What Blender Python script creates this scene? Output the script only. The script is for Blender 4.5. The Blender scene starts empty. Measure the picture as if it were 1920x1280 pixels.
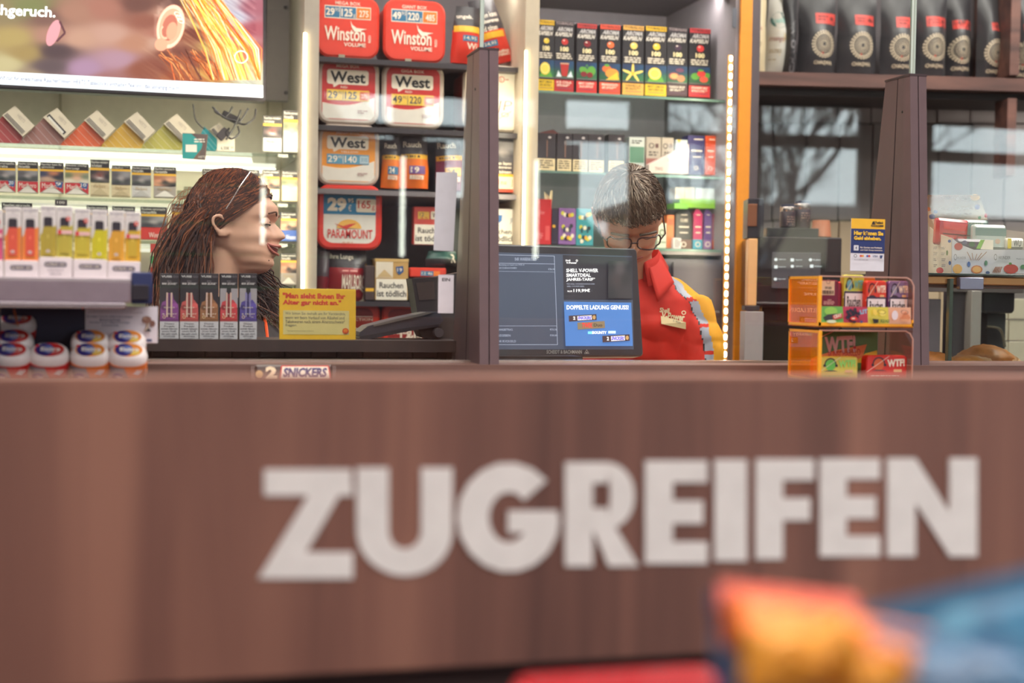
import bpy, bmesh, math, random
from mathutils import Vector, Matrix, Euler, noise
random.seed(7)
SC = bpy.context.scene
COL = SC.collection
R = math.radians
# ------------------------------------------------------------------ camera
FPX, YAW, PITCH, ROLL, CH = 2667.0, R(15), 0.0334, 0.015, 1.25
fw = Vector((math.sin(YAW)*math.cos(PITCH), math.cos(YAW)*math.cos(PITCH), -math.sin(PITCH)))
r0 = Vector((math.cos(YAW), -math.sin(YAW), 0)); u0 = r0.cross(fw)
rt = r0*math.cos(ROLL)+u0*math.sin(ROLL); up = u0*math.cos(ROLL)-r0*math.sin(ROLL)
EYE = Vector((0, 0, CH))
cam = bpy.data.cameras.new('camera'); cam.sensor_width = 36; cam.lens = 36*FPX/1920
cam.dof.use_dof = True; cam.dof.focus_distance = 3.0; cam.dof.aperture_fstop = 3.0
cam.clip_start = 0.05; cam.clip_end = 300
co = bpy.data.objects.new('camera', cam); COL.objects.link(co); SC.camera = co
m = Matrix((rt, up, -fw)).transposed().to_4x4(); m.translation = EYE; co.matrix_world = m
# ------------------------------------------------------------------ world, lamps, exposure
W = bpy.data.worlds.new('world'); SC.world = W; W.use_nodes = True
nt = W.node_tree; bgn = nt.nodes['Background']
tc = nt.nodes.new('ShaderNodeTexCoord'); sp = nt.nodes.new('ShaderNodeSeparateXYZ'); rp = nt.nodes.new('ShaderNodeValToRGB')
nt.links.new(tc.outputs['Generated'], sp.inputs[0]); nt.links.new(sp.outputs['Z'], rp.inputs[0])
rp.color_ramp.elements[0].position = 0.0; rp.color_ramp.elements[0].color = (0.80, 0.90, 1.0, 1)
rp.color_ramp.elements[1].position = 0.5; rp.color_ramp.elements[1].color = (0.62, 0.78, 1.0, 1)
nz = nt.nodes.new('ShaderNodeTexNoise'); nz.inputs['Scale'].default_value = 3.0; nz.inputs['Detail'].default_value = 4
nt.links.new(tc.outputs['Generated'], nz.inputs['Vector'])
mx = nt.nodes.new('ShaderNodeMixRGB'); mx.inputs[2].default_value = (0.95, 0.96, 1.0, 1)
nt.links.new(nz.outputs['Fac'], mx.inputs[0]); nt.links.new(rp.outputs[0], mx.inputs[1]); nt.links.new(mx.outputs[0], bgn.inputs[0])
bgn.inputs[1].default_value = 6.5
SC.view_settings.view_transform = 'Standard'; SC.view_settings.look = 'None'
SC.view_settings.gamma = 1; SC.view_settings.use_curve_mapping = False
SC.view_settings.exposure = 0.4
SC.cycles.use_denoising = True
SC.cycles.max_bounces = 10; SC.cycles.diffuse_bounces = 4; SC.cycles.transparent_max_bounces = 24
SC.cycles.caustics_reflective = False; SC.cycles.caustics_refractive = False
SC.cycles.sample_clamp_indirect = 6.0
def area(name, loc, rot, sx, sy, power, col=(1, 1, 1)):
    l = bpy.data.lights.new(name, 'AREA'); l.shape = 'RECTANGLE'; l.size = sx; l.size_y = sy; l.energy = power; l.color = col
    o = bpy.data.objects.new(name, l); COL.objects.link(o); o.location = loc; o.rotation_euler = rot; return o
area('ceiling_area_light', (0.6, 3.15, 2.93), (R(12), 0, 0), 4.4, 0.5, 42, (1, .93, .86))
area('ceiling_area_light', (0.6, 1.6, 2.93), (R(-12), 0, 0), 4.4, 0.5, 75, (1, .93, .87))
area('ceiling_area_light', (0.4, -1.2, 2.93), (R(-15), 0, 0), 4.4, 0.5, 85, (1, .94, .90))
area('ceiling_area_light', (2.9, 2.9, 2.93), (R(20), 0, 0), 1.8, 0.5, 40, (1, .93, .88))  # extra light added to brighten the coffee corner
area('ceiling_area_light', (1.5, -1.9, 2.93), (R(10), 0, 0), 5.0, 0.3, 40, (1, .95, .92))

# ------------------------------------------------------------------ pixel -> point on a real plane of the shop
def ray(px, py):
    return (fw + rt*((px-960)/FPX) - up*((py-640)/FPX))
def at(px, py, pl):
    """point of the plane pl (Y value, or (x, y, angle)) under photo pixel px, py"""
    d = ray(px, py)
    if isinstance(pl, (int, float)): p0, a = Vector((0, pl, 0)), 0.0
    else: p0, a = Vector((pl[0], pl[1], 0)), pl[2]
    n = Vector((-math.sin(a), math.cos(a), 0))
    t = (p0-EYE).dot(n)/d.dot(n)
    return EYE + d*t
def fit(x0, y0, x1, y1, pl):
    """bottom centre, width, height, turn of an upright face seen at that photo rectangle"""
    a = 0.0 if isinstance(pl, (int, float)) else pl[2]
    xm, ym = (x0+x1)/2, (y0+y1)/2
    return at(xm, y1, pl), (at(x1, ym, pl)-at(x0, ym, pl)).length, at(xm, y0, pl).z-at(xm, y1, pl).z, a

# ------------------------------------------------------------------ materials
def lin(c): return tuple(((v/255)/12.92 if v/255 <= .04045 else ((v/255+.055)/1.055)**2.4) for v in c)
_M = {}
def C(rgb, rough=.5, metal=0, em=0, grain=.05, spec=.5, bump=0, scale=40, alpha=1):
    key = ('C', tuple(rgb), rough, metal, em, grain, spec, bump, scale, alpha)
    if key in _M: return _M[key]
    mt = bpy.data.materials.new('paint'); mt.use_nodes = True; n = mt.node_tree; b = n.nodes['Principled BSDF']
    col = lin(rgb)+(1,)
    b.inputs['Base Color'].default_value = col; b.inputs['Roughness'].default_value = rough; b.inputs['Metallic'].default_value = metal
    b.inputs['Specular IOR Level'].default_value = spec
    if em:
        b.inputs['Emission Color'].default_value = col; b.inputs['Emission Strength'].default_value = em
    else:
        t = n.nodes.new('ShaderNodeTexCoord'); z = n.nodes.new('ShaderNodeTexNoise'); z.inputs['Scale'].default_value = scale; z.inputs['Detail'].default_value = 3
        n.links.new(t.outputs['Object'], z.inputs['Vector'])
        h = n.nodes.new('ShaderNodeHueSaturation'); h.inputs['Color'].default_value = col
        mr = n.nodes.new('ShaderNodeMapRange'); mr.inputs[3].default_value = 1-grain*2; mr.inputs[4].default_value = 1+grain*2
        n.links.new(z.outputs['Fac'], mr.inputs[0]); n.links.new(mr.outputs[0], h.inputs['Value']); n.links.new(h.outputs[0], b.inputs['Base Color'])
        if bump:
            bu = n.nodes.new('ShaderNodeBump'); bu.inputs['Strength'].default_value = bump; bu.inputs['Distance'].default_value = .002
            n.links.new(z.outputs['Fac'], bu.inputs['Height']); n.links.new(bu.outputs[0], b.inputs['Normal'])
    mt.diffuse_color = col; _M[key] = mt; return mt
def clear(rgb=(255, 255, 255), refl=.045, rough=.0, key=''):
    k = ('G', rgb, refl, rough)
    if k in _M: return _M[k]
    mt = bpy.data.materials.new('clear_sheet'); mt.use_nodes = True; n = mt.node_tree; n.nodes.clear()
    o = n.nodes.new('ShaderNodeOutputMaterial'); mi = n.nodes.new('ShaderNodeMixShader'); tr = n.nodes.new('ShaderNodeBsdfTransparent'); gl = n.nodes.new('ShaderNodeBsdfGlossy')
    tr.inputs[0].default_value = lin(rgb)+(1,); gl.inputs['Roughness'].default_value = rough
    lw = n.nodes.new('ShaderNodeLayerWeight'); lw.inputs[0].default_value = .5
    pw = n.nodes.new('ShaderNodeMath'); pw.operation = 'POWER'; pw.inputs[1].default_value = 5
    ml = n.nodes.new('ShaderNodeMath'); ml.operation = 'MULTIPLY_ADD'; ml.inputs[1].default_value = 1-refl; ml.inputs[2].default_value = refl
    n.links.new(lw.outputs['Facing'], pw.inputs[0]); n.links.new(pw.outputs[0], ml.inputs[0]); n.links.new(ml.outputs[0], mi.inputs[0])
    n.links.new(tr.outputs[0], mi.inputs[1]); n.links.new(gl.outputs[0], mi.inputs[2]); n.links.new(mi.outputs[0], o.inputs[0])
    _M[k] = mt; return mt
def amber_sheet():
    if 'A' in _M: return _M['A']
    mt = clear((255, 216, 120), .06).copy(); n = mt.node_tree; tr = [x for x in n.nodes if x.type == 'BSDF_TRANSPARENT'][0]; mi = [x for x in n.nodes if x.type == 'MIX_SHADER'][0]
    d = n.nodes.new('ShaderNodeBsdfDiffuse'); d.inputs[0].default_value = lin((255, 172, 30))+(1,); t2 = n.nodes.new('ShaderNodeBsdfTranslucent'); t2.inputs[0].default_value = lin((255, 176, 40))+(1,)
    ad = n.nodes.new('ShaderNodeAddShader'); m2 = n.nodes.new('ShaderNodeMixShader'); m2.inputs[0].default_value = .2
    n.links.new(d.outputs[0], ad.inputs[0]); n.links.new(t2.outputs[0], ad.inputs[1]); n.links.new(tr.outputs[0], m2.inputs[1]); n.links.new(ad.outputs[0], m2.inputs[2]); n.links.new(m2.outputs[0], mi.inputs[1])
    _M['A'] = mt; return mt
def wood(dark, mid, light, scale=3.0, stretch=(6, 6, .5), rough=.55, fine=.25):
    k = ('W', dark, mid, light, scale, stretch, rough)
    if k in _M: return _M[k]
    mt = bpy.data.materials.new('wood_grain'); mt.use_nodes = True; n = mt.node_tree; b = n.nodes['Principled BSDF']
    t = n.nodes.new('ShaderNodeTexCoord'); mp = n.nodes.new('ShaderNodeMapping'); mp.inputs['Scale'].default_value = stretch
    z = n.nodes.new('ShaderNodeTexNoise'); z.inputs['Scale'].default_value = scale; z.inputs['Detail'].default_value = 5; z.inputs['Distortion'].default_value = .6
    z2 = n.nodes.new('ShaderNodeTexNoise'); z2.inputs['Scale'].default_value = scale*12; z2.inputs['Detail'].default_value = 2
    r = n.nodes.new('ShaderNodeValToRGB'); e = r.color_ramp.elements
    e[0].position = .33; e[0].color = lin(dark)+(1,); e[1].position = .68; e[1].color = lin(light)+(1,); q = e.new(.5); q.color = lin(mid)+(1,)
    ma = n.nodes.new('ShaderNodeMath'); ma.operation = 'MULTIPLY_ADD'; ma.inputs[1].default_value = fine*.3; 
    n.links.new(t.outputs['Object'], mp.inputs[0]); n.links.new(mp.outputs[0], z.inputs['Vector']); n.links.new(mp.outputs[0], z2.inputs['Vector'])
    n.links.new(z2.outputs['Fac'], ma.inputs[0]); n.links.new(z.outputs['Fac'], ma.inputs[2])
    n.links.new(ma.outputs[0], r.inputs[0]); n.links.new(r.outputs[0], b.inputs['Base Color']); b.inputs['Roughness'].default_value = rough
    _M[k] = mt; return mt
def vcol(em=0, rough=.5):
    k = ('V', em, rough)
    if k in _M: return _M[k]
    mt = bpy.data.materials.new('printed_colours'); mt.use_nodes = True; n = mt.node_tree; b = n.nodes['Principled BSDF']
    a = n.nodes.new('ShaderNodeAttribute'); a.attribute_name = 'Col'
    if em:
        b.inputs['Base Color'].default_value = (.02, .02, .02, 1)
        n.links.new(a.outputs['Color'], b.inputs['Emission Color']); b.inputs['Emission Strength'].default_value = em
    else: n.links.new(a.outputs['Color'], b.inputs['Base Color'])
    b.inputs['Roughness'].default_value = rough; _M[k] = mt; return mt

# ------------------------------------------------------------------ mesh builder
class MB:
    def __init__(s): s.v = []; s.f = []; s.m = []; s.mats = []; s.c = {}; s.T = Matrix.Identity(4)
    def mi(s, mat):
        if mat not in s.mats: s.mats.append(mat)
        return s.mats.index(mat)
    def add(s, vs, fs, mat, cols=None):
        o = len(s.v); s.v += [tuple(s.T @ Vector(p)) for p in vs]; i = s.mi(mat)
        for f in fs: s.f.append(tuple(o+k for k in f)); s.m.append(i)
        if cols:
            for k, c in enumerate(cols): s.c[o+k] = c
        return s
    def box(s, x0, x1, y0, y1, z0, z1, mat):
        vs = [(x, y, z) for x in (x0, x1) for y in (y0, y1) for z in (z0, z1)]
        return s.add(vs, [(0, 1, 3, 2), (4, 6, 7, 5), (0, 4, 5, 1), (2, 3, 7, 6), (0, 2, 6, 4), (1, 5, 7, 3)], mat)
    def rings(s, rings, mat, closed=True, cap0=True, cap1=True):
        n = len(rings[0]); vs = [p for r in rings for p in r]; fs = []
        for k in range(len(rings)-1):
            for i in range(n if closed else n-1):
                j = (i+1) % n; fs.append((k*n+i, k*n+j, (k+1)*n+j, (k+1)*n+i))
        if cap0: fs.append(tuple(reversed(range(n))))
        if cap1: fs.append(tuple(range((len(rings)-1)*n, len(rings)*n)))
        return s.add(vs, fs, mat)
    def rbox(s, w, h, d, mat, r=.001, c=.0008, seg=2, z0=0, y0=0, x0=0):
        """upright box with rounded XZ outline and chamfered front/back; front face at y0"""
        def out(k, y):
            ww, hh, rr = w/2-k, h/2-k, max(r-k, 1e-5)
            pts = []
            for q, (sx, sz) in enumerate(((1, -1), (1, 1), (-1, 1), (-1, -1))):
                for i in range(seg+1):
                    a = -math.pi/2+q*math.pi/2+i/seg*math.pi/2
                    pts.append((x0+sx*(ww-rr)+rr*math.cos(a), y, z0+h/2+sz*(hh-rr)+rr*math.sin(a)))
            return pts
        return s.rings([out(c, y0), out(0, y0+c), out(0, y0+d-c), out(c, y0+d)], mat)
    def lathe(s, prof, mat, n=24, sx=1, sy=1, cx=0, cy=0, p=2.0):
        def sup(a):
            ca, sa = math.cos(a), math.sin(a)
            k = (abs(ca)**p+abs(sa)**p)**(-1/p); return ca*k, sa*k
        rings = []
        for r_, z in prof:
            rings.append([(cx+sup(2*math.pi*i/n)[0]*r_*sx, cy+sup(2*math.pi*i/n)[1]*r_*sy, z) for i in range(n)])
        return s.rings(rings, mat)
    def tube(s, pts, r_, mat, n=6, taper=None):
        pts = [Vector(p) for p in pts]; rings = []
        ref = Vector((0, 0, 1))
        for i, p in enumerate(pts):
            t = (pts[min(i+1, len(pts)-1)]-pts[max(i-1, 0)]).normalized()
            if abs(t.dot(ref)) > .95: ref = Vector((1, 0, 0)) if abs(t.x) < .9 else Vector((0, 1, 0))
            a = t.cross(ref).normalized(); b = t.cross(a)
            rr = r_ if taper is None else r_*taper[i] if isinstance(taper, (list, tuple)) else r_*(1-(1-taper)*i/(len(pts)-1))
            rings.append([p+(a*math.cos(2*math.pi*k/n)+b*math.sin(2*math.pi*k/n))*rr for k in range(n)])
        return s.rings(rings, mat)
    def ell(s, c, rad, mat, nu=16, nv=10):
        rings = []
        for j in range(1, nv):
            ph = math.pi*j/nv
            rings.append([(c[0]+rad[0]*math.sin(ph)*math.cos(2*math.pi*i/nu), c[1]+rad[1]*math.sin(ph)*math.sin(2*math.pi*i/nu), c[2]-rad[2]*math.cos(ph)) for i in range(nu)])
        return s.rings(rings, mat)
    def prism(s, poly, y0, y1, mat):
        a = [(x, y0, z) for x, z in poly]; b = [(x, y1, z) for x, z in poly]; return s.rings([a, b], mat)
    def mesh(s, name, smooth=35):
        me = bpy.data.meshes.new(name); me.from_pydata(s.v, [], s.f)
        for mt in s.mats: me.materials.append(mt)
        me.polygons.foreach_set('material_index', s.m)
        if s.c:
            ca = me.color_attributes.new('Col', 'FLOAT_COLOR', 'POINT')
            for i in range(len(s.v)): ca.data[i].color = s.c.get(i, (.5, .5, .5))[:3]+(1,)
        if smooth:
            bm = bmesh.new(); bm.from_mesh(me); bmesh.ops.recalc_face_normals(bm, faces=bm.faces); bm.to_mesh(me); bm.free()
            me.polygons.foreach_set('use_smooth', [True]*len(me.polygons)); me.set_sharp_from_angle(angle=R(smooth))
        me.update(); return me
    def obj(s, name, parent=None, smooth=35, loc=None, rot=None, kind=None):
        return link(name, s.mesh(name, smooth), parent, loc, rot, kind)
def link(name, me, parent=None, loc=None, rot=None, kind=None):
    o = bpy.data.objects.new(name, me); COL.objects.link(o)
    if parent: o.parent = parent
    if loc is not None: o.location = loc
    if rot is not None: o.rotation_euler = rot
    if kind: o['kind'] = kind
    return o
def thing(name, label, cat, loc=(0, 0, 0), rot=(0, 0, 0), group=None):
    o = bpy.data.objects.new(name, None); COL.objects.link(o); o.empty_display_size = .05
    o.location = loc; o.rotation_euler = rot; o['label'] = label; o['category'] = cat
    if group: o['group'] = group
    return o
def struct(name, mb, parent=None, smooth=0, **k):
    o = mb.obj(name, parent, smooth, **k)
    if not parent: o['kind'] = 'structure'
    return o
def dup(root, loc=None, rot=None, label=None, group=None):
    r = root.copy(); COL.objects.link(r)
    if loc is not None: r.location = loc
    if rot is not None: r.rotation_euler = rot
    if label: r['label'] = label
    if group: r['group'] = group
    for ch in list(root.children):
        c = ch.copy(); COL.objects.link(c); c.parent = r
        for g in ch.children:
            d = g.copy(); COL.objects.link(d); d.parent = c
    return r
# ------------------------------------------------------------------ lettering
_T = {}
def tmesh(t, bold):
    k = (t, bold)
    if k not in _T:
        c = bpy.data.curves.new('t', 'FONT'); c.body = t; c.offset = bold; c.resolution_u = 2; c.fill_mode = 'FRONT'
        o = bpy.data.objects.new('t', c); COL.objects.link(o)
        me = bpy.data.meshes.new_from_object(o.evaluated_get(bpy.context.evaluated_depsgraph_get()))
        vs = [tuple(v.co) for v in me.vertices]; fs = [tuple(p.vertices) for p in me.polygons]
        bpy.data.objects.remove(o); bpy.data.curves.remove(c); bpy.data.meshes.remove(me)
        xs = [v[0] for v in vs] or [0, 1]; ys = [v[1] for v in vs] or [0, 1]
        _T[k] = (vs, fs, min(xs), max(xs), min(ys), max(ys))
    return _T[k]
class Print:
    """flat print on a front face: win = photo-pixel window of the face, mapped on w x h metres (origin bottom centre)"""
    def __init__(s, w, h, win, y=0, surf=None, step=.00018, z0=0, x0=0, root=None):
        if root is not None:
            iv = (Matrix.Translation(root.location) @ root.rotation_euler.to_matrix().to_4x4()).inverted(); s.io = iv @ EYE; s.ir = iv.to_3x3()
        s.root = root
        s.mb = MB(); s.w, s.h, s.win, s.y, s.surf, s.step, s.l, s.z0, s.x0 = w, h, win, y, surf, step, 1, z0, x0
    def P(s, x, y):
        if s.root is not None:
            d = s.ir @ ray(x, y); k = (s.y-s.io.y)/d.y; p = s.io+d*k; return p.x, p.z
        a, b, c, d = s.win; u = (x-a)/(c-a); v = (y-b)/(d-b)
        return s.x0+(u-.5)*s.w, s.z0+(1-v)*s.h
    def put(s, pts, fs, mat, cols=None, layer=None):
        L = layer or s.l; vs = []
        for x, y in pts:
            X, Z = s.P(x, y); Y = s.surf(X, Z) if s.surf else s.y
            vs.append((X, Y-L*s.step-.0001, Z))
        s.mb.add(vs, fs, mat, cols); s.l += 1; return s
    def rect(s, x0, y0, x1, y1, mat, n=None, rot=0):
        n = n or (6 if s.surf else 1); pts = []; cx, cy = (x0+x1)/2, (y0+y1)/2; ca, sa = math.cos(rot), math.sin(rot)
        for j in range(n+1):
            for i in range(n+1):
                x, y = x0+(x1-x0)*i/n-cx, y1+(y0-y1)*j/n-cy
                pts.append((cx+x*ca-y*sa, cy+x*sa+y*ca))
        return s.put(pts, [(j*(n+1)+i, j*(n+1)+i+1, (j+1)*(n+1)+i+1, (j+1)*(n+1)+i) for j in range(n) for i in range(n)], mat)
    def poly(s, pts, mat):
        if sum((pts[i][0]*pts[(i+1) % len(pts)][1]-pts[(i+1) % len(pts)][0]*pts[i][1]) for i in range(len(pts))) > 0: pts = pts[::-1]
        return s.put(pts, [tuple(range(len(pts)))], mat)
    def rr(s, x0, y0, x1, y1, r, mat, seg=4):
        p = []
        for q, (cx, cy) in enumerate(((x1-r, y1-r), (x0+r, y1-r), (x0+r, y0+r), (x1-r, y0+r))):
            for i in range(seg+1):
                a = q*math.pi/2+i/seg*math.pi/2; p.append((cx+r*math.cos(a), cy+r*math.sin(a)))
        return s.poly(p, mat)
    def oval(s, cx, cy, rx, ry, mat, n=18, rot=0, a0=0, a1=2*math.pi):
        ca, sa = math.cos(rot), math.sin(rot); p = []
        for i in range(n):
            a = a0+(a1-a0)*i/(n if a1-a0 > 6.28 else n-1); x, y = rx*math.cos(a), ry*math.sin(a); p.append((cx+x*ca-y*sa, cy+x*sa+y*ca))
        return s.poly(p, mat)
    def ring(s, cx, cy, rx, ry, t, mat, n=20, a0=0, a1=2*math.pi, rot=0):
        full = a1-a0 > 6.28; ca, sa = math.cos(rot), math.sin(rot); p = []
        k = n if full else n+1
        for i in range(k):
            a = a0+(a1-a0)*i/n
            for q in (1, 1-t/max(rx, 1e-6)):
                x, y = rx*q*math.cos(a), ry*q*math.sin(a); p.append((cx+x*ca-y*sa, cy+x*sa+y*ca))
        f = [(2*i, 2*i+1, 2*((i+1) % k)+1, 2*((i+1) % k)) for i in range(k if full else k-1)]
        return s.put(p, f, mat)
    def line(s, pts, t, mat):
        for (x0, y0), (x1, y1) in zip(pts, pts[1:]):
            L = math.hypot(x1-x0, y1-y0) or 1; nx, ny = -(y1-y0)/L*t/2, (x1-x0)/L*t/2
            l = s.l; s.poly([(x0+nx, y0+ny), (x1+nx, y1+ny), (x1-nx, y1-ny), (x0-nx, y0-ny)], mat); s.l = l
        s.l += 1; return s
    def text(s, t, x0, y0, x1, y1, mat, bold=.0, it=0, rot=0):
        vs, fs, a, b, c, d = tmesh(t, bold); cx, cy = (x0+x1)/2, (y0+y1)/2; ca, sa = math.cos(rot), math.sin(rot); pts = []
        for v in vs:
            u = (v[0]-a)/max(b-a, 1e-6); q = (v[1]-c)/max(d-c, 1e-6)
            x = x0+(x1-x0)*u+it*(y1-y0)*(q-.5)-cx; y = y1+(y0-y1)*q-cy
            pts.append((cx+x*ca-y*sa, cy+x*sa+y*ca))
        return s.put(pts, fs, mat)
    def small(s, x0, y0, x1, y1, n, mat, seed=1, words=6):
        """lines of print too small to read: word-long strokes"""
        rn = random.Random(seed); H = (y1-y0)/n; l = s.l
        for k in range(n):
            x = x0+(x1-x0)*.04*rn.random(); end = x1-(x1-x0)*(.35*rn.random() if k == n-1 else .08*rn.random())
            while x < end:
                wd = (x1-x0)/words*(.5+rn.random()); e = min(x+wd, end)
                s.l = l; s.rect(x, y0+H*(k+.22), e, y0+H*(k+.72), mat, n=1); x = e+(x1-x0)/words*.22
        s.l = l+1; return s
    def paint(s, x0, y0, x1, y1, pts, mat, nx=14, ny=12, pw=3.0, fn=None):
        """a soft picture from colour spots [(u, v, (r,g,b))]"""
        P, cols = [], []
        for j in range(ny+1):
            for i in range(nx+1):
                u, v = i/nx, j/ny; w0 = 0; a = [0, 0, 0]
                for q in pts:
                    d = ((u-q[0])**2+(v-q[1])**2)**.5+.015; w_ = d**-pw*(q[3] if len(q) > 3 else 1)
                    w0 += w_
                    for k in range(3): a[k] += q[2][k]*w_
                c = [t/w0 for t in a]
                if fn: c = fn(u, v, c)
                cols.append(lin([max(0, min(255, t)) for t in c])); P.append((x0+(x1-x0)*u, y0+(y1-y0)*v))
        n = nx+1
        return s.put(P, [(j*n+i, (j+1)*n+i, (j+1)*n+i+1, j*n+i+1) for j in range(ny) for i in range(nx)], mat, cols)
    def obj(s, name, parent, **k): return s.mb.obj(name, parent, smooth=0, **k)

WHITE, CREAM, BLACK, DARK = C((240, 236, 230)), C((236, 220, 190)), C((28, 26, 30)), C((52, 48, 54))
YEL, RED, BLUE, ORG = C((240, 190, 50)), C((205, 45, 42)), C((50, 110, 165)), C((235, 125, 45))
def carton(name, label, cat, px, pl, d, mat, group=None, rot=(0, 0, 0), r=.0008, c=.0006, seg=1, part='box_body'):
    """upright box-like thing whose front is seen at photo rectangle px; returns (root, w, h, Print factory)"""
    p, w, h, a = fit(*px, pl); t = thing(name, label, cat, p, (rot[0], rot[1], rot[2]+a), group)
    mb = MB(); mb.rbox(w, h, d, mat, r, c, seg); mb.obj(part, t)
    return t, w, h, Print(w, h, px)
def curve2(pts, n=8):
    """Catmull-Rom through points"""
    P = [Vector(p) for p in pts]; P = [P[0]*2-P[1]]+P+[P[-1]*2-P[-2]]; out = []
    for i in range(1, len(P)-2):
        for k in range(n):
            t = k/n; a, b, c, d = P[i-1:i+3]
            out.append(.5*((2*b)+(-a+c)*t+(2*a-5*b+4*c-d)*t*t+(-a+3*b-3*c+d)*t**3))
    out.append(P[-2]); return out
# ================================================================== SETTING
GREYL, PURP, LILAC = C((128, 118, 120), .6), C((92, 80, 86), .6), C((150, 142, 146), .6)
XL, XR, YB, YF, ZC = -2.2, 7.4, 4.95, -4.0, 2.98
b = MB(); b.box(XL-.1, XR+.1, YF-.1, YB+.1, -.1, 0, C((150, 140, 135), .3, scale=3)); struct('floor', b)
b = MB(); b.box(XL-.1, XR+.1, YF-.1, YB+.1, ZC, ZC+.1, C((205, 198, 192), .8)); struct('ceiling', b)
b = MB(); b.box(XL-.1, XR+.1, YB, YB+.1, 0, ZC, C((128, 118, 116), .7)); struct('wall_back', b)
b = MB(); b.box(XL-.1, XL, YF, YB, 0, ZC, C((170, 160, 155), .7)); struct('wall_left', b)
b = MB(); b.box(XR, XR+.1, YF, YB, 0, ZC, C((150, 140, 135), .7)); struct('wall_right', b)
# window wall behind the camera, mirrored in the counter screens
WX = [(1.12, 1.62), (1.77, 2.23), (2.44, 2.94), (3.06, 3.77), (4.05, 4.75), (4.95, 5.45), (5.7, 7.1)]
b = MB(); WM = C((136, 124, 126), .5)
xs = [XL]+[v for w_ in WX for v in w_]+[XR]
for i in range(0, len(xs), 2): b.box(xs[i], xs[i+1], YF-.1, YF, 0, ZC, WM)
for a0, a1 in WX:
    b.box(a0, a1, YF-.1, YF, 2.52, ZC, WM); b.box(a0, a1, YF-.08, YF, 2.24, 2.32, WM); b.box(a0, a1, YF-.1, YF, 0, 1.42, WM)
struct('wall_front', b)
for i, (a0, a1) in enumerate(WX):
    b = MB(); FR = C((70, 64, 68), .4)
    b.box(a0, a0+.02, YF-.06, YF+.02, 1.42, 2.52, FR); b.box(a1-.02, a1, YF-.06, YF+.02, 1.42, 2.52, FR)
    b.box(a0, a1, YF-.06, YF+.02, 1.42, 1.45, FR); b.box(a0, a1, YF-.06, YF+.02, 2.50, 2.52, FR)
    w_ = struct('window_%d' % (i+1), b)
    for z0, z1 in ((1.45, 2.24), (2.32, 2.50)):
        p_ = MB(); p_.box(a0+.02, a1-.02, YF-.045, YF-.035, z0, z1, clear((248, 252, 250), .03)); p_.obj('pane', w_, 0)
b = MB(); b.box(-40, 60, -60, YF-.1, -.12, -.02, C((120, 118, 116), .8, scale=2)); struct('ground', b)
t = thing('added_cooler', 'tall grey drinks cooler with light tubes, mirrored faintly in the glass screens', 'cooler', (.3, -3.2, 0))  # added behind the viewer to weaken window reflections; tubes give mirrored streaks
b = MB(); b.box(-1.7, 1.4, -.4, .3, 0, 2.1, C((120, 114, 120), .5)); b.obj('casing', t, 0)
for k in range(4): b = MB(); b.box(-1.6+k*.75, -.92+k*.75, .3, .32, .3, 1.95, C((84, 82, 92), .15)); b.obj('glass_door', t, 0)
for xx, z0, z1 in ((.385, 1.5, 1.86), (1.15, 1.45, 2.0)): b = MB(); b.box(xx-.012, xx+.012, .32, .34, z0, z1, C((250, 255, 240), .5, em=9)); b.obj('light_tube', t, 0)
# forecourt canopy seen only in the mirror image
t = thing('canopy', 'white forecourt canopy with a red edge outside the windows', 'canopy', (-4.5, -16, 0))
b = MB(); b.box(-12, 7.2, -9, 3, 3.9, 4.7, C((225, 222, 215), .6)); b.obj('roof', t, 0, rot=(0, 0, R(14)))
b = MB(); b.box(-12, 7.25, 3.0, 3.06, 3.88, 4.02, C((205, 60, 45), .5)); b.obj('edge_band', t, 0, rot=(0, 0, R(14)))
for cx in (-3, 1.5):
    b = MB(); b.box(cx-.15, cx+.15, -1.1, -.8, 0, 3.9, C((200, 198, 195), .5)); b.obj('pillar', t, 0, rot=(0, 0, R(14)))
# bare tree outside
def bare_tree(name, label, loc, H, seed, levels=5, rt_=.013):
    rn = random.Random(seed); mb = MB(); bark = C((84, 76, 74), .9)
    def br(p, d, L, r_, lv):
        q = p+d*L; mid = (p+q)/2+Vector((rn.uniform(-1, 1), 0, rn.uniform(-1, 1)))*L*.06
        mb.tube([p, mid, q], r_, bark, 3 if lv > 2 else 6, .7)
        if lv >= levels: return
        for k in range(4 if lv < 1 else 3):
            a = rn.uniform(.3, .75); s_ = Vector((rn.uniform(-1, 1), rn.uniform(-.4, .4), rn.uniform(-.1, .4))).normalized()
            br(q if k < 2 else p+(q-p)*rn.uniform(.5, .9), (d*math.cos(a)+s_*math.sin(a)).normalized(), L*rn.uniform(.66, .86), r_*.62, lv+1)
    br(Vector((0, 0, 0)), Vector((.03, 0, 1)), H*.26, H*rt_, 0)
    o = mb.obj(name, None, 60, loc=loc); o['label'] = label; o['category'] = 'tree'; o['group'] = 'bare trees outside the windows'
bare_tree('bare_tree', 'bare wide-branched tree mirrored beside the second counter tower', (5.6, -13, 0), 6.2, 3, 6)
bare_tree('bare_tree', 'smaller bare tree standing beyond the end of the forecourt canopy', (7.4, -21, 0), 6, 5, 5)
bare_tree('bare_tree', 'tall bare tree at the far end of the forecourt', (13.5, -18, 0), 7, 8, 5)
t = thing('low_building', 'long low beige building mirrored below the bare tree', 'building', (14, -26, 0))
b = MB(); b.box(-7, 16, -4, 0, 0, 3.1, C((206, 188, 160), .8, scale=2)); b.obj('wall', t, 0); b = MB(); b.box(-7.3, 16.3, -4.2, .3, 3.1, 3.35, C((120, 112, 108), .7)); b.obj('roof', t, 0)
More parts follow.
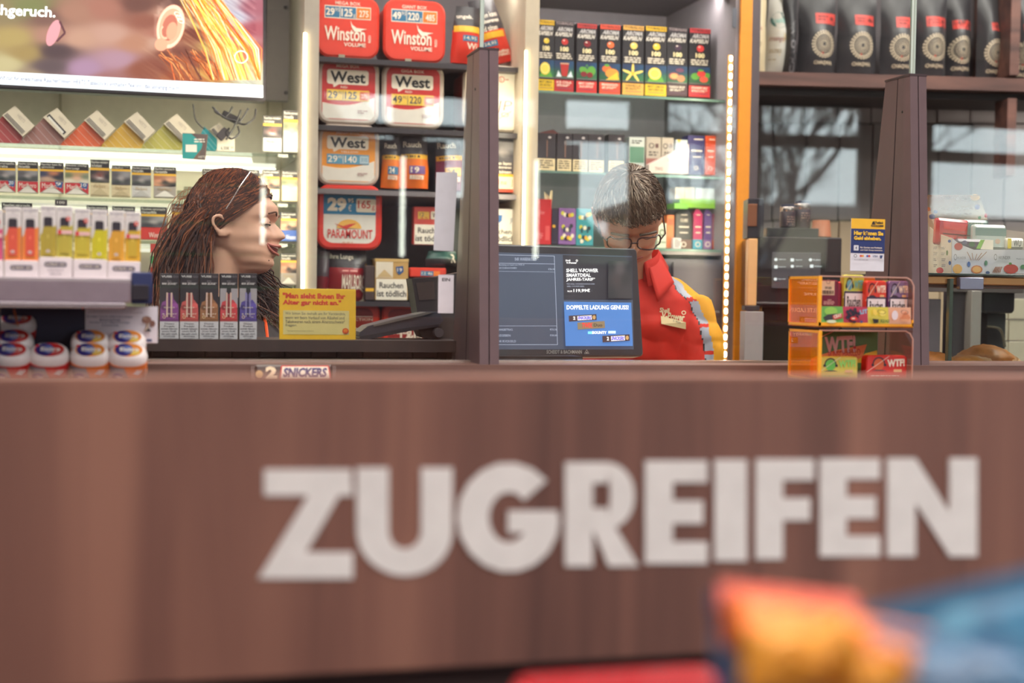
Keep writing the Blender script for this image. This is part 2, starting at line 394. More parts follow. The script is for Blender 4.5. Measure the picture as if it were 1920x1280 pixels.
for k in range(7): b = MB(); b.box(-5.5+k*3, -4+k*3, 0, .05, 1.0, 2.3, C((90, 100, 112), .2)); b.obj('window', t, 0)
b = MB(); rn = random.Random(4)
pts = []
for i in range(60):
    for j in range(6):
        a = math.pi*j/5; rr_ = 1+.25*noise.noise(Vector((i*.4, j*.9, 1)))
        pts.append((i*.5-8, -24+math.cos(a)*.8*rr_, math.sin(a)*(2.2+.9*math.sin(i*.33))*rr_))
b.add(pts, [(i*6+j, (i+1)*6+j, (i+1)*6+j+1, i*6+j+1) for i in range(59) for j in range(5)], C((70, 82, 60), .95, bump=.6, scale=6))
o = b.obj('hedge', None, 80); o['label'] = 'long clipped green hedge beyond the forecourt'; o['category'] = 'hedge'

# ------------------------------------------------------------------ cabinets along the back
def X(px, Y, py=400): return at(px, py, Y).x
def Z(py, Y, px=900): return at(px, py, Y).z
CF = 3.86
xa, xb, xc, xd, xe, xf = X(567, CF), X(595, CF), X(980, CF), X(1006, CF), X(1372, CF), X(1392, CF)
STR = C((255, 236, 190), .5, em=9)
cab = thing('tobacco_cabinet', 'cream backed shop cabinet with lit glass shelves under the screen', 'cabinet', (xa-.8, 4.2, 0))
def part(name, mb, par, **k):   # world-coordinate mesh under a thing at location L
    o = mb.obj(name, None, k.pop('smooth', 0), **k); o.parent = par
    o.matrix_parent_inverse = Matrix.Translation(-Vector(par.location)) if not any(par.rotation_euler) else (Matrix.Translation(par.location) @ par.rotation_euler.to_matrix().to_4x4()).inverted()
    return o
CRM = C((212, 200, 184), .7)
b = MB(); b.box(XL+.02, xa, 4.42, 4.45, .1, 2.5, CRM); part('back_panel', b, cab)
for q in (112, 500):
    b = MB(); xx = X(q, 4.41); b.box(xx-.004, xx+.004, 4.412, 4.42, 1.2, 2.4, C((170, 160, 140))); part('panel_joint', b, cab)
b = MB(); b.box(XL+.02, xa, 3.9, 4.42, .1, .95, PURP); part('base_unit', b, cab)
GEDGE = C((120, 170, 140), .2)
def glass_shelf(pxy, x0, x1, par, y0=3.96, y1=4.40, th=.009, name='glass_shelf', m_=None):
    z = at(pxy[0], pxy[1], y0).z
    b = MB(); b.box(x0, x1, y0+.004, y1, z-th, z, m_ or clear((245, 252, 248), .05)); s_ = part(name, b, par)
    b = MB(); b.box(x0, x1, y0, y0+.004, z-th, z, GEDGE); o = b.obj('glass_edge', None, 0); o.parent = s_; o.matrix_parent_inverse = s_.matrix_parent_inverse.copy()
    return z
ZS1 = glass_shelf((290, 279), XL+.05, xa-.005, cab)
ZS2 = glass_shelf((180, 371), XL+.05, xa-.005, cab)
ZS3 = glass_shelf((320, 452), XL+.05, xa-.005, cab)
ZS4 = glass_shelf((290, 532), XL+.05, xa-.005, cab)
for z_, pw_ in ((ZS1, 9), (ZS2, 1), (ZS3, 1)):
    b = MB(); b.box(XL+.1, xa-.03, 4.30, 4.40, z_-.02, z_-.011, C((250, 244, 225), .5, em=1.6 if pw_ > 5 else .7)); part('shelf_light', b, cab)
    area('shelf_lamp', ((XL+xa)/2, 4.30, z_-.028), (R(-20), 0, 0), xa-XL-.2, .06, 1.1 if pw_ > 5 else .22, (1, .93, .78))
# posts with light strips
def post(x0, x1, label, mat, strip=None, y0=CF, y1=4.45):
    t = thing('cabinet_post', label, 'post', ((x0+x1)/2, (y0+y1)/2, 0), group='uprights of the tobacco cabinets')
    b = MB(); b.box(x0, x1, y0, y1, .0, 2.6, mat); part('side_panel', b, t)
    if strip:
        b = MB(); b.box(strip[0], strip[1], y0-.008, y0, strip[2], strip[3], STR); part('light_strip', b, t)
    return t
post(xa, xb, 'pale grey upright with a glowing strip beside the screen', C((176, 164, 152), .6), (xa-.002, xa+.006, Z(560, CF, 565), Z(62, CF, 567)))
post(xc, xd, 'pale cream upright with a thin light line beside the white bucket', C((200, 184, 162), .6), (xc-.001, xc+.004, Z(470, CF, 978), Z(95, CF, 980)))
area('post_lamp', (xa-.03, CF-.02, 1.62), (R(90), 0, R(25)), .03, .6, 1.6, (1, .88, .65))
area('post_lamp', (xc-.03, CF+.0, 1.62), (R(90), 0, R(25)), .03, .5, .5, (1, .88, .65))
# grey wall strip right of the screen
b = MB(); x0, x1 = X(497, 4.25), X(560, 4.25)
t = thing('cabinet_cheek', 'dark grey cabinet side between the screen and the light strip', 'cabinet side', (x0, 4.25, 1.6))
b.box(x0+.0, x1, 4.24, 4.28, Z(188, 4.25, 500), 2.5, C((112, 104, 104), .6)); part('board', b, t)
for yy in (14, 174):
    b = MB(); c_ = at(536, yy, 4.24); b.ell((c_.x, 4.238, c_.z), (.006, .004, .006), DARK, 10, 6); part('screw', b, t)

mid = thing('bucket_cabinet', 'dark grey cabinet niche stacked with tobacco buckets and pouches', 'cabinet', ((xb+xc)/2, 4.2, 0))
NIC = C((98, 90, 96), .65)
b = MB(); b.box(xb, xc, 4.42, 4.45, .1, 2.5, C((122, 116, 122), .65)); part('back_panel', b, mid)
b = MB(); b.box(xb, xc, CF+.05, 4.42, .1, Z(640, CF, 750), PURP); part('base_unit', b, mid)
def board(px, py, par, x0, x1, mat, y0=3.93, y1=4.41, th=.014):
    z = at(px, py, y0).z; b = MB(); b.box(x0, x1, y0, y1, z-th, z, mat); part('shelf', b, par); return z
for py in (111, 238, 356, 565): board(700, py, mid, xb, xc, C((120, 112, 116), .4) if py == 356 else C((58, 52, 58), .4))
rc = thing('vape_cabinet', 'grey lilac cabinet behind the cashier with boxed goods and a dotted light strip', 'cabinet', ((xd+xe)/2, 4.2, 0))
b = MB(); b.box(xd, xe, 4.42, 4.45, .1, 2.6, C((166, 158, 164), .65)); part('back_panel', b, rc)
b = MB(); b.box(xe, xe+.012, CF, 4.45, .1, 2.6, C((140, 132, 138), .6)); part('side_panel', b, rc)
b = MB(); zt = Z(22, 4.40, 1150); b.box(xd, xe, CF, 4.42, zt, zt+.03, C((112, 102, 108), .6)); part('top_board', b, rc)
ZR1 = board(1170, 178, rc, xd, xe, clear((240, 250, 246), .05), th=.007)
ZR2 = board(1170, 325, rc, xd, xe, clear((240, 250, 246), .05), th=.007)
ZR3 = board(1290, 467, rc, xd, xe, C((176, 168, 172), .4), th=.016)
for z_ in (ZR1, ZR2, ZR3):
    b = MB(); b.box(xd, xe, 3.925, 3.93, z_-.007, z_, C((110, 140, 130), .3)); part('shelf_edge', b, rc)
b = MB(); b.box(xd, xe, CF+.06, 4.42, .1, ZR3-.03, C((84, 78, 88), .6)); part('drawer_unit', b, rc)
for k, yy in enumerate((492, 600)):
    b = MB(); p0, p1 = at(1262, yy, CF+.05), at(1352, yy+88, CF+.05); b.box(p0.x, p1.x, CF+.045, CF+.06, p1.z, p0.z, C((74, 68, 78), .6)); d_ = part('drawer', b, rc)
c_ = at(1332, 585, CF+.03); b = MB(); b.tube([(c_.x-.045, CF+.035, c_.z), (c_.x+.03, CF+.035, c_.z)], .006, C((200, 196, 200), .25, .9), 8); part('handle', b, rc, smooth=40)
# orange end post with dotted strip
t = thing('orange_post', 'orange upright edged with a dotted light strip behind the cashier', 'post', (xf, CF, 0))
b = MB(); b.box(xe+.012, X(1407, CF, 100), CF-.01, CF+.03, 0, 2.6, C((232, 146, 42), .45)); part('orange_panel', b, t)
b = MB(); b.box(X(1407, CF, 100), X(1422, CF, 100), CF-.01, 4.5, 0, 2.6, C((84, 72, 78), .5)); part('dark_edge', b, t)
xs_ = X(1371, CF-.02, 110); b = MB(); b.box(xs_-.007, xs_+.007, CF-.016, CF-.01, Z(700, CF, 1360), Z(105, CF, 1370), C((214, 150, 80))); part('strip_tape', b, t)
LEDM = C((255, 240, 205), .5, em=9); b = MB(); b.rbox(.0085, .0165, .003, LEDM, .004, .0008, 3); led = None; me_ = b.mesh('led')
z = Z(112, CF, 1370)
while z > Z(700, CF, 1357):
    o = link('led', me_); o.location = (xs_, CF-.02, z-.008); o.parent = t; o.matrix_parent_inverse = Matrix.Translation(-Vector(t.location)); z -= .0252
b = MB(); c_ = at(1371, 35, CF); b.rbox(.014, .06, .004, C((120, 120, 130), .3, .6), .0069, .001, 5); o = b.obj('latch', t); o.location = Vector((c_.x+.004, CF-.016, c_.z-.03))-Vector(t.location)
area('led_lamp', (xs_-.03, CF-.05, 1.5), (R(90), 0, R(60)), .02, .9, 1.6, (1, .85, .6))

area('niche_fill', ((xd+xe)/2, CF+.12, zt-.02), (R(25), 0, 0), .8, .05, 2.6, (1, .92, .88))  # fill light added to brighten the vape cabinet, no fitting there
area('niche_fill', ((xb+xc)/2, CF+.02, 2.45), (R(20), 0, 0), .8, .05, 2.0, (1, .92, .88))  # same kind of added fill for the dark bucket cabinet
# ------------------------------------------------------------------ coffee corner (its wall stands at a slight angle)
q = at(1415, 400, 4.15); KA = R(-10.7); KC = (q.x, q.y, KA)
def KP(off): return (q.x-math.sin(KA)*off, q.y+math.cos(KA)*off, KA)
def kbox(name, par, x0, y0, x1, y1, off, d, mat, smooth=0, r=.001, c=.0008, seg=1):
    p, w, h, a = fit(x0, y0, x1, y1, KP(off)); b = MB(); b.rbox(w, h, d, mat, r, c, seg)
    o = b.obj(name, None, smooth or 35, loc=p, rot=(0, 0, a))
    if par:
        o.parent = par; o.matrix_parent_inverse = (Matrix.Translation(par.location) @ par.rotation_euler.to_matrix().to_4x4()).inverted()
    return o
WDK = wood((70, 48, 46), (98, 66, 60), (124, 84, 74), 3, (.6, 6, 6))
cs = thing('coffee_shelf', 'long brown wooden wall shelf carrying the coffee bags', 'shelf', at(1650, 150, KP(0)), (0, 0, KA))
kbox('shelf_board', cs, 1412, 141, 1990, 166, 0, .33, WDK)
kbox('dark_rail', cs, 1412, 166, 1990, 184, .05, .25, C((44, 36, 40), .5))
kbox('back_panel', cs, 1405, -120, 1990, 141, .31, .02, C((92, 84, 88), .7))
kbox('upright', cs, 1893, -60, 1911, 141, -.01, .3, WDK); kbox('upright', cs, 1886, 184, 1903, 330, .0, .1, WDK)
kw = thing('panelled_wall', 'grey brown panelled wall under the coffee shelf', 'wall panels', at(1650, 600, KP(.45)), (0, 0, KA))
PN = C((138, 126, 124), .55, grain=.04, scale=8)
for k in range(11):
    x0 = 1385+k*62
    for (y0, y1) in ((150, 232), (232, 414), (414, 520), (520, 760)):
        kbox('panel', kw, x0+1, y0+1, x0+61, y1-1, .45+.004*((k+y0) % 3), .02, PN if (k < 2 or k > 6 or y0 < 300) else C((196, 172, 142), .5, scale=8), r=.002, c=.002)
kbox('backing', kw, 1380, 150, 2060, 760, .475, .02, DARK)
# ------------------------------------------------------------------ sales counter
CTW = wood((84, 62, 56), (112, 82, 74), (134, 100, 90), 2.5, (.5, 5, 5), .45)
ZT = Z(681, 2.42, 900)
t = thing('service_counter', 'brown wooden service counter carrying the screens and displays', 'counter', (.8, 2.3, 0))
FZ = ZT-.028
b = MB(); b.box(-1.9, 3.2, 2.374, 2.56, ZT-.05, ZT, CTW); part('rear_top', b, t)
b = MB(); b.box(-1.9, 3.2, 2.06, 2.374, FZ-.03, FZ, CTW); part('counter_top', b, t)
b = MB(); b.box(-1.9, 3.2, 2.10, 2.52, 0, FZ-.03, wood((84, 62, 56), (112, 82, 74), (134, 100, 90), 2.5, (5, 5, .5))); part('counter_body', b, t)
b = MB(); b.box(-1.9, 1.395, 2.452, 2.478, ZT, ZT+.004, C((196, 180, 170), .25, .8)); part('glass_channel', b, t)
# raised ledge behind the glass
x0, x1 = X(268, 2.58, 650), X(866, 2.58, 650); z1, z0 = Z(637, 2.58, 600), Z(659, 2.58, 600)
t = thing('raised_ledge', 'dark brown raised ledge with small drawer fronts behind the glass', 'ledge', ((x0+x1)/2, 2.7, ZT-.0))
DB = C((66, 54, 56), .45); b = MB(); b.box(x0-.25, x1, 2.57, 2.72, z0, z1, DB); part('ledge_top', b, t)
b = MB(); b.box(x0-.25, x1-.02, 2.62, 2.71, ZT-.3, z0, C((40, 33, 36), .6)); part('ledge_body', b, t)
b = MB(); b.box(x1-.02, x1, 2.575, 2.71, ZT-.3, z0, DB); part('ledge_leg', b, t)
me_ = MB().rbox(.0445, .021, .01, C((78, 64, 66), .45), .001, .0015, 1).mesh('drawer_front')
k = x0-.2
while k < x1-.06:
    o = link('drawer_front', me_, t); o.location = Vector((k, 2.608, ZT+.0005))-Vector(t.location); k += .0475
# light wooden cashier desk
t = thing('cashier_desk', 'pale wooden cashier desk below the customer display', 'desk', (1.1, 2.75, 0))
b = MB(); z_ = Z(697, 2.62, 1010); b.box(X(925, 2.6), X(1475, 2.6), 2.57, 2.86, z_-.03, z_, C((205, 160, 130), .5)); part('desk_top', b, t)
b = MB(); b.box(X(925, 2.6)+.02, X(1475, 2.6)-.02, 2.6, 2.82, 0, z_-.03, DB); part('desk_body', b, t)
# ------------------------------------------------------------------ towers and screens
def tower(px, label):
    x = at(px, 600, 2.40).x; z0, z1 = ZT, Z(92, 2.42, 888); H = z1-z0
    t = thing('counter_tower', label, 'tower', (x+.017, 2.5, z0), group='screen towers on the counter')
    m1, m2 = C((104, 84, 88), .42, .25), C((64, 48, 52), .5, .1)
    def pr(xa_, xb_, f0, f1, k0, k1, mat, name):   # slab between fractions f0..f1 of the depth; k0: outset
        def yy(f, top): a_, b_ = ((2.42, 2.51) if top else (2.385, 2.60)); return a_+(b_-a_)*f-2.5
        vs = []
        for top in (0, 1):
            zz = H*top
            for X_, f in ((xa_, f0), (xb_, f0), (xb_, f1), (xa_, f1)): vs.append((X_-.017, yy(f, top), zz))
        b = MB(); b.add(vs, [(0, 1, 2, 3), (4, 5, 6, 7), (0, 1, 5, 4), (1, 2, 6, 5), (2, 3, 7, 6), (3, 0, 4, 7)], mat); return b.obj(name, t, 20)
    pr(.0015, .0325, .02, .98, 0, 0, C((22, 17, 20)), 'core')
    pr(-.0005, .0155, -.004, .47, 0, 0, m1, 'cover_panel'); pr(.0175, .034, -.004, .47, 0, 0, m1, 'cover_panel')
    pr(-.0005, .034, .50, 1.0, 0, 0, m1, 'cover_panel')
    b = MB(); b.box(-.0185, .018, -.081, .012, H, H+.004, m2); b.obj('cap', t, 0)
    b = MB(); b.ell((-.0178, -.055, H*.88), (.001, .003, .003), BLACK, 8, 5); b.obj('screw', t)
    return t
T1 = tower(897, 'brown metal counter tower beside the customer display')
T2 = tower(1706, 'brown metal counter tower behind the amber tin displays')
def pane(x0, x1, a, label, z1=2.5, Yp=2.466):
    xm = (x0+x1)/2; t = thing('glass_screen', label, 'glass screen', (xm, Yp, ZT+.005), (0, 0, a), group='counter glass screens')
    w = (x1-x0)/math.cos(a); h = z1-ZT; b = MB(); b.box(-w/2+.002, w/2-.002, -.003, .003, .0, h, clear((250, 253, 251), .047)); b.obj('pane', t, 0)
    for s_ in (-1, 1):
        b = MB(); b.box(s_*w/2-.002, s_*w/2+.002, -.0032, .0032, 0, h, C((190, 205, 195), .15)); b.obj('polished_edge', t, 0)
xa1, xa2 = T1.location.x, T2.location.x
pane(-1.9, xa1-.004, R(0.0), 'clear glass screen between the tall gum display and the first tower')
pane(xa1+.006, xa2-.006, R(-4), 'clear glass screen between the two brown towers before the cashier')
pane(xa2+.008, 3.1, R(1.0), 'clear glass screen beyond the second tower by the tea carton')

# ================================================================== FOREGROUND BOARD
BY = 1.12
t = thing('display_gondola', 'brown wooden gondola with white lettering standing before the counter', 'gondola', (.4, 1.12, 0))
zt_, zb_ = Z(711, BY, 960), Z(1243, BY, 960)
GW = wood((92, 62, 56), (134, 92, 80), (164, 116, 98), 1.5, (7, 7, .35), .5, .1)
b = MB(); b.box(-.75, 1.75, BY, BY+.022, zb_, zt_, GW); part('header_board', b, t)
b = MB(); b.box(-.75, 1.75, BY+.0, BY+.022, zt_, zt_+.0025, C((176, 128, 112), .4)); part('top_trim', b, t)
b = MB(); b.box(-.75, 1.75, BY+.03, BY+.05, .1, zb_+.05, C((60, 40, 38), .7)); part('back_panel', b, t)
b = MB(); b.box(-.75, 1.75, .35, BY+.05, zb_-.11, zb_-.09, C((70, 44, 42), .5)); part('shelf_plate', b, t)
b = MB(); b.box(-.75, 1.75, .4, BY+.03, 0, zb_-.11, C((60, 45, 42), .6)); part('plinth', b, t)
LW = C((250, 246, 242), .5)
def letter(ch, x0, y0, x1, y1):
    """bold geometric capital from stroke quads in the unit square"""
    S = .30; st = S; Q = []
    if ch == 'I': Q = [[(0, 0), (1, 0), (1, 1), (0, 1)]]
    if ch in 'EF':
        sw = .44 if ch == 'E' else .46; sh = .21
        Q = [[(0, 0), (sw, 0), (sw, 1), (0, 1)], [(sw, 1-sh), (1, 1-sh), (1, 1), (sw, 1)], [(sw, .39), (.93, .39), (.93, .61), (sw, .61)]]
        if ch == 'E': Q.append([(sw, 0), (1, 0), (1, sh), (sw, sh)])
    if ch == 'Z': Q = [[(.06, .76), (1, .76), (.98, 1), (.06, 1)], [(0, 0), (1, 0), (1, .24), (.30, .24)], [(0, 0), (.42, .12), (1, .98), (.62, .90)]]
    if ch == 'N': Q = [[(0, 0), (.31, 0), (.31, 1), (0, 1)], [(.69, 0), (1, 0), (1, 1), (.69, 1)], [(.69, 0), (1, 0), (.31, 1), (0, 1)]]
    def arc(cx, cy, rx, ry, tx, ty, a0, a1, n=16):
        for i in range(n):
            p, q_ = a0+(a1-a0)*i/n, a0+(a1-a0)*(i+1)/n
            Q.append([(cx+rx*math.cos(p), cy+ry*math.sin(p)), (cx+rx*math.cos(q_), cy+ry*math.sin(q_)), (cx+(rx-tx)*math.cos(q_), cy+(ry-ty)*math.sin(q_)), (cx+(rx-tx)*math.cos(p), cy+(ry-ty)*math.sin(p))])
    if ch == 'U':
        Q += [[(0, .42), (.33, .42), (.33, 1), (0, 1)], [(.67, .42), (1, .42), (1, 1), (.67, 1)]]; arc(.5, .42, .5, .42, .33, .25, math.pi, 2*math.pi)
    if ch == 'G':
        arc(.51, .5, .51, .5, .31, .27, R(42), R(360)); Q += [[(.5, .36), (1, .36), (1.0, .56), (.5, .56)], ]
    if ch == 'R':
        Q += [[(0, 0), (.38, 0), (.38, 1), (0, 1)], [(.38, .80), (.58, .80), (.58, 1), (.38, 1)], [(.38, .36), (.58, .36), (.58, .56), (.38, .56)], [(.60, 0), (1.02, 0), (.66, .42), (.36, .40)]]
        arc(.58, .68, .38, .32, .34, .12, -math.pi/2, math.pi/2)
    A, B_, Cc, D_ = at(x0, y1, BY), at(x1, y1, BY), at(x1, y0, BY), at(x0, y0, BY); b = MB()
    for kq, qd in enumerate(Q):
        ar = sum(qd[i][0]*qd[(i+1) % len(qd)][1]-qd[(i+1) % len(qd)][0]*qd[i][1] for i in range(len(qd)))
        if ar < 0: qd = qd[::-1]
        P = []
        for u, v in qd:
            bot = A.lerp(B_, u); top = D_.lerp(Cc, u); p = bot.lerp(top, v); P.append((p.x, p.z))
        b.prism(P, BY-.003-kq*.00004, BY, LW)
    part('letter', b, t)
for a_ in (('Z', 484, 879, 661, 1083), ('U', 668, 876, 847, 1078), ('G', 856, 866, 1044, 1071), ('R', 1058, 866, 1193, 1060), ('E', 1208, 863, 1324, 1055), ('I', 1338, 861, 1398, 1050),
           ('F', 1415, 860, 1524, 1047), ('E', 1535, 859, 1647, 1042), ('N', 1661, 858, 1829, 1042)): letter(*a_)
# ================================================================== SCREEN ON THE WALL
TY = 3.95
c_ = at(200, 175, TY); t = thing('wall_screen', 'large wall screen showing a close-up of an ear and blond hair', 'screen', (c_.x, TY, c_.z))
xr = at(500, 90, TY).x; xl = at(-330, 90, TY).x; zb_ = at(246, 178, TY).z
b = MB(); b.rbox(xr-xl, .72, .05, C((46, 40, 46), .35), .006, .003, 2, z0=zb_-c_.z, x0=(xl+xr)/2-c_.x); b.obj('bezel', t)
PR = Print(1, 1, (0, 0, 1, 1), y=0, root=t)
SK, SK2, HR, HY, PK, WH = (222, 160, 140), (196, 140, 170), (176, 84, 48), (246, 190, 90), (214, 90, 110), (240, 225, 240)
sp_ = [(-.2, .3, (170, 130, 80)), (0, .15, (172, 146, 104)), (.05, .45, (214, 180, 110)), (.02, .75, (236, 214, 160)), (.12, .1, (150, 150, 90)), (.1, .62, (196, 160, 96)), (.18, .2, (150, 100, 90)), (.2, .42, (214, 150, 130)),
       (.21, .6, (92, 62, 70)), (.19, .78, (110, 84, 90)), (.12, .9, (190, 160, 130)), (.22, .98, (150, 110, 110)), (.28, .15, (206, 142, 118)), (.3, .45, (236, 176, 150)), (.32, .8, (206, 156, 190)), (.4, .1, (206, 130, 110)), (.42, .4, (238, 178, 158)),
       (.45, .7, (214, 160, 180)), (.4, .95, (190, 120, 120)), (.53, .05, (130, 70, 60)), (.56, .25, (176, 96, 76)), (.52, .5, (222, 150, 120)), (.55, .8, (170, 84, 60)), (.64, .15, (238, 176, 150)), (.62, .4, (206, 120, 100)), (.66, .3, (250, 200, 175)),
       (.6, .5, (240, 180, 155)), (.66, .62, (150, 70, 50)), (.7, .12, (190, 96, 60)), (.72, .4, (170, 80, 50)), (.74, .7, (190, 92, 50)), (.7, .92, (200, 100, 56)), (.76, .1, (246, 186, 110)), (.8, .3, (255, 214, 130)), (.84, .05, (250, 236, 250)),
       (.88, .2, (236, 226, 250)), (.84, .55, (255, 220, 110)), (.86, .75, (255, 236, 170)), (.8, .85, (240, 150, 60)), (.93, .8, (255, 240, 180)), (.97, .93, (255, 245, 215)), (.9, .45, (236, 180, 190)), (.97, .35, (216, 96, 116)), (.98, .1, (206, 110, 130)), (.96, .6, (200, 80, 96)), (.66, .05, (120, 66, 56))]
def hair_fn(u, v, c):
    if u > .5 and (u-.5)*1.1+v*.25 > .12 and u < .97:
        s_ = noise.noise(Vector(((u-v*.45)*60, (v+u*.3)*2.5, 0)))*1.6+noise.noise(Vector(((u-v*.45)*150, v*4, 3)))
        k = min(1, max(0, (u-.52)*5))
        if .55 < u < .70 and v < .60: k *= .12
        c = [c[0]+s_*42*k, c[1]+s_*50*k, c[2]+s_*40*k]
    e = ((u-.635)/.045)**2+((v-.3)/.3)**2
    if .55 < e < 1.05: c = [x+34 for x in c]
    elif e < .3: c = [x-44 for x in c]
    return c
nx_, ny_ = 150, 70; P_, cols_ = [], []
for j in range(ny_+1):
    for i in range(nx_+1):
        x = -320+813*i/nx_; y0_, y1_ = -60, 158+max(-320, x)*.0325*1.0
        # picture bottom follows the white strip
        yb_ = 134+x*.052; y = -80+(yb_+80)*j/ny_
        u, v = x/493, (y)/160
        w0 = 0; a_ = [0, 0, 0]
        for q_ in sp_:
            w_ = ((max(u, -.25)-q_[0])**2*2.2+(max(v, -.1)-q_[1])**2+.0006)**-2.1; w0 += w_
            for k in range(3): a_[k] += q_[2][k]*w_
        c = hair_fn(u, v, [k/w0 for k in a_]); cols_.append(lin([max(0, min(255, k)) for k in c])); P_.append((x, y))
n_ = nx_+1
PR.put(P_, [(j*n_+i, (j+1)*n_+i, (j+1)*n_+i+1, j*n_+i+1) for j in range(ny_) for i in range(nx_)], vcol(.72), cols_)
SW = C((236, 240, 252), em=.7); SN = C((70, 70, 110), em=.3)
PR.poly([(-320, 117), (493, 160), (493, 183), (-320, 142)], SW)
PR.text('achgeruch.', -26, 10, 104, 36, C((255, 255, 255), em=1.0), .02, rot=.045)
PR.text('und nur für erwachsene Raucher*innen. HEETS Tabaksticks enthalten Nikotin, das abhängig macht.', -3, 150, 339, 162, SN, 0, rot=.06)
E_ = lambda c: C(c, em=.72)
PR.l = 2
rn = random.Random(5)
for k in range(46):   # dark strands behind the ear
    x0 = 296+rn.random()*90; c = [(120, 58, 40), (150, 74, 44), (206, 116, 66), (96, 50, 44), (226, 150, 90)][k % 5]
    PR.l = 2; PR.line([(x0, 92+rn.random()*20), (x0+10+rn.random()*14, 118), (x0+26+rn.random()*20, 150)], .8+rn.random(), E_(c))
for k in range(80):   # bright strands sweeping down
    x0 = 335+rn.random()*70; dx = 60+rn.random()*60; c = [(240, 160, 60), (255, 214, 120), (214, 110, 50), (255, 240, 200), (190, 90, 44), (250, 190, 80)][k % 6]
    y0 = -20+rn.random()*20; PR.l = 3; PR.line([(x0, y0), (x0+dx*.42, 42+rn.random()*8), (x0+dx*.75, 92), (min(488, x0+dx), 150)], .7+rn.random()*1.4, E_(c))
PR.l = 4; PR.oval(320, 50, 26, 42, E_((226, 156, 130)), 26, rot=.22); PR.ring(320, 50, 25, 41, 4, E_((246, 196, 172)), 26, rot=.22); PR.oval(318, 52, 14, 25, E_((176, 100, 84)), 20, rot=.2); PR.oval(322, 58, 10, 17, E_((216, 146, 120)), 16, rot=.2); PR.oval(302, 84, 12, 12, E_((222, 150, 124)), 16); PR.ring(310, 60, 10, 14, 3, E_((236, 176, 150)), 14, a0=1.2, a1=4.2)
PR.oval(100, 62, 11, 26, E_((206, 140, 150)), 16, rot=.35); PR.line([(112, 40), (122, 62), (106, 78)], 4, E_((86, 46, 56)))
for k in range(3): PR.ring(333+k*3, 27+k*6, 7, 4, 1.5, C((255, 236, 225), em=.9), rot=.5)
PR.ring(452, 107, 13, 12, 1.6, C((255, 250, 225), em=.9))
PR.obj('display_picture', t)
# ================================================================== LEFT CABINET GOODS
YP = 3.99
WT, NV = C((235, 228, 218)), C((46, 48, 60))
def stripe_holder(i, pk, lowpts, col, label, wt='NICE'):
    """pack stood on its corner in a striped colour holder; pk = corners top,right,bottom,left"""
    cx = sum(p[0] for p in lowpts)/len(lowpts); by = max(p[1] for p in lowpts)
    t = thing('stick_pack', label, 'pack', at(cx, by, YP), group='tobacco stick packs stood on their corners')
    def pr(px, mat, name, y0, d):
        b = MB(); b.prism([(lambda q_: (q_.x-t.location.x, q_.z-t.location.z))(at(x, y, YP+y0)) for x, y in px], y0, y0+d, mat); return b.obj(name, t, 0)
    pr(lowpts, C(col, .4), 'holder', .004, .02); pr(pk, C((226, 212, 190), .45), 'carton', -.012, .022)
    P_ = Print(1, 1, (0, 0, 1, 1), y=.004, root=t, step=.0002); T_, R_, B_, L_ = [Vector(p) for p in pk]
    lt = C(tuple(min(255, int(v*.5+125)) for v in col))
    e = (R_-T_).normalized()
    # stripes parallel to the long lower edge of the pack, clipped to the holder
    A, Bq, Cq, D_ = [Vector(p) for p in lowpts]
    for k in range(1, 6):
        f = k/6; p = A.lerp(D_, f); q_ = Bq.lerp(Cq, min(1, f*1.0)) if f < .3 else None
        L = 200; s_ = (Cq.y-p.y-1)/max(e.y, .1); s_ = min(s_, (Bq-A).length) ; q2 = p+e*max(s_, 3)
        P_.line([(p.x+1, p.y+.5), (q2.x, q2.y)], 1.0, lt)
    P_.obj('stripes_print', t)
    Q_ = Print(1, 1, (0, 0, 1, 1), y=-.012, root=t, step=.0002); n_ = (L_-T_).normalized(); W_ = (R_-T_).length; H_ = (L_-T_).length
    ang = math.atan2(e.y, e.x)
    c = T_+e*W_*.5+n_*H_*.28; Q_.text('HEETS', c.x-9, c.y-3, c.x+9, c.y+3, C((176, 164, 150)), 0, rot=ang)
    for k in range(3 if i != 1 else 1):
        a_, b_ = T_+n_*H_*(.70+k*.09)+e*2, T_+n_*H_*(.70+k*.09)+e*(W_-2); Q_.line([tuple(a_), tuple(b_)], 1.6 if i != 1 else 7, C((110, 104, 104)) if i != 1 else DARK)
    if i == 1:
        a_, b_ = T_+n_*H_*.75+e*5, T_+n_*H_*.75+e*(W_-5); Q_.line([tuple(a_), tuple(b_)], 4, WT)
    Q_.obj('print', t); return t
for i, (dx, tops, col, lab) in enumerate([
        (0, ((28.4, 198), (65, 236), (42.5, 256), (4, 216)), (186, 78, 80), 'white pack on its corner in a crimson striped holder'),
        (1, ((107.4, 202), (141.8, 239.5), (120.3, 259), (80.8, 219.5)), (172, 122, 116), 'white pack on its corner in a mauve striped holder'),
        (2, ((182.5, 206), (216.5, 241), (196, 262), (158, 225)), (236, 108, 66), 'white pack on its corner in an orange striped holder'),
        (3, ((257, 209), (291.5, 245), (270.5, 264.5), (232.5, 228)), (226, 178, 70), 'white pack on its corner in a golden yellow striped holder'),
        (4, ((332, 213), (366, 248), (345, 268), (307, 232)), (192, 182, 92), 'white pack on its corner in an olive green striped holder')]):
    T_, R_, B_, L_ = tops; sy = 268+(B_[0]-45)*.045
    stripe_holder(i, tops, [(L_[0]+1.5, L_[1]+1), (B_[0], B_[1]), (B_[0]-6, sy+.5), (L_[0]-47, sy-2.5)], col, lab)
t = stripe_holder(5, ((411, 229), (423, 243), (409, 257), (393, 243)), [(383, 237), (412, 266), (404, 283), (364, 279)], (50, 168, 178), 'small white pack in a teal striped holder under the cables')
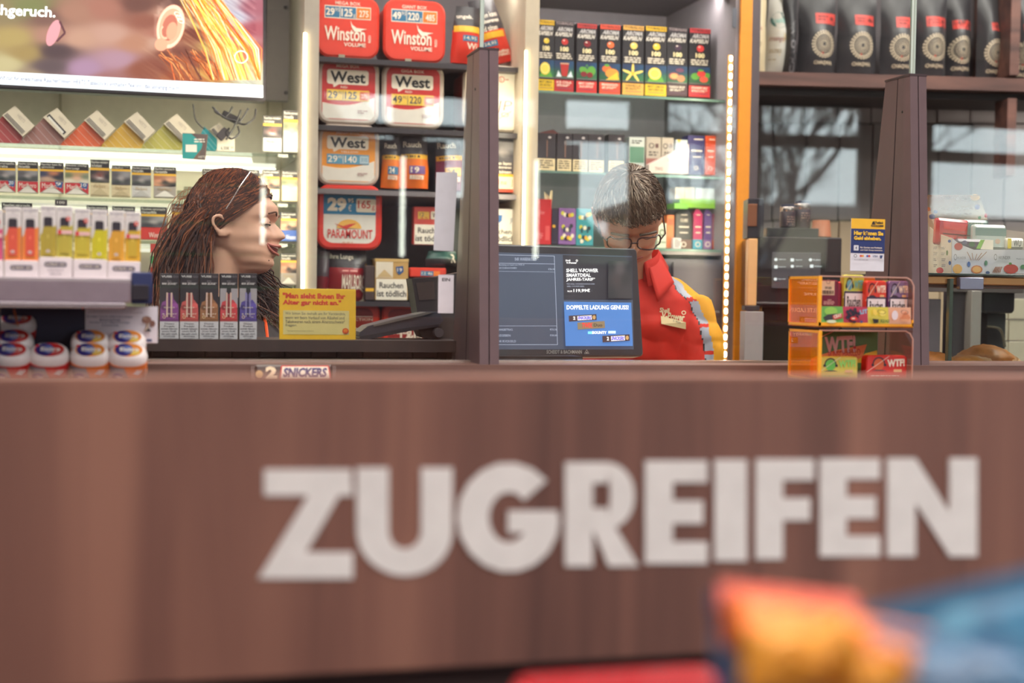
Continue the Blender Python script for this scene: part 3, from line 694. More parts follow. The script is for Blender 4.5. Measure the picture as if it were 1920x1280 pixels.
for x_, lab, colr in ((0, '', 0),):
    c_ = at(365, 299, 3.93); t = thing('teal_card', 'small teal and brown promotion card hanging over the glass shelf edge', 'card', c_, (0, 0, 0))
    P_ = Print(1, 1, (0, 0, 1, 1), y=0, root=t); b = MB()
    b.prism([(lambda q_: (q_.x-c_.x, q_.z-c_.z))(at(x, y, 3.93)) for x, y in ((342, 297), (385, 300), (390, 252), (342, 249))], 0, .002, C((120, 92, 80))); b.obj('card', t, 0)
    P_.poly([(342, 297), (342, 250), (372, 251), (385, 270), (362, 298)], C((40, 150, 150))); P_.poly([(358, 250), (388, 253), (383, 299), (372, 298), (380, 270)], C((96, 80, 78)))
    P_.rect(348, 271, 369, 285, WT); P_.small(364, 259, 384, 268, 2, WT, 3, 3); P_.text('HEETS', 372, 292, 384, 296, WT); P_.obj('print', t)
# price card under the cables
t, w, h, P_ = carton('price_card', 'white price card reading six euros beside the teal pack', 'price card', (407, 254, 440, 283), 3.96, .002, C((232, 222, 205)))
P_.text('6,50€', 414, 274, 430, 282, DARK, .01); P_.text('20', 432, 274, 438, 278, DARK); P_.obj('print', t)
# cable tangle
t = thing('cable_tangle', 'tangle of black cables with an adapter hanging below the screen', 'cables', at(425, 230, 3.95))
def wp(x, y, Y=3.95): return at(x, y, Y)-t.location
for pts_ in ([(398, 200), (410, 212), (424, 222), (440, 226), (452, 232)], [(436, 200), (430, 212), (424, 218)], [(466, 203), (458, 216), (450, 228), (441, 232)], [(480, 204), (476, 222), (460, 233), (446, 230)], [(446, 236), (448, 250), (434, 260), (424, 250), (430, 240)], [(402, 202), (404, 210), (418, 218)], [(362, 195), (366, 222), (376, 236), (384, 242)], [(452, 206), (446, 222), (438, 240), (424, 262)]):
    b = MB(); b.tube(curve2([wp(*q_) for q_ in pts_], 6), .0028 if pts_[0][0] != 362 else .0018, C((36, 32, 36), .4), 6); b.obj('cable', t)
b = MB(); b.rbox(.05, .02, .014, C((36, 32, 36), .4), .004, .002, 3); b.obj('adapter', t, loc=wp(430, 226), rot=(0, R(24), 0))
b = MB(); b.rbox(.034, .022, .014, C((60, 54, 58), .4), .004, .002, 3); b.obj('plug', t, loc=wp(424, 256), rot=(0, R(-48), 0))

PHOTO = [[(.2, .3, (90, 86, 92)), (.5, .5, (170, 160, 160)), (.8, .7, (70, 66, 74)), (.3, .8, (60, 58, 66)), (.75, .25, (150, 146, 150))],
         [(.1, .3, (60, 64, 96)), (.3, .75, (200, 160, 140)), (.6, .2, (190, 120, 90)), (.75, .6, (40, 40, 56)), (.5, .9, (190, 150, 130)), (.95, .3, (50, 50, 66))],
         [(.15, .3, (110, 120, 90)), (.5, .2, (190, 150, 110)), (.5, .55, (228, 176, 150)), (.2, .85, (226, 214, 196)), (.85, .4, (120, 130, 110)), (.8, .9, (214, 206, 190))],
         [(.1, .1, (50, 46, 50)), (.5, .45, (120, 60, 54)), (.5, .6, (206, 196, 196)), (.9, .5, (46, 42, 48)), (.5, .95, (60, 52, 56)), (.1, .9, (50, 46, 50))],
         [(.15, .2, (170, 110, 80)), (.25, .5, (224, 160, 130)), (.7, .4, (226, 170, 140)), (.5, .6, (50, 44, 50)), (.9, .9, (44, 40, 46)), (.1, .95, (210, 150, 120))]]
def cig(px, label, ph=0, brand='red', group='cigarette packs on the glass shelves', Y=YP, price=None, top=.22, txt=('Rauchen verursacht', 'Herzanfälle')):
    base = {'red': (232, 224, 214), 'gold': (214, 196, 160), 'silver': (206, 202, 200), 'grey': (168, 158, 152), 'winston': (200, 60, 54), 'wblue': (40, 80, 160), 'sand': (226, 206, 168)}[brand]
    t, w, h, P = carton('cigarette_pack', label, 'cigarette pack', px, Y, .022, C(base), group)
    x0, y0, x1, y1 = px; H = y1-y0; W = x1-x0
    P.rect(x0, y0, x1, y0+H*top, C((52, 46, 52))); P.text(txt[0], x0+W*.05, y0+H*.03, x0+W*.93, y0+H*(top*.45), WT, .01)
    P.text(txt[1], x0+W*.05, y0+H*(top*.55), x0+W*.6, y0+H*(top*.92), WT, .01)
    P.rect(x0, y0+H*top, x1, y0+H*(top+.07), C((232, 178, 60)))
    P.paint(x0, y0+H*(top+.07), x1, y0+H*.62, PHOTO[ph % 5], vcol(), 10, 8)
    yb = y0+H*.62
    if brand == 'red':
        P.poly([(x0, y1), (x0, yb+1), (x1, yb+1), (x1, y1), ((x0+x1)/2, yb+H*.13)], C((196, 52, 62))); P.text('Marlboro', x0+W*.08, yb+H*.06, x1-W*.08, yb+H*.22, WT)
    elif brand in ('gold', 'silver', 'grey'):
        P.poly([(x0+W*.06, y1-H*.04), ((x0+x1)/2, yb+H*.13), (x1-W*.06, y1-H*.04)], C(tuple(max(0, v-18) for v in base) if brand != 'grey' else (226, 220, 214))); P.text('Marlboro', x0+W*.2, yb+H*.05, x1-W*.2, yb+H*.15, C((176, 150, 110)))
    elif brand in ('winston', 'wblue'): P.text('Winston', x0+W*.32, yb+H*.16, x1-W*.06, yb+H*.32, WT)
    if price: P.poly([(x1-W*.38, yb-1), (x1-W*.02, yb+1), (x1-W*.06, yb+H*.2), (x1-W*.3, yb+H*.17)], C((52, 92, 150))); P.text(price, x1-W*.33, yb+1, x1-W*.1, yb+H*.13, WT, .01)
    P.obj('print', t); return t
cig((-8, 302.5, 29, 360), 'red pack with twenty on its blue tag, at the screen end of its row', 0, 'red', price='20', txt=('verursacht', 'Krebs'))
cig((33, 303, 71, 361.5), 'red chevron cigarette pack with a grey scan picture and no price tag', 0, 'red')
cig((75, 304.5, 119, 362), 'wide red cigarette pack with a picture of a dark blue scene', 1, 'red', price='9', txt=('Rauchen kann Ihr', 'ungeborenes Kind töten'))
cig((122, 307, 166, 364), 'red cigarette pack with a picture of a child with fair hair', 2, 'red', price='10', txt=('Rauchen schädigt', 'Ihre Lunge'))
cig((169, 299.5, 205, 368), 'tall gold cigarette pack with a dark dish picture, highest in its row', 3, 'gold', txt=('Rauchen mindert', 'Ihre Fruchtbarkeit'))
cig((209, 310, 244.5, 369), 'gold cigarette pack with its picture at the very top', 0, 'gold', txt=('Das Rauchen', 'aufgeben'), top=.12)
cig((247, 311, 283, 370), 'silver cigarette pack with a pale grey picture', 0, 'silver')
cig((288, 313, 330, 371), 'grey cigarette pack with two faces turned to each other', 4, 'grey')
cig((379, 317, 430, 374), 'pale cigarette pack half hidden behind the woman, by the clear pusher', 0, 'silver')
cig((435, 318, 486, 375), 'pale cigarette pack standing straight behind the woman', 2, 'sand')
cig((492, 318.5, 524, 376), 'sand coloured cigarette pack above the woman face', 4, 'sand')
cig((528, 320.5, 562, 377), 'sand coloured cigarette pack beside the glowing strip, middle glass shelf', 2, 'sand')
cig((493, 217, 528, 284), 'black and white cigarette pack with a round dish picture on the top glass shelf', 3, 'silver', txt=('Rauchen mindert', 'Ihre Fruchtbarkeit'))
cig((531, 207, 562, 285), 'taller cigarette pack with a skin coloured picture on the top glass shelf', 2, 'silver')
cig((263, 388, 313, 449), 'red bird-logo cigarette pack beside the tall yellow vape cartons', 0, 'winston')
cig((322, 383, 364, 451), 'red cigarette pack with a warm glow behind the woman hair', 4, 'winston')
cig((3, 380, 60, 448), 'cigarette pack with only its dark top showing over the orange cartons', 0, 'gold')
cig((162, 385, 202, 448), 'cigarette pack with its dark top showing over the yellow cartons', 3, 'gold')
cig((210, 387, 253, 450), 'cigarette pack with its dark top showing over the last yellow carton', 1, 'gold')
cig((526, 398, 556, 452), 'blue cigarette pack close to the woman nose', 4, 'wblue')
cig((526, 475, 556, 534), 'cigarette pack with dark faces beside the woman chin', 4, 'grey')
for px, lab, col in (((282, 457, 314, 474), 'small red pack at the top of the pile by the blue box', (206, 70, 66)), ((282, 480, 314, 494), 'small green pack in the middle of the pile by the blue box', (70, 140, 84)), ((282, 501, 314, 514), 'small red pack low in the pile by the blue box', (210, 66, 60)), ((282, 516, 314, 531), 'small orange pack at the foot of the pile by the blue box', (232, 110, 60))):
    t, w, h, P = carton('small_pack', lab, 'pack', px, YP, .03, C(col), 'small flat packs piled by the blue box')
    P.rect(px[0]+12, px[1]+3, px[2]-3, px[3]-5, C((226, 214, 190))); P.small(px[0]+13, px[1]+4, px[2]-4, px[3]-6, 1, C(col), 1, 2); P.obj('print', t)
t, w, h, P = carton('grey_pack', 'plain grey pack standing beside the small flat packs', 'pack', (319, 480, 352, 532), YP, .03, C((150, 140, 132))); P.small(324, 486, 348, 498, 2, WT, 4, 3); P.obj('print', t)
t, w, h, P = carton('shelf_tag', 'small dark shelf tag hanging from the glass above the vape cartons', 'tag', (103, 374, 126, 386), 3.95, .002, C((70, 62, 66))); P.text('100', 107, 377, 121, 382, WT); P.obj('print', t)
for px in ((345, 350, 362, 373), (332, 357, 345, 373)):
    t, w, h, P = carton('pack_pusher', '%s clear plastic pack pusher on the empty place of the glass shelf' % ('taller' if px[0] > 340 else 'lower'), 'pusher', px, YP, .05, clear((216, 216, 212), .07), 'clear pushers on the glass shelf', part='block')

# ================================================================== BUCKETS AND POUCHES
def bucket(px, label, rim, face, Y=3.97, d=.13, group='square tobacco buckets', rr=.2, inset=.07, ic=None):
    p, w, h, a = fit(*px, Y); t = thing('tobacco_bucket', label, 'bucket', p, (0, 0, a), group)
    b = MB(); b.rbox(w*.96, h*.96, d, C(tuple(int(v*.8) for v in face), .4), w*rr, .004, 6, z0=h*.02, y0=.02); b.obj('tub', t)
    b = MB(); b.rbox(w, h, .02, C(rim, .3), w*rr, .006, 6); l = b.obj('lid', t)
    P = Print(w, h, px); i = inset; x0, y0, x1, y1 = px; W = x1-x0; H = y1-y0
    if ic: P.rr(x0+W*i, y0+H*i, x1-W*i, y1-H*i, W*rr*.72, C(ic, .4), 5)
    return t, P, W, H
RD = (224, 66, 50); WR = C((246, 232, 214)); PB, PO = C((58, 120, 160)), C((240, 130, 50))
def winston(px, kind, pr, lab):
    t, P, W, H = bucket(px, lab, RD, RD, ic=(228, 68, 52)); x0, y0, x1, y1 = px
    f = lambda u, v: (x0+W*u, y0+H*v)
    P.text(kind, x0+W*.29, y0+H*.09, x0+W*.69, y0+H*.145, WR, .01)
    P.rect(*f(.12, .165), *f(.86, .37), WR); P.rect(*f(.13, .18), *f(.36, .355), PB); P.rect(*f(.37, .18), *f(.62, .355), PB); P.rect(*f(.63, .18), *f(.85, .355), PO)
    P.text(pr[0], *f(.14, .205), *f(.28, .33), WR, .03); P.text('95', *f(.285, .2), *f(.355, .26), WR); P.text(pr[1], *f(.385, .205), *f(.565, .335), WR, .03); P.text('g', *f(.575, .29), *f(.61, .35), WR); P.text(pr[2], *f(.67, .22), *f(.82, .33), WR, .02)
    P.poly([f(.53, .39), f(.56, .46), f(.63, .51), f(.80, .52), f(.70, .55), f(.72, .57), f(.60, .575), f(.55, .50)], WR)
    P.text('Winston', *f(.12, .5), *f(.77, .73), WR, .02); P.text('VOLUME', *f(.43, .755), *f(.78, .82), WR, .02); P.text('RED', *f(.78, .66), *f(.90, .70), WR, .01, rot=-math.pi/2)
    P.obj('print', t)
    b = MB(); w = W*.00135; q_ = at(x0+W*.4, y1-2, 3.965); b.box(-.009, .009, 0, .001, -.004, .006, C((160, 150, 130))); b.obj('seal_tape', t, 0, loc=q_-t.location)
winston((594, -7, 711, 108), 'MEGA BOX', ('29', '125', '275'), 'red bucket with a white bird logo, by the glowing strip')
winston((719, 0, 835, 116), 'GIANT BOX', ('49', '220', '485'), 'wider red bucket with a white bird logo, beside the leaning pouches')
def west(px, kind, pr, lab, col=(200, 50, 52), sub='RED', pc=(238, 196, 80)):
    t, P, W, H = bucket(px, lab, (196, 178, 166), (206, 60, 50), ic=col); x0, y0, x1, y1 = px
    f = lambda u, v: (x0+W*u, y0+H*v)
    pts = [f(.08, .70)]+[f(.08+.84*k/8, .70+.05*math.sin(k/8*math.pi)-.10*(k/8)**2) for k in range(1, 9)]
    i = 5
    pts += [f(.92, .86), f(.86, .92), f(.14, .92), f(.08, .86)]; P.poly(pts, C((226, 218, 208)))
    P.line([(a, b_-1) for a, b_ in pts[:9]], 1.5, WR)
    P.text(kind, *f(.3, .115), *f(.67, .16), WR, .01); P.rr(*f(.15, .19), *f(.82, .41), W*.04, WR); P.poly([f(.24, .40), f(.36, .40), f(.26, .46)], WR)
    P.text('West', *f(.2, .215), *f(.77, .385), C((34, 32, 36)), .03); P.text(sub, *f(.37, .435), *f(.48 if sub == 'RED' else .66, .465), WR, .01)
    P.rect(*f(.15, .49), *f(.83, .65), C(pc)); k = C((52, 62, 88)) if pc[2] < 100 else WR
    P.text(pr[0], *f(.165, .515), *f(.32, .625), k, .01); P.text('95', *f(.33, .515), *f(.39, .56), k); P.line([f(.41, .51), f(.41, .64)], 1, k); P.text(pr[1], *f(.44, .515), *f(.63, .625), k, .01)
    P.rect(*f(.68, .51), *f(.82, .635), C((214, 92, 52) if pc[2] < 100 else (176, 196, 206))); P.text(pr[2], *f(.70, .54), *f(.80, .605), WR if pc[2] < 100 else PB)
    P.small(*f(.64, .78), *f(.82, .84), 2, C((176, 140, 136)), 5, 3); P.obj('print', t)
west((595, 107, 711, 233), 'MEGA BOX', ('29', '125', '275'), 'red and white speech-bubble bucket under the bird-logo bucket by the strip')
west((716, 117, 832, 241), 'GIGA BOX', ('49', '220', '485'), 'red and white speech-bubble bucket, the larger of the two')
west((595, 233, 711, 348), 'MEGA BOX', ('29', '140', '310'), 'orange speech-bubble bucket standing on the blue and white one', (236, 150, 48), 'YELLOW', (90, 150, 180))
t, P, W, H = bucket((594, 346, 716, 468), 'red rimmed blue and white bucket with a red bird over a sun', (218, 60, 50), (200, 60, 50), ic=(228, 222, 214), inset=.1)
P.rr(606, 356, 704, 402, 9, C((58, 130, 176)), 5); P.rect(606, 384, 704, 402, C((58, 130, 176))); P.text('MEGA BOX', 632, 359, 680, 366, WR, .01)
P.text('29', 613, 371, 649, 397, WR, .06); P.text('95', 651, 372, 662, 380, WR, .02); P.text('€', 652, 384, 658, 396, WR); P.rr(667, 372, 704, 397, 3, WR); P.text('165', 670, 375, 694, 390, C((210, 70, 60)), .02); P.text('g', 696, 384, 702, 394, C((210, 70, 60)))
P.oval(654, 428, 23, 17, C((236, 180, 90)), a0=math.pi, a1=2*math.pi); P.poly([(626, 419), (642, 424), (655, 420), (668, 418), (655, 426), (650, 430), (642, 428)], C((206, 60, 60)))
P.text('PARAMOUNT', 614, 430, 698, 447, C((210, 50, 48)), .01); P.small(640, 452, 672, 458, 1, C((216, 170, 150)), 2, 3); P.obj('print', t)
t, P, W, H = bucket((868, 122, 980, 246), 'white bucket with a thin monogram half hidden by the counter tower', (232, 214, 196), (210, 70, 56), ic=(238, 228, 214))
P.ring(939, 148, 6, 6, 1.4, C((214, 90, 70))); P.text('L', 937, 145, 941, 151, C((214, 90, 70))); P.small(946, 146, 956, 150, 1, C((200, 130, 110)), 1, 2)
BR_ = C((150, 70, 50)); P.text('JP', 930, 188, 958, 212, BR_, -.02, it=.2); P.ring(946, 214, 7, 4, 1.2, BR_); P.line([(935, 222), (958, 207)], .8, BR_); P.obj('print', t)
def pouch(px, label, d, low, top=None, rot=0, Y=3.97, group='tobacco pouches', split=.5, pinch=.75, name='tobacco_pouch', cat='pouch', gloss=.3, part_='pouch_body'):
    p, w, h, a = fit(*px, Y); t = thing(name, label, cat, (p.x, p.y+d/2, p.z), (0, rot, a), group)
    def wid(v): return w/2*(1-(1-pinch)*max(0, v-.25)**1.5*1.3+.02*math.sin(v*13+px[0]))
    def dep(v): return d/2*(math.sin(min(1, v*2.2+.25)*math.pi/2)*(1-max(0, v-.55)*2.0))+.002
    def surf(x, z):
        v = max(0, min(1, z/h)); k = 1-min(1, abs(x)/wid(v))**2.2
        return -(dep(v)*k+.0015*noise.noise(Vector((x*40, z*30, px[0]))))
    n, mm = 10, 14; b = MB(); lo, tp = C(low, gloss, grain=.06), C(top or low, gloss)
    for side in (1, -1):
        vs = []
        for j in range(mm+1):
            v = j/mm; ww = wid(v)
            for i in range(n+1):
                x = -ww+2*ww*i/n; vs.append((x, side*surf(x, v*h)*(1 if side > 0 else 1), v*h))
        o = len(b.v); b.v += vs
        for j in range(mm):
            for i in range(n):
                q_ = [o+j*(n+1)+i, o+j*(n+1)+i+1, o+(j+1)*(n+1)+i+1, o+(j+1)*(n+1)+i]; b.f.append(tuple(q_ if side > 0 else q_[::-1])); b.m.append(b.mi(lo if (j+.5)/mm < split else tp))
    o = len(b.v)
    ff = [(0, i) for i in range(1)]
    b.add([(-wid(0), 0, 0), (wid(0), 0, 0), (wid(0)*.9, -dep(0), 0.0), (-wid(0)*.9, -dep(0), 0.0)], [(0, 1, 2, 3)], lo)
    me = b.mesh(part_, 0); me.polygons.foreach_set('use_smooth', [True]*len(me.polygons)); link(part_, me, t)
    return t, Print(w, h, px, surf=surf, step=.0003)
K0 = C((44, 38, 44)); YW = C((236, 180, 50))
t, P = pouch((848, 10, 905, 118), 'red pouch behind the counter tower top with a price tag of fourteen', .05, (222, 62, 48), (52, 46, 52), R(2), group=None, split=.55); P.text('ungeb.', 855, 26, 884, 36, WR, .02)
P.rect(851, 48, 902, 60, YW); P.rect(866, 66, 895, 77, PB); P.text('14,95', 868, 68, 892, 75, WR, .01); P.text('Wi', 874, 80, 894, 92, WR, .02); P.obj('print', t)
t, P = pouch((905, -8, 968, 118), 'red pouch leaning sideways beside the white bucket', .06, (222, 62, 48), (60, 54, 60), R(-16), Y=3.99, group=None, split=.5, pinch=.7)
for k, (s_, x0, x1) in enumerate((('Rauchen kann', 910, 958), ('ungeborenes', 912, 958), ('Kind töten', 913, 950))): P.text(s_, x0, 20+k*13, x1, 30+k*13, WR, .02 if k else 0)
P.rect(908, 58, 962, 70, YW); P.rect(915, 74, 943, 85, PB); P.text('24,95', 918, 76, 940, 83, WR, .01); P.text('Winston', 925, 90, 964, 106, WR, .02); P.obj('print', t)
for px, lab, low, ru, pr in (((716, 246, 752, 352), 'orange pouch beside the orange bucket with a price of twenty-four', (236, 124, 40), 2, '24'), ((752, 243, 806, 352), 'bright orange pouch with a price of nineteen in a purple square', (240, 118, 34), 0, '19'), ((822, 243, 876, 358), 'dark purple pouch beside the counter tower with a yellow price', (120, 40, 74), -4, '24')):
    t, P = pouch(px, lab, .05, low, (60, 54, 62), R(ru), group='pouches on the middle shelf', split=.55); x0, y0, x1, y1 = px; W = x1-x0; H = y1-y0
    P.text('Rauch', x0+W*.1, y0+H*.2, x0+W*.7, y0+H*.3, WR, .02); P.rect(x0+W*.04, y0+H*.42, x1-W*.04, y0+H*.5, YW); P.small(x0+W*.1, y0+H*.43, x1-W*.1, y0+H*.49, 1, K0, 2, 4)
    P.rect(x0+W*.28, y0+H*.62, x0+W*.85, y0+H*.76, C((120, 90, 150)) if pr == '19' else PB if low[0] > 200 else YW); P.text(pr, x0+W*.33, y0+H*.64, x0+W*.62, y0+H*.74, WR if low[0] > 200 else DARK, .02)
    P.rect(x0+W*.3, y0+H*.78, x0+W*.8, y0+H*.85, WR); P.text('100g', x0+W*.38, y0+H*.79, x0+W*.74, y0+H*.845, C((210, 120, 70))); P.obj('print', t)
def tin(px, label, body, warn, d=.05, Y=3.97, top=None, name='tobacco_tin', cat='tin', lid=None):
    t, w, h, P = carton(name, label, cat, px, Y, d, C(body, .35), r=.004, c=.002, seg=3)
    if lid: b = MB(); b.rbox(w*1.03, h*.08, d+.002, C(lid, .35), .002, .001, 2, z0=h*.93, y0=-.001); b.obj('lid', t)
    if warn:
        y = warn; P.rect(px[0]+2, y, px[2]-2, px[3]-1, C((240, 232, 218))); hh = px[3]-y
        P.text('Rauchen', px[0]+(px[2]-px[0])*.13, y+hh*.15, px[2]-(px[2]-px[0])*.15, y+hh*.43, DARK, .02); P.text('ist tödlich', px[0]+(px[2]-px[0])*.06, y+hh*.53, px[2]-(px[2]-px[0])*.06, y+hh*.83, DARK, .02)
    return t, P
t, P = tin((775, 388, 838, 459), 'red topped pack with a smoking warning behind the paper sheet', (206, 80, 74), 421, .03, name='warning_pack', cat='pack'); P.rect(783, 397, 804, 411, C((236, 190, 90))); P.text('12', 786, 399, 794, 406, C((70, 80, 110))); P.text('45', 785, 407, 802, 411, C((200, 80, 50))); P.rr(807, 396, 832, 411, 2, WR); P.text('West', 810, 399, 830, 408, DARK, .02); P.obj('print', t)
t, P = tin((905, 391, 968, 458), 'white monogram pack with a smoking warning beside the customer display', (226, 220, 216), 424, .03, name='warning_pack', cat='pack'); P.poly([(930, 403), (941, 403), (940, 414), (935, 418), (930, 414)], C((50, 110, 180))); P.text('JPS', 955, 408, 966, 420, C((90, 100, 120))); P.obj('print', t)
t, P = tin((905, 262, 975, 360), 'red and cream tin with a warning picture beneath the white bucket', (70, 60, 66), None, .05); P.paint(907, 266, 973, 304, PHOTO[0], vcol(), 8, 6)
for k, s_ in enumerate(('Rauchen kann', 'Ihr ungeborenes', 'Kind töten')): P.text(s_, 912, 303+k*8, 958, 309+k*8, WR, .02)
P.rect(907, 326, 974, 331, YW); P.rect(907, 331, 974, 354, C((238, 222, 196))); P.rect(930, 335, 934, 346, C((220, 70, 40))); P.small(938, 340, 950, 346, 2, C((200, 120, 70)), 3, 2); P.text('JPS', 958, 335, 971, 350, C((200, 110, 40))); P.rect(907, 354, 974, 360, C((214, 80, 50))); P.obj('print', t)
t, P = pouch((608, 466, 690, 566), 'dark red pouch with a white roof emblem and yellow warning band', .07, (150, 36, 44), (50, 44, 50), R(1), group=None, split=.62, pinch=.92)
P.text('Ihre Lunge', 618, 476, 662, 488, WR, .01); P.poly([(612, 490), (688, 493), (688, 505), (612, 502)], YW); P.small(616, 493, 684, 502, 2, K0, 3, 7); P.small(640, 505, 680, 510, 1, C((220, 150, 140)), 3, 3)
P.text('MARLBORO', 640, 514, 700 if False else 686, 542, WR, .02); P.poly([(660, 566), (660, 546), (672, 536), (686, 546), (686, 566)], C((224, 206, 180))); P.oval(673, 553, 5, 5, C((170, 50, 50))); P.obj('print', t)
t, P = pouch((590, 470, 616, 566), 'dark red pouch squeezed between the upright and the roof emblem pouch', .05, (120, 34, 44), (80, 70, 78), R(4), group=None, split=.5); P.obj('print', t) if P.mb.v else None
t, P = tin((703, 486, 765, 563), 'gold tobacco tin with a large smoking warning', (196, 156, 96), 523, .07, lid=(206, 170, 110)); P.rect(704, 491, 736, 521, C((226, 214, 196))); P.poly([(706, 520), (720, 505), (736, 520)], C((206, 176, 130))); P.poly([(741, 500), (755, 498), (756, 509), (748, 515), (743, 510)], C((44, 84, 140))); P.text('19', 744, 502, 753, 509, WR, .01); P.obj('print', t)
t, P = tin((684, 498, 702, 563), 'dark tin with a yellow band tucked beside the gold tin', (74, 58, 58), None, .05); P.rect(685, 540, 701, 546, YW); P.obj('print', t)
p, w, h, a = fit(768, 502, 836, 566, 3.97); t = thing('tobacco_tub', 'dark tub with a bright red lid behind the card terminal', 'tub', p)
b = MB(); b.rbox(w*.8, h*.75, .09, C((64, 50, 54), .4), .006, .003, 3, y0=.004); b.obj('tub_body', t); b = MB(); b.rbox(w, h*.28, .1, C((222, 66, 50), .35), .004, .003, 3, z0=h*.72); b.obj('lid', t)
P = Print(w, h, (768, 502, 836, 566)); P.rect(788, 508, 812, 517, PB); P.rect(812, 508, 824, 517, PO); P.text('12', 790, 510, 798, 515, WR, .01); P.text('46', 801, 510, 810, 515, WR, .01); P.rect(772, 538, 780, 552, YW); P.obj('print', t)
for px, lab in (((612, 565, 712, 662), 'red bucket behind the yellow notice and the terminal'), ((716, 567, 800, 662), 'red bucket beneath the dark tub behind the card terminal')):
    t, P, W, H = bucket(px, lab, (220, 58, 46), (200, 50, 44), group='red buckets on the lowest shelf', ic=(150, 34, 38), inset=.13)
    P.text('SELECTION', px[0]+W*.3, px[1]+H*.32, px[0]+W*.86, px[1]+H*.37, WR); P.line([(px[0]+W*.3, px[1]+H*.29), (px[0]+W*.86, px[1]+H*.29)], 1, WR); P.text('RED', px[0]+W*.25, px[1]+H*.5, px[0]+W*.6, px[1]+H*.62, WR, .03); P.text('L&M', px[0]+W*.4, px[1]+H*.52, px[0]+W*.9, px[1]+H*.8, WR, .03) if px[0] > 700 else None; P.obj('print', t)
t, P = pouch((800, 470, 862, 500), 'dark pouch with a green corner lying above the red tub lid', .04, (50, 44, 48), (40, 80, 74), R(0), group=None); P.text('R', 846, 476, 856, 492, WR, .02); P.obj('print', t)

# ================================================================== VAPE CABINET GOODS
AX = [(1007, 1038), (1038.6, 1075), (1080, 1118), (1123, 1162), (1166, 1206), (1208.5, 1248.5), (1249.5, 1288), (1290.6, 1330.5)]
AT = [37.5, 40, 44.5, 46.4, 48, 49.7, 51.6, 53.5]; AB = [171, 172, 174, 176.3, 178, 180, 180.5, 182.4]
AC = [((226, 180, 30), 'MINT LEMON', (232, 196, 70), 'lemon'), ((60, 50, 56), 'ICE COLA', (200, 50, 46), 'cola'), ((196, 56, 56), 'MINT CHERRY', (130, 30, 40), 'cherry'), ((226, 80, 54), 'MANGO', (240, 110, 60), 'mango'),
      ((226, 170, 80), 'VANILLA', (240, 206, 110), 'vanilla'), ((226, 180, 30), 'MINT LEMON', (232, 196, 70), 'second lemon'), ((60, 50, 56), 'PASSION FRUIT', (70, 50, 70), 'passion fruit'), ((206, 60, 66), 'STRAWBERRY MINT', (220, 60, 60), 'strawberry')]
LC = [(232, 190, 30), (190, 44, 46), (214, 54, 50), (232, 84, 56), (238, 176, 84), (232, 190, 40), (84, 56, 66), (216, 60, 66)]
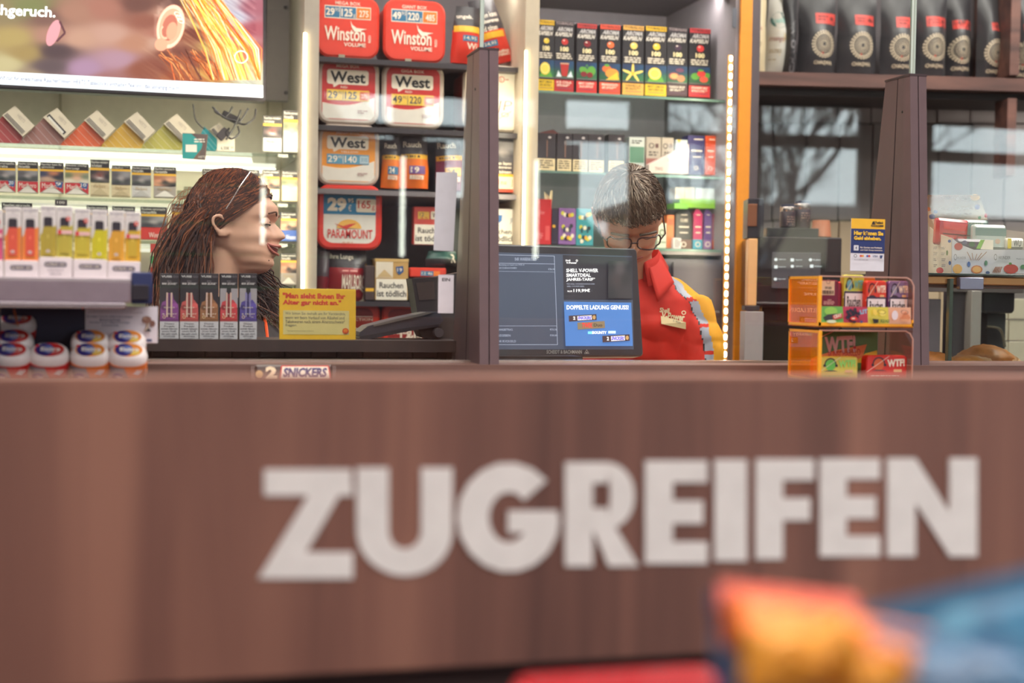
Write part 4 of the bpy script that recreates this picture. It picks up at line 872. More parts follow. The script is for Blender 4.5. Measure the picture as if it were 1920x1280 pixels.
for i in range(8):
    x0, x1, y0, y1 = AX[i][0], AX[i][1], AT[i], AB[i]; W = x1-x0; H = y1-y0; f = lambda u, v: (x0+W*u, y0+H*v); col, fl, fc, nm = AC[i]
    t, w, h, P = carton('capsule_pack', 'tall black capsule pack with a %s picture%s' % (nm, {0: ' beside the cream upright', 1: ', drink glass and ice', 5: ' beside the vanilla one'}.get(i, ' on its front')), 'pack', (x0, y0, x1, y1), YP, .04, C((40, 36, 42), .4), 'flavour capsule packs')
    P.rect(*f(.02, 0), *f(.98, .065), C(col)); P.text('TOBALIQ', *f(.06, .012), *f(.94, .052), C((60, 40, 40)) if sum(col) > 300 else C((170, 150, 150)), .02)
    P.text('AROMA', *f(.14, .08), *f(.94, .145), C((196, 190, 190)), .04, it=.3); P.text('KAPSELN', *f(.04, .155), *f(.88, .215), C((226, 216, 206)), .04, it=.3)
    P.oval(*f(.52, .29), W*.17, W*.16, C(fc, .3)); P.oval(*f(.47, .27), W*.05, W*.03, WR); P.text('100', *f(.3, .36), *f(.72, .43), C((250, 232, 180)), .04); P.small(*f(.08, .45), *f(.9, .54), 3, WR, i, 4)
    P.paint(*f(0, .56), *f(1, .80), [(.1, .1, (30, 50, 90)), (.9, .1, (30, 70, 110)), (.1, .9, (40, 90, 60)), (.9, .9, (50, 110, 70)), (.5, .05, (30, 50, 90))], vcol(), 5, 5)
    G_ = C((96, 160, 60)); FC = C(fc)
    if nm == 'lemon' or nm == 'second lemon':
        P.poly([f(.1, .8), f(.9, .8), f(.7, .66), f(.3, .7)], G_); P.oval(*f(.45, .68), W*.3, H*.088, C((240, 206, 70))); P.oval(*f(.45, .68), W*.25, H*.072, C((248, 230, 150))); P.oval(*f(.45, .68), W*.21, H*.06, C((240, 212, 90)))
    elif nm == 'cola': P.poly([f(.3, .6), f(.74, .6), f(.66, .78), f(.38, .78)], C((180, 40, 36))); P.poly([f(.1, .79), f(.2, .7), f(.38, .79)], C((220, 230, 236))); P.poly([f(.65, .79), f(.85, .7), f(.96, .79)], C((220, 230, 236))); P.rect(*f(.3, .59), *f(.74, .61), C((214, 160, 130)))
    elif nm == 'cherry': P.oval(*f(.36, .68), W*.24, H*.05, G_, rot=.5); P.oval(*f(.74, .68), W*.2, H*.07, G_); P.oval(*f(.36, .73), W*.15, H*.04, FC); P.oval(*f(.66, .74), W*.15, H*.04, FC); P.line([f(.36, .7), f(.5, .59), f(.66, .7)], 1, G_)
    elif nm == 'mango': P.oval(*f(.35, .64), W*.22, H*.05, C((236, 110, 50))); P.oval(*f(.6, .70), W*.32, H*.07, C((240, 150, 60))); P.poly([f(.3, .8), f(.95, .79), f(.85, .68)], C((246, 196, 60))); P.oval(*f(.35, .59), W*.12, H*.02, G_)
    elif nm == 'vanilla':
        for k in range(5): a = k*1.256-.3; P.oval(*f(.48+.26*math.cos(a), .69+.06*math.sin(a)), W*.26, H*.018, C((244, 214, 110)), rot=a)
        P.oval(*f(.48, .69), W*.09, H*.025, C((230, 180, 60)))
    elif nm == 'passion fruit': P.oval(*f(.35, .71), W*.27, H*.055, C((150, 70, 80))); P.oval(*f(.35, .71), W*.2, H*.04, C((226, 170, 110))); P.oval(*f(.68, .74), W*.2, H*.05, C((200, 140, 100))); P.oval(*f(.62, .62), W*.2, H*.03, C((110, 60, 90)))
    else: P.oval(*f(.3, .7), W*.2, H*.05, G_); P.oval(*f(.85, .68), W*.15, H*.04, G_); P.oval(*f(.58, .66), W*.2, H*.045, FC); P.oval(*f(.7, .74), W*.2, H*.045, C((232, 90, 70))); P.oval(*f(.55, .61), W*.14, H*.014, G_)
    P.rect(*f(.0, .80), *f(1, .815), C((120, 110, 114), .2)); P.rect(*f(0, .835), *f(1, 1), C(LC[i])); tx = WR if i not in (0, 4, 5) else C((90, 80, 40)); P.text(fl, *f(.12, .85), *f(.88, .885), tx, .02); P.small(*f(.12, .895), *f(.88, .93), 2, tx, i, 4); P.rect(*f(.14, .95), *f(.9, .957), C((110, 80, 110)))
    P.obj('print', t)
def simple(name, label, cat, px, col, Y=YP, d=.05, group=None, draw=None, rough=.45):
    t, w, h, P = carton(name, label, cat, px, Y, d, C(col, rough), group)
    if draw: draw(P, px)
    if P.mb.v: P.obj('print', t)
    return t
def blk(P, px):
    x0, y0, x1, y1 = px; W = x1-x0; P.oval(x0+W*.68, y0+8, 3, 2.2, C((200, 190, 190))); P.line([(x0+W*.55, y0+14), (x0+W*.55, y1-26)], 1.6, C((150, 110, 90)))
    P.rect(x0+1, y1-23, x1-1, y1-1, C((240, 216, 170))); P.small(x0+3, y1-21, x1-3, y1-4, 4, C((70, 60, 60)), int(x0), 3)
for k, (x0, x1) in enumerate(((1005, 1041.5), (1043.5, 1072), (1073, 1102), (1103, 1132.5), (1140, 1170))):
    simple('black_carton', ['black carton with torn flap beside the cream upright', 'black carton with a cream label, next to the torn one', 'black carton with a cream label in the middle of its row', 'black carton with a cream label before the gap', 'black carton with a cream label after the gap'][k], 'carton', (x0, 249+k*.8, x1, 320+k*1.2), (52, 44, 50), draw=blk, group='black cartons on the second shelf')
t = thing('torn_flap', 'torn dark cardboard flap standing over the black cartons', 'flap', at(1030, 250, 3.99)); b = MB(); b.prism([(-.03, 0), (.03, 0), (.012, .012), (-.02, .004)], 0, .0015, C((96, 52, 50))); b.obj('flap', t, 0)
simple('green_carton', 'pale carton with a green picture behind the man hair', 'carton', (1179, 257, 1208, 324), (196, 200, 196), draw=lambda P, q_: (P.rect(1180, 275, 1207, 305, C((90, 130, 110))), P.small(1183, 262, 1204, 270, 2, K0, 2, 3)))
def kr(P, q_): P.ring((q_[0]+q_[2])/2-4, q_[1]+16, 5, 5, 1.5, K0); P.rect((q_[0]+q_[2])/2+3, q_[1]+12, (q_[0]+q_[2])/2+9, q_[1]+20, C((90, 60, 60))); P.small(q_[0]+4, q_[1]+26, q_[2]-4, q_[1]+36, 2, K0, 2, 2); P.rect(q_[0], q_[1]+40, q_[2], q_[3], C((150, 96, 90)))
simple('kraft_carton', 'grey brown carton with a round mark, beside the green one', 'carton', (1211, 257, 1238.5, 324), (176, 164, 152), draw=kr)
simple('kraft_carton', 'narrow grey brown carton behind the slanting white one', 'carton', (1240, 258, 1262, 324), (176, 164, 152), draw=kr)
t = thing('slanting_carton', 'pale pink carton with a slanting top edge on the second shelf', 'carton', at(1252, 325, 3.96)); b = MB(); b.prism([(lambda q_: (q_.x-t.location.x, q_.z-t.location.z))(at(x, y, 3.96)) for x, y in ((1217, 324), (1290, 326), (1292, 270), (1217, 308))], 0, .03, C((216, 196, 190))); b.obj('carton_body', t, 0)
P = Print(1, 1, (0, 0, 1, 1), y=0, root=t); P.text('TWO', 1228, 313, 1243, 320, C((110, 90, 90)), .02); P.text('L', 1252, 296, 1258, 303, C((150, 120, 120))); P.obj('print', t)
def band(P, q_):
    W = q_[2]-q_[0]; P.rect(q_[0]+W*.35, q_[1]+6, q_[0]+W*.9, q_[1]+8, WR); P.rect(q_[0]+W*.2, q_[1]+27, q_[0]+W*.85, q_[1]+30, WR); P.rect(q_[0]+W*.3, q_[1]+39, q_[0]+W*.8, q_[1]+41, WR); P.ring((q_[0]+q_[2])/2, q_[3]-12, 4, 4, 1.4, WR)
simple('vape_carton', 'navy blue tall carton beside the orange one near the dotted strip', 'carton', (1289, 254, 1320.5, 327), (58, 52, 110), draw=band)
simple('vape_carton', 'bright orange tall carton on the second shelf', 'carton', (1322, 254.5, 1341, 328), (236, 90, 50), draw=band)
simple('vape_carton', 'magenta tall carton on the second shelf by the dotted strip', 'carton', (1342, 255, 1359, 328.5), (186, 70, 140), draw=band)
simple('white_carton', 'small white carton in front of the navy carton', 'carton', (1266, 262, 1288, 326), (200, 210, 216), draw=lambda P, q_: (P.poly([(1268, 262), (1276, 262), (1272, 268)], C((226, 190, 60))), P.small(1270, 300, 1284, 310, 2, K0, 2, 2)))
simple('red_carton', 'tall red carton beside the white monogram pack', 'carton', (1001, 373, 1033, 458), (206, 44, 50), draw=lambda P, q_: (P.text('Ohm', 1006, 394, 1020, 402, C((240, 150, 150)), 0, it=.3), P.rect(1022, 423, 1030, 450, C((226, 90, 90))), P.small(1004, 436, 1018, 448, 3, C((240, 150, 150)), 2, 2)))
t = thing('bent_leaflet', 'cream leaflet bent open above the red carton', 'leaflet', at(1029, 388, 3.99)); b = MB()
b.add([(-.012, 0, 0), (.008, 0, -.002), (.014, .01, .05), (.009, .012, .048), (.002, .0, .03), (-.012, .008, .045)], [(0, 1, 2, 3, 4, 5)], C((240, 216, 180))); b.add([(-.012, .002, 0), (.008, .002, -.002), (.014, .012, .05), (.009, .014, .048), (.002, .002, .03), (-.012, .01, .045)], [(0, 1, 2, 3, 4, 5)], C((240, 216, 180))); b.obj('sheet', t, 0)
simple('dark_carton', 'narrow dark carton between the red and the purple ones', 'carton', (1034, 391, 1046, 458), (56, 48, 66), draw=lambda P, q_: P.oval(1038, 424, 3, 3, YW))
def dots(P, q_):
    rn = random.Random(int(q_[0])); W, H = q_[2]-q_[0], q_[3]-q_[1]
    for (cy, n) in ((.2, 5), (.55, 3), (.82, 6)):
        for k in range(n): P.oval(q_[0]+W*(.15+.7*(k+.5)/n), q_[1]+H*(cy+rn.uniform(-.07, .07)), W*.1, H*.06, [C((214, 206, 70)), C((240, 226, 200)), C((40, 44, 50)), C((226, 160, 50))][k % 4], 10)
    for k in range(2): P.rect(q_[0]+W*(.26+k*.34), q_[1]+H*.52, q_[0]+W*(.36+k*.34), q_[1]+H*.66, C((40, 70, 80)))
simple('purple_carton', 'purple display carton with fruit pictures beside the man ear', 'carton', (1047, 390, 1079, 458), (140, 100, 160), draw=dots)
simple('teal_carton', 'teal display carton with fruit pictures beside the man ear', 'carton', (1080, 391, 1112, 460), (60, 150, 160), draw=dots)
simple('mint_carton', 'pale green carton with a round seal beside the man glasses', 'carton', (1232, 418, 1249, 465), (206, 214, 190), draw=lambda P, q_: (P.ring(1241, 436, 6, 7, 3, C((120, 130, 110))), P.rect(1233, 452, 1248, 456, C((150, 160, 140)))))
simple('orange_carton', 'orange carton between the mint one and the black bottle', 'carton', (1250, 403, 1263, 465), (232, 120, 60), draw=lambda P, q_: P.rect(1251, 410, 1262, 422, C((214, 90, 50))))
BTL = [((1266, 391, 1297, 449), (44, 40, 48), (110, 76, 66), 'black'), ((1299, 391, 1317, 449), (196, 54, 110), (70, 170, 200), 'crimson pink'), ((1319, 391.5, 1334.5, 450), (110, 80, 150), (150, 110, 170), 'violet'), ((1336.5, 392, 1352, 450), (186, 70, 120), (226, 100, 70), 'magenta')]
for px, c1, c2, nm in BTL:
    p, w, h, a = fit(*px, YP); t = thing('vape_bottle', '%s bottle with a tapered top standing on its square carton foot' % nm, 'bottle', fit(px[0], px[1], px[2], 467, YP)[0], group='tall bottles on the third shelf')
    p2, w2, h2, a2 = fit(px[0], px[1], px[2], 467, YP); hb = h2-h
    b = MB(); b.rbox(w, hb, .03, C(c2), .001, .001, 1); b.obj('foot_carton', t)
    b = MB(); b.rings([[(x*w/2*.94, y*.014+.015, z) for x, y in ((-1, -1), (1, -1), (1, 1), (-1, 1))] for z in (hb, hb+h*.82)]+[[(x*w/2*.3, y*.006+.015, hb+h) for x, y in ((-1, -1), (1, -1), (1, 1), (-1, 1))]], C(c1, .35)); b.obj('bottle_body', t, 20)
    P = Print(w2, h2, (px[0], px[1], px[2], 467), y=-.0005); cx = (px[0]+px[2])/2; W = px[2]-px[0]
    P.rect(cx-W*.3, 424, cx+W*.3, 426.5, WR); P.rect(cx-W*.25, 435, cx+W*.25, 437, WR); P.rect(cx-W*.2, 402, cx+W*.2, 403.5, WR); P.ring(cx, 458, 5, 5, 1.6, WR)
    if nm == 'black': P.text('CUBE', cx-7, 410, cx+7, 416, WR, .01)
    P.obj('print', t)
simple('white_carton', 'little white carton before the foot of the black bottle', 'carton', (1262, 446, 1277, 466), (214, 206, 206), Y=3.97, d=.015, draw=lambda P, q_: P.small(1264, 448, 1276, 464, 5, K0, 2, 1))
simple('green_box_lid', 'flat lime green box lid lying over the tall bottles', 'box', (1275, 373, 1350, 390), (140, 200, 60), Y=3.985, d=.06)
simple('green_box_lid', 'second lime green lid, lower and reaching toward the man', 'box', (1264, 381, 1290, 391), (120, 190, 60), Y=3.975, d=.06)
simple('cream_box', 'cream box standing upon the lime green lids', 'box', (1266, 351, 1283, 373), (224, 206, 186), Y=3.99, d=.05); simple('cream_box', 'cream box beside its twin, nearer the dotted strip', 'box', (1284, 351, 1302, 373), (214, 196, 180), Y=3.99, d=.05)
simple('white_box', 'white box with pale front lying beyond the cream boxes', 'box', (1304, 353, 1346, 373), (206, 212, 220), Y=3.99, d=.05)
# ================================================================== VAPE RACK AND GUM AT THE COUNTER END
RY = 2.16
c_ = at(120, 575, RY); t = thing('vape_rack', 'grey metal counter rack with a dark blue side, full of slim vape cartons', 'rack', (c_.x, RY+.08, FZ))
def wpart(name, px0, px1, y0, d, mat, r=.002, sm=35):
    x0, x1 = at(px0[0], px0[1], y0).x, at(px1[0], px0[1], y0).x; z1, z0 = at((px0[0]+px1[0])/2, px0[1], y0).z, at((px0[0]+px1[0])/2, px1[1], y0).z
    b = MB(); b.rbox(x1-x0, z1-z0, d, mat, r, r*.6, 2, z0=z0-t.location.z, y0=y0-t.location.y, x0=(x0+x1)/2-t.location.x); return b.obj(name, t, sm)
wpart('shelf_front', (-60, 524), (246, 566), RY-.02, .012, C((176, 160, 172), .28, .6), .004)
wpart('shelf_lip', (-60, 566), (236, 577), RY-.024, .02, C((206, 198, 206), .2, .8), .003)
wpart('shelf_tray', (-60, 520), (246, 527), RY-.02, .2, C((190, 180, 186), .35, .4), .001)
wpart('blue_side', (246, 510), (286, 570), RY-.01, .18, C((44, 52, 96), .45), .003)
wpart('dark_plate', (247, 534), (279, 562), RY-.018, .008, C((50, 46, 54), .3), .001)
wpart('rack_back', (-60, 577), (160, 712), RY+.12, .01, C((48, 50, 74), .5), .001)
wpart('rack_foot', (-40, 577), (-10, 712), RY+.0, .1, C((48, 50, 74), .5), .001)
b = MB(); b.tube([at(26, 580, RY+.05)-t.location, at(34, 612, RY+.05)-t.location], .0015, C((190, 110, 70)), 5); b.obj('wire', t)
VB = [(-26, 5, 392, 492, (214, 90, 130), (206, 70, 120), 1, 'pink'), (8.5, 39.5, 388, 489, (236, 134, 66), (222, 92, 72), 0, 'orange and coral'), (41, 72, 389, 490, (238, 138, 66), (224, 90, 70), 0, 'orange and coral'), (75, 105, 385, 488, (188, 166, 66), (178, 158, 66), 0, 'dull olive'), (106, 136, 387, 484, (196, 182, 76), (190, 172, 72), 1, 'olive with a round tag'),
      (138.5, 169, 391, 486, (208, 186, 66), (200, 182, 66), 1, 'mustard with a round tag'), (171, 201, 393, 493, (214, 200, 52), (206, 196, 44), 0, 'lemon yellow'), (203, 233, 395, 494, (230, 168, 60), (216, 160, 60), 0, 'amber'), (234, 263, 397, 490, (226, 176, 50), (206, 172, 60), 1, 'golden with a round tag')]
for i, (x0, x1, y0, y1, c1, c2, tag_, nm) in enumerate(VB):
    px = (x0, y0, x1, 522); W = x1-x0
    extra = {1: ', nearer the pink one', 2: ', nearer the olive one'}.get(i, '')
    t, w, h, P = carton('vape_carton', 'slim %s vape carton with a black-capped device picture%s' % (nm, extra), 'carton', px, RY+.004, .018, C((226, 220, 218)), 'slim vape cartons on the grey rack')
    f = lambda u, v: (x0+W*u, y0+(y1-y0)*v)
    P.poly([f(0, 1), f(0, .55), f(.12, .50), f(.2, .40), f(.8, .38), f(1, .36), f(1, 1)], C(c1)); P.text('ELFBAR', *f(.1, .035), *f(.9, .07), C((150, 146, 160)), .01); P.text('600', *f(.4, .085), *f(.6, .115), C((170, 160, 170))); P.rect(*f(.15, .15), *f(.85, .16), C((190, 180, 190)))
    P.rr(*f(.22, .21), *f(.76, .45), W*.12, C((52, 46, 56))); P.rr(*f(.21, .38), *f(.77, .9), W*.1, C(c2, .4)); P.oval(*f(.49, .56), 1.2, 4, C(tuple(min(255, v+40) for v in c2))); P.rect(*f(.22, .36), *f(.76, .37), C((90, 80, 90)))
    if tag_: P.oval(*f(.72, .24), 4.2, 4.4, C((206, 56, 60))); P.oval(*f(.72, .24), 1.5, 1.6, WR); P.rr(*f(.2, .46), *f(.98, .53), 2, C((236, 190, 190))); P.rr(*f(.08, .45), *f(.3, .54), 2, C((214, 66, 66)))
    else: P.oval(*f(.49, .83), 3.6, 3, C((236, 220, 216))); P.text('20', *f(.42, .81), *f(.56, .85), C((60, 60, 90)))
    P.rect(*f(.2, .92), *f(.8, .94), C(tuple(int(v*.7) for v in c1))); P.obj('print', t)
for k, (px, sub) in enumerate((((8, 488, 72, 524), 0), ((73, 482, 135, 525), 1), ((137, 486, 201, 526), 0), ((202, 490, 262, 528), 0), ((-52, 487, 6, 524), 0))):
    t, w, h, P = carton('price_holder', 'white price strip holder below the %s vape cartons' % ['orange', 'olive, lettered in two lines,', 'mustard and lemon', 'amber and golden', 'pink'][k], 'price holder', px, RY-.006, .006, C((240, 228, 232), .4), 'white price holders on the grey rack', r=.002)
    cx = (px[0]+px[2])/2; yy = px[1]+12 if px[1] < 487 or k != 1 else px[1]+10
    P.rr(cx-21, px[1]+9, cx+21, px[1]+18, 4, C((54, 46, 92))); P.text('ELFBAR 600', cx-18, px[1]+11, cx+18, px[1]+16, WR, .02)
    if sub: P.text('COCONUT', cx-15, px[1]+22, cx+15, px[1]+27, C((160, 150, 160))); P.text('MELON', cx-10, px[1]+29, cx+10, px[1]+34, C((160, 150, 160)))
    P.obj('print', t)
t, w, h, P = carton('mushroom_leaflet', 'pale leaflet with a brown mushroom picture standing behind the gum trays', 'leaflet', (160, 574, 296, 643), RY+.115, .003, C((236, 232, 242), .5))
for k in range(4): P.small(163, 575+k*3.2, 293, 577.5+k*3.2, 1, C((176, 166, 180)), k, 30)
for k, (s_, x0, x1) in enumerate((('Einmaliger Test für SARS-CoV-2 Antigen', 163, 249), ('Medizinisches Produkt', 187, 226), ('One-Step Test for SARS-CoV-2 antigen', 168, 243), ('(Colloidal Gold)', 191, 222))): P.text(s_, x0, 592+k*5.4, x1, 596+k*5.4, C((90, 100, 140)), .01)
P.poly([(270, 620), (283, 620), (279, 612), (279, 602), (274, 602), (274, 612)], C((196, 176, 160))); P.oval(275, 599, 9, 7, C((150, 110, 96))); P.oval(286, 606, 5, 6, C((140, 100, 90))); P.oval(271, 596, 4, 3, C((176, 140, 120))); P.poly([(272, 621), (284, 621), (279, 614)], C((60, 60, 70))); P.rect(275, 635, 285, 640, C((90, 100, 140))); P.obj('print', t)
t, w, h, P = carton('red_switch', 'tiny red plastic knob above the pale leaflet', 'knob', (152, 573, 158, 580), RY+.05, .006, C((226, 60, 50)), r=.002)
b = MB()
# gum trays and tubs
def tray(px, lab):
    p, w, h, a = fit(*px, 2.215); t = thing('gum_tray', lab, 'tray', (p.x, p.y, FZ), group='cardboard gum trays')
    cb = C((178, 158, 150), .6); H = h
    b = MB(); b.rbox(w, H, .003, cb, .006, .001, 4, y0=.085); b.obj('back_card', t)
    for s_ in (-1, 1):
        b = MB(); b.add([(s_*w/2, -.015, 0), (s_*w/2, .085, 0), (s_*w/2, .085, H*.92), (s_*w/2, -.012, H*.35), (s_*(w/2-.0015), -.015, 0), (s_*(w/2-.0015), .085, 0), (s_*(w/2-.0015), .085, H*.92), (s_*(w/2-.0015), -.012, H*.35)],
                        [(0, 1, 2, 3), (4, 5, 6, 7), (0, 1, 5, 4), (1, 2, 6, 5), (2, 3, 7, 6), (3, 0, 4, 7)], C((150, 120, 112), .5)); b.obj('side_card', t, 0)
    b = MB(); b.box(-w/2, w/2, -.015, .085, 0, .0165, cb); b.obj('tray_floor', t, 0)
tray((57, 615, 131, 712), 'grey brown cardboard tray holding the single red gum tub'); tray((133, 617, 274, 712), 'grey brown cardboard tray holding the four orange gum tubs'); tray((-30, 606, 56, 712), 'cardboard tray holding the pile of red gum tubs')
def gum(px, y, dy, dz, kind, lab):
    """tub leaning toward the shopper; px = x centre of the lid"""
    col = (214, 50, 48) if kind == 'r' else (236, 130, 60)
    c = at(px, 704, 2.225); t = thing('gum_tub', lab, 'gum tub', (c.x, 2.236+dy, FZ+.0175+dz), (R(33), 0, 0), 'leaning gum tubs')
    wr = .0285; GR = C((150, 146, 156), .4)
    b = MB(); n = 28; rings = []
    for r_, z in ((.84, 0), (.92, .003), (1.0, .014), (.99, .033)): rings.append([(math.copysign(abs(math.cos(a))**.7, math.cos(a))*r_*wr, math.copysign(abs(math.sin(a))**.7, math.sin(a))*r_*wr*.8, z) for a in [2*math.pi*i/n for i in range(n)]])
    b.rings(rings, C(col, .35)); bo = b.obj('tub_body', t)
    b = MB(); rings = []
    for r_, z in ((1.0, .033), (1.01, .036), (.94, .0435), (.80, .0475), (.74, .048)): rings.append([(math.copysign(abs(math.cos(a))**.8, math.cos(a))*r_*wr, math.copysign(abs(math.sin(a))**.8, math.sin(a))*r_*wr*.8, z) for a in [2*math.pi*i/n for i in range(n)]])
    b.rings(rings, C((240, 232, 232), .25)); b.obj('lid', t)
    # oval top label, drawn in the lid plane
    L = MB(); 
    def ov(cx, cy, rx, ry, mat, k, n=22, a0=0, a1=2*math.pi):
        L.add([(cx+rx*math.cos(a0+(a1-a0)*i/n), cy+ry*math.sin(a0+(a1-a0)*i/n), .0482+k*.00015) for i in range(n)], [tuple(range(n))], mat)
    ov(0, 0, .0212, .0172, C(col if kind == 'r' else (240, 150, 70), .3), 0); ov(-.006, 0, .0130, .0160, C((56, 52, 130), .3), 1); ov(-.001, .001, .007, .010, C((110, 130, 200), .3), 2)
    if kind != 'r': ov(.009, -.007, .008, .006, C((240, 206, 80), .3), 1)
    vs, fs, a_, b_, c2, d_ = tmesh('Extra', .04); L.add([(-.012+.028*(v[0]-a_)/(b_-a_), -.004+.010*(v[1]-c2)/(d_-c2), .0482+.0006) for v in vs], fs, WHITE)
    vs, fs, a_, b_, c2, d_ = tmesh('forest fruit' if kind == 'r' else 'tropical', .02); L.add([(-.002+.016*(v[0]-a_)/(b_-a_), -.0085+.003*(v[1]-c2)/(d_-c2), .0482+.0006) for v in vs], fs, C((236, 220, 220)))
    ov(-.017, .009, .003, .003, C((220, 50, 60), .3), 4, 10); L.obj('lid_label', t, 0)
    # front print wraps the body
    def surf(x, z): k = min(.999, abs(x)/wr); return -wr*.8*(1-k**2.86)**(.35)*(.92+.08*min(1, z/.014))
    P = Print(.057, .032, (0, 0, 100, 60), surf=surf, step=.0003)
    P.poly([(2, 58), (2, 4), (30, 4), (44, 30), (50, 58)], GR) if False else None
    n_ = 10
    P.rect(3, 2, 40, 58, C((150, 146, 158), .35), n=8); P.poly([(40, 2), (50, 30), (56, 58), (40, 58)], C((150, 146, 158), .35)); P.ring(26, 36, 17, 17, 7, C((60, 66, 150), .35), a0=1.2, a1=5.4); P.ring(28, 36, 10, 10, 4, C((120, 150, 210), .35), a0=1.2, a1=5.4)
    P.text('Extra', 22, 28, 84, 56, C((214, 212, 222), .3), .04); P.poly([(62, 20), (72, 8), (80, 8), (76, 14), (86, 8), (84, 16), (76, 24), (68, 20)], C((224, 214, 220), .3)); P.obj('body_print', t)
for a_ in ((22, 0, .0, .0, 'r', 'red gum tub at the front of the pile by the frame edge'), (24, 0, .030, .019, 'r', 'red gum tub in the middle of the pile, above the front one'), (26, 0, .066, .045, 'd', ''), (93, 0, 0, 0, 'r', 'single red gum tub alone in its cardboard tray'),
           (169, 0, 0, 0, 'o', 'orange gum tub, front row, beside the single red one'), (168, 0, .030, .019, 'o', 'orange gum tub, back row, next to the red ones'), (240, 0, 0, 0, 'o', 'orange gum tub, front row, at the counter side'), (238, 0, .030, .019, 'o', 'orange gum tub, back row, before the mushroom leaflet')):
    gum(a_[0], 0, a_[2], a_[3], 'r' if a_[4] != 'o' else 'o', a_[5] or 'dark topped red gum tub, highest of the pile under the rack')
# ================================================================== BEHIND THE GLASS, LEFT DESK
VC = [((299.5, 335), (144, 76, 150), 0, 'purple'), ((337, 372), (208, 92, 92), 0, 'coral'), ((374, 409), (166, 112, 80), 0, 'brown'), ((412, 445), (214, 74, 82), 1, 'red and grey'), ((448.5, 481), (96, 80, 164), 1, 'indigo and grey')]
for i, ((x0, x1), col, cap, nm) in enumerate(VC):
    px = (x0, 512.5, x1, 640); W = x1-x0; H = 127.5; f = lambda u, v: (x0+W*u, 512.5+H*v)
    t, w, h, P = carton('vape_box', 'tall black topped vape box with a %s design' % nm, 'box', px, 2.6, .03, C((58, 50, 58), .4), 'tall vape boxes on the raised ledge'); b = None
    if cap: P.rect(*f(0, .22), *f(1, .5), C((176, 166, 176)))
    P.poly([f(.02, .68), f(.02, .52), f(.12, .42), f(.3, .40), f(.34, .29) if not cap else f(.3, .40), f(.66, .29) if not cap else f(.6, .42), f(.72, .38), f(.86, .42), f(.98, .5), f(.98, .68)], C(col)); P.rect(*f(.0, .67), *f(1, .705), C(tuple(int(v*.85) for v in col)))
    P.oval(*f(.2, .5), W*.14, H*.04, C(tuple(int(v*.75) for v in col))); P.oval(*f(.8, .47), W*.16, H*.04, C(tuple(min(255, int(v*1.15)) for v in col)))
    if cap: P.rr(*f(.37, .21), *f(.62, .30), 2, C((50, 44, 50)))
    P.rect(*f(.33, .28), *f(.42, .64), C((226, 190, 180) if i != 4 else (150, 140, 200))); P.rect(*f(.56, .28), *f(.65, .64), C((226, 190, 180) if i != 4 else (150, 140, 200))); P.rect(*f(.44, .30), *f(.54, .64), C(tuple(int(v*.7) for v in col)))
    P.text('VUSE', *f(.06, .03), *f(.62, .06), C((216, 210, 214)), .04); P.text('GO', *f(.68, .03), *f(.94, .06), C((150, 140, 150)), 0); P.text('BIS ZU', *f(.38, .105), *f(.6, .12), C((170, 160, 170))); P.text('800 ZÜGE*', *f(.1, .13), *f(.9, .165), C((226, 216, 220)), .03)
    P.text('FLAVOUR', *f(.22, .49), *f(.78, .51), WR, 0); P.text('& FRUIT', *f(.12, .585), *f(.9, .605), WR, 0); P.ring(*f(.22, .64), 3, 3, 1, C((236, 210, 170))); P.text('ON', *f(.66, .63), *f(.8, .65), WR)
    P.rect(*f(0, .705), *f(1, 1), C((212, 208, 218)))
    for k, (s_, q_) in enumerate((('Dieses', .25), ('Produkt', .22), ('enthält Nikotin:', .06), ('einen Stoff,', .12), ('der sehr stark', .08), ('abhängig', .2), ('macht.', .28))): P.text(s_, *f(q_, .725+k*.037), *f(1-q_, .75+k*.037), C((70, 66, 84)), .01)
    P.obj('print', t)
p, w, h, a = fit(524, 541, 668, 638, 2.61); t = thing('notice_card', 'yellow notice card about customer age with red lettering', 'notice', p, (R(-4), 0, R(1)))
b = MB(); b.rbox(w, h, .0025, C((246, 192, 42), .45), .002, .0006, 2); b.obj('card', t); P = Print(w, h, (524, 541, 668, 638)); RT = C((222, 70, 44))
P.text('"Man sieht Ihnen Ihr', 530, 549, 648, 560, RT, .05); P.text('Alter gar nicht an."', 530, 562, 640, 574, RT, .05); P.rect(531, 582, 655, 627, C((226, 206, 140)))
for k, (s_, x1) in enumerate((('Wir bitten Sie deshalb um Ihr Verständnis,', 648), ('wenn wir beim Verkauf von Alkohol und', 646), ('Tabakwaren nach einem Altersnachweis*', 647), ('fragen.', 557))): P.text(s_, 535, 585+k*7.4, x1, 591+k*7.4, C((110, 104, 100)), .0)
P.text('*entsprechend dem Gesetz', 538, 619, 588, 622, C((150, 140, 110))); P.oval(648, 620, 6, 5.5, C((214, 60, 40))); P.oval(648, 620, 4.3, 4, C((244, 150, 50)))
for k in range(5): P.line([(648, 624), (648+4.5*math.cos(math.pi+k*math.pi/4), 620+4.5*math.sin(math.pi+k*math.pi/4))], .5, RT)
P.obj('print', t)
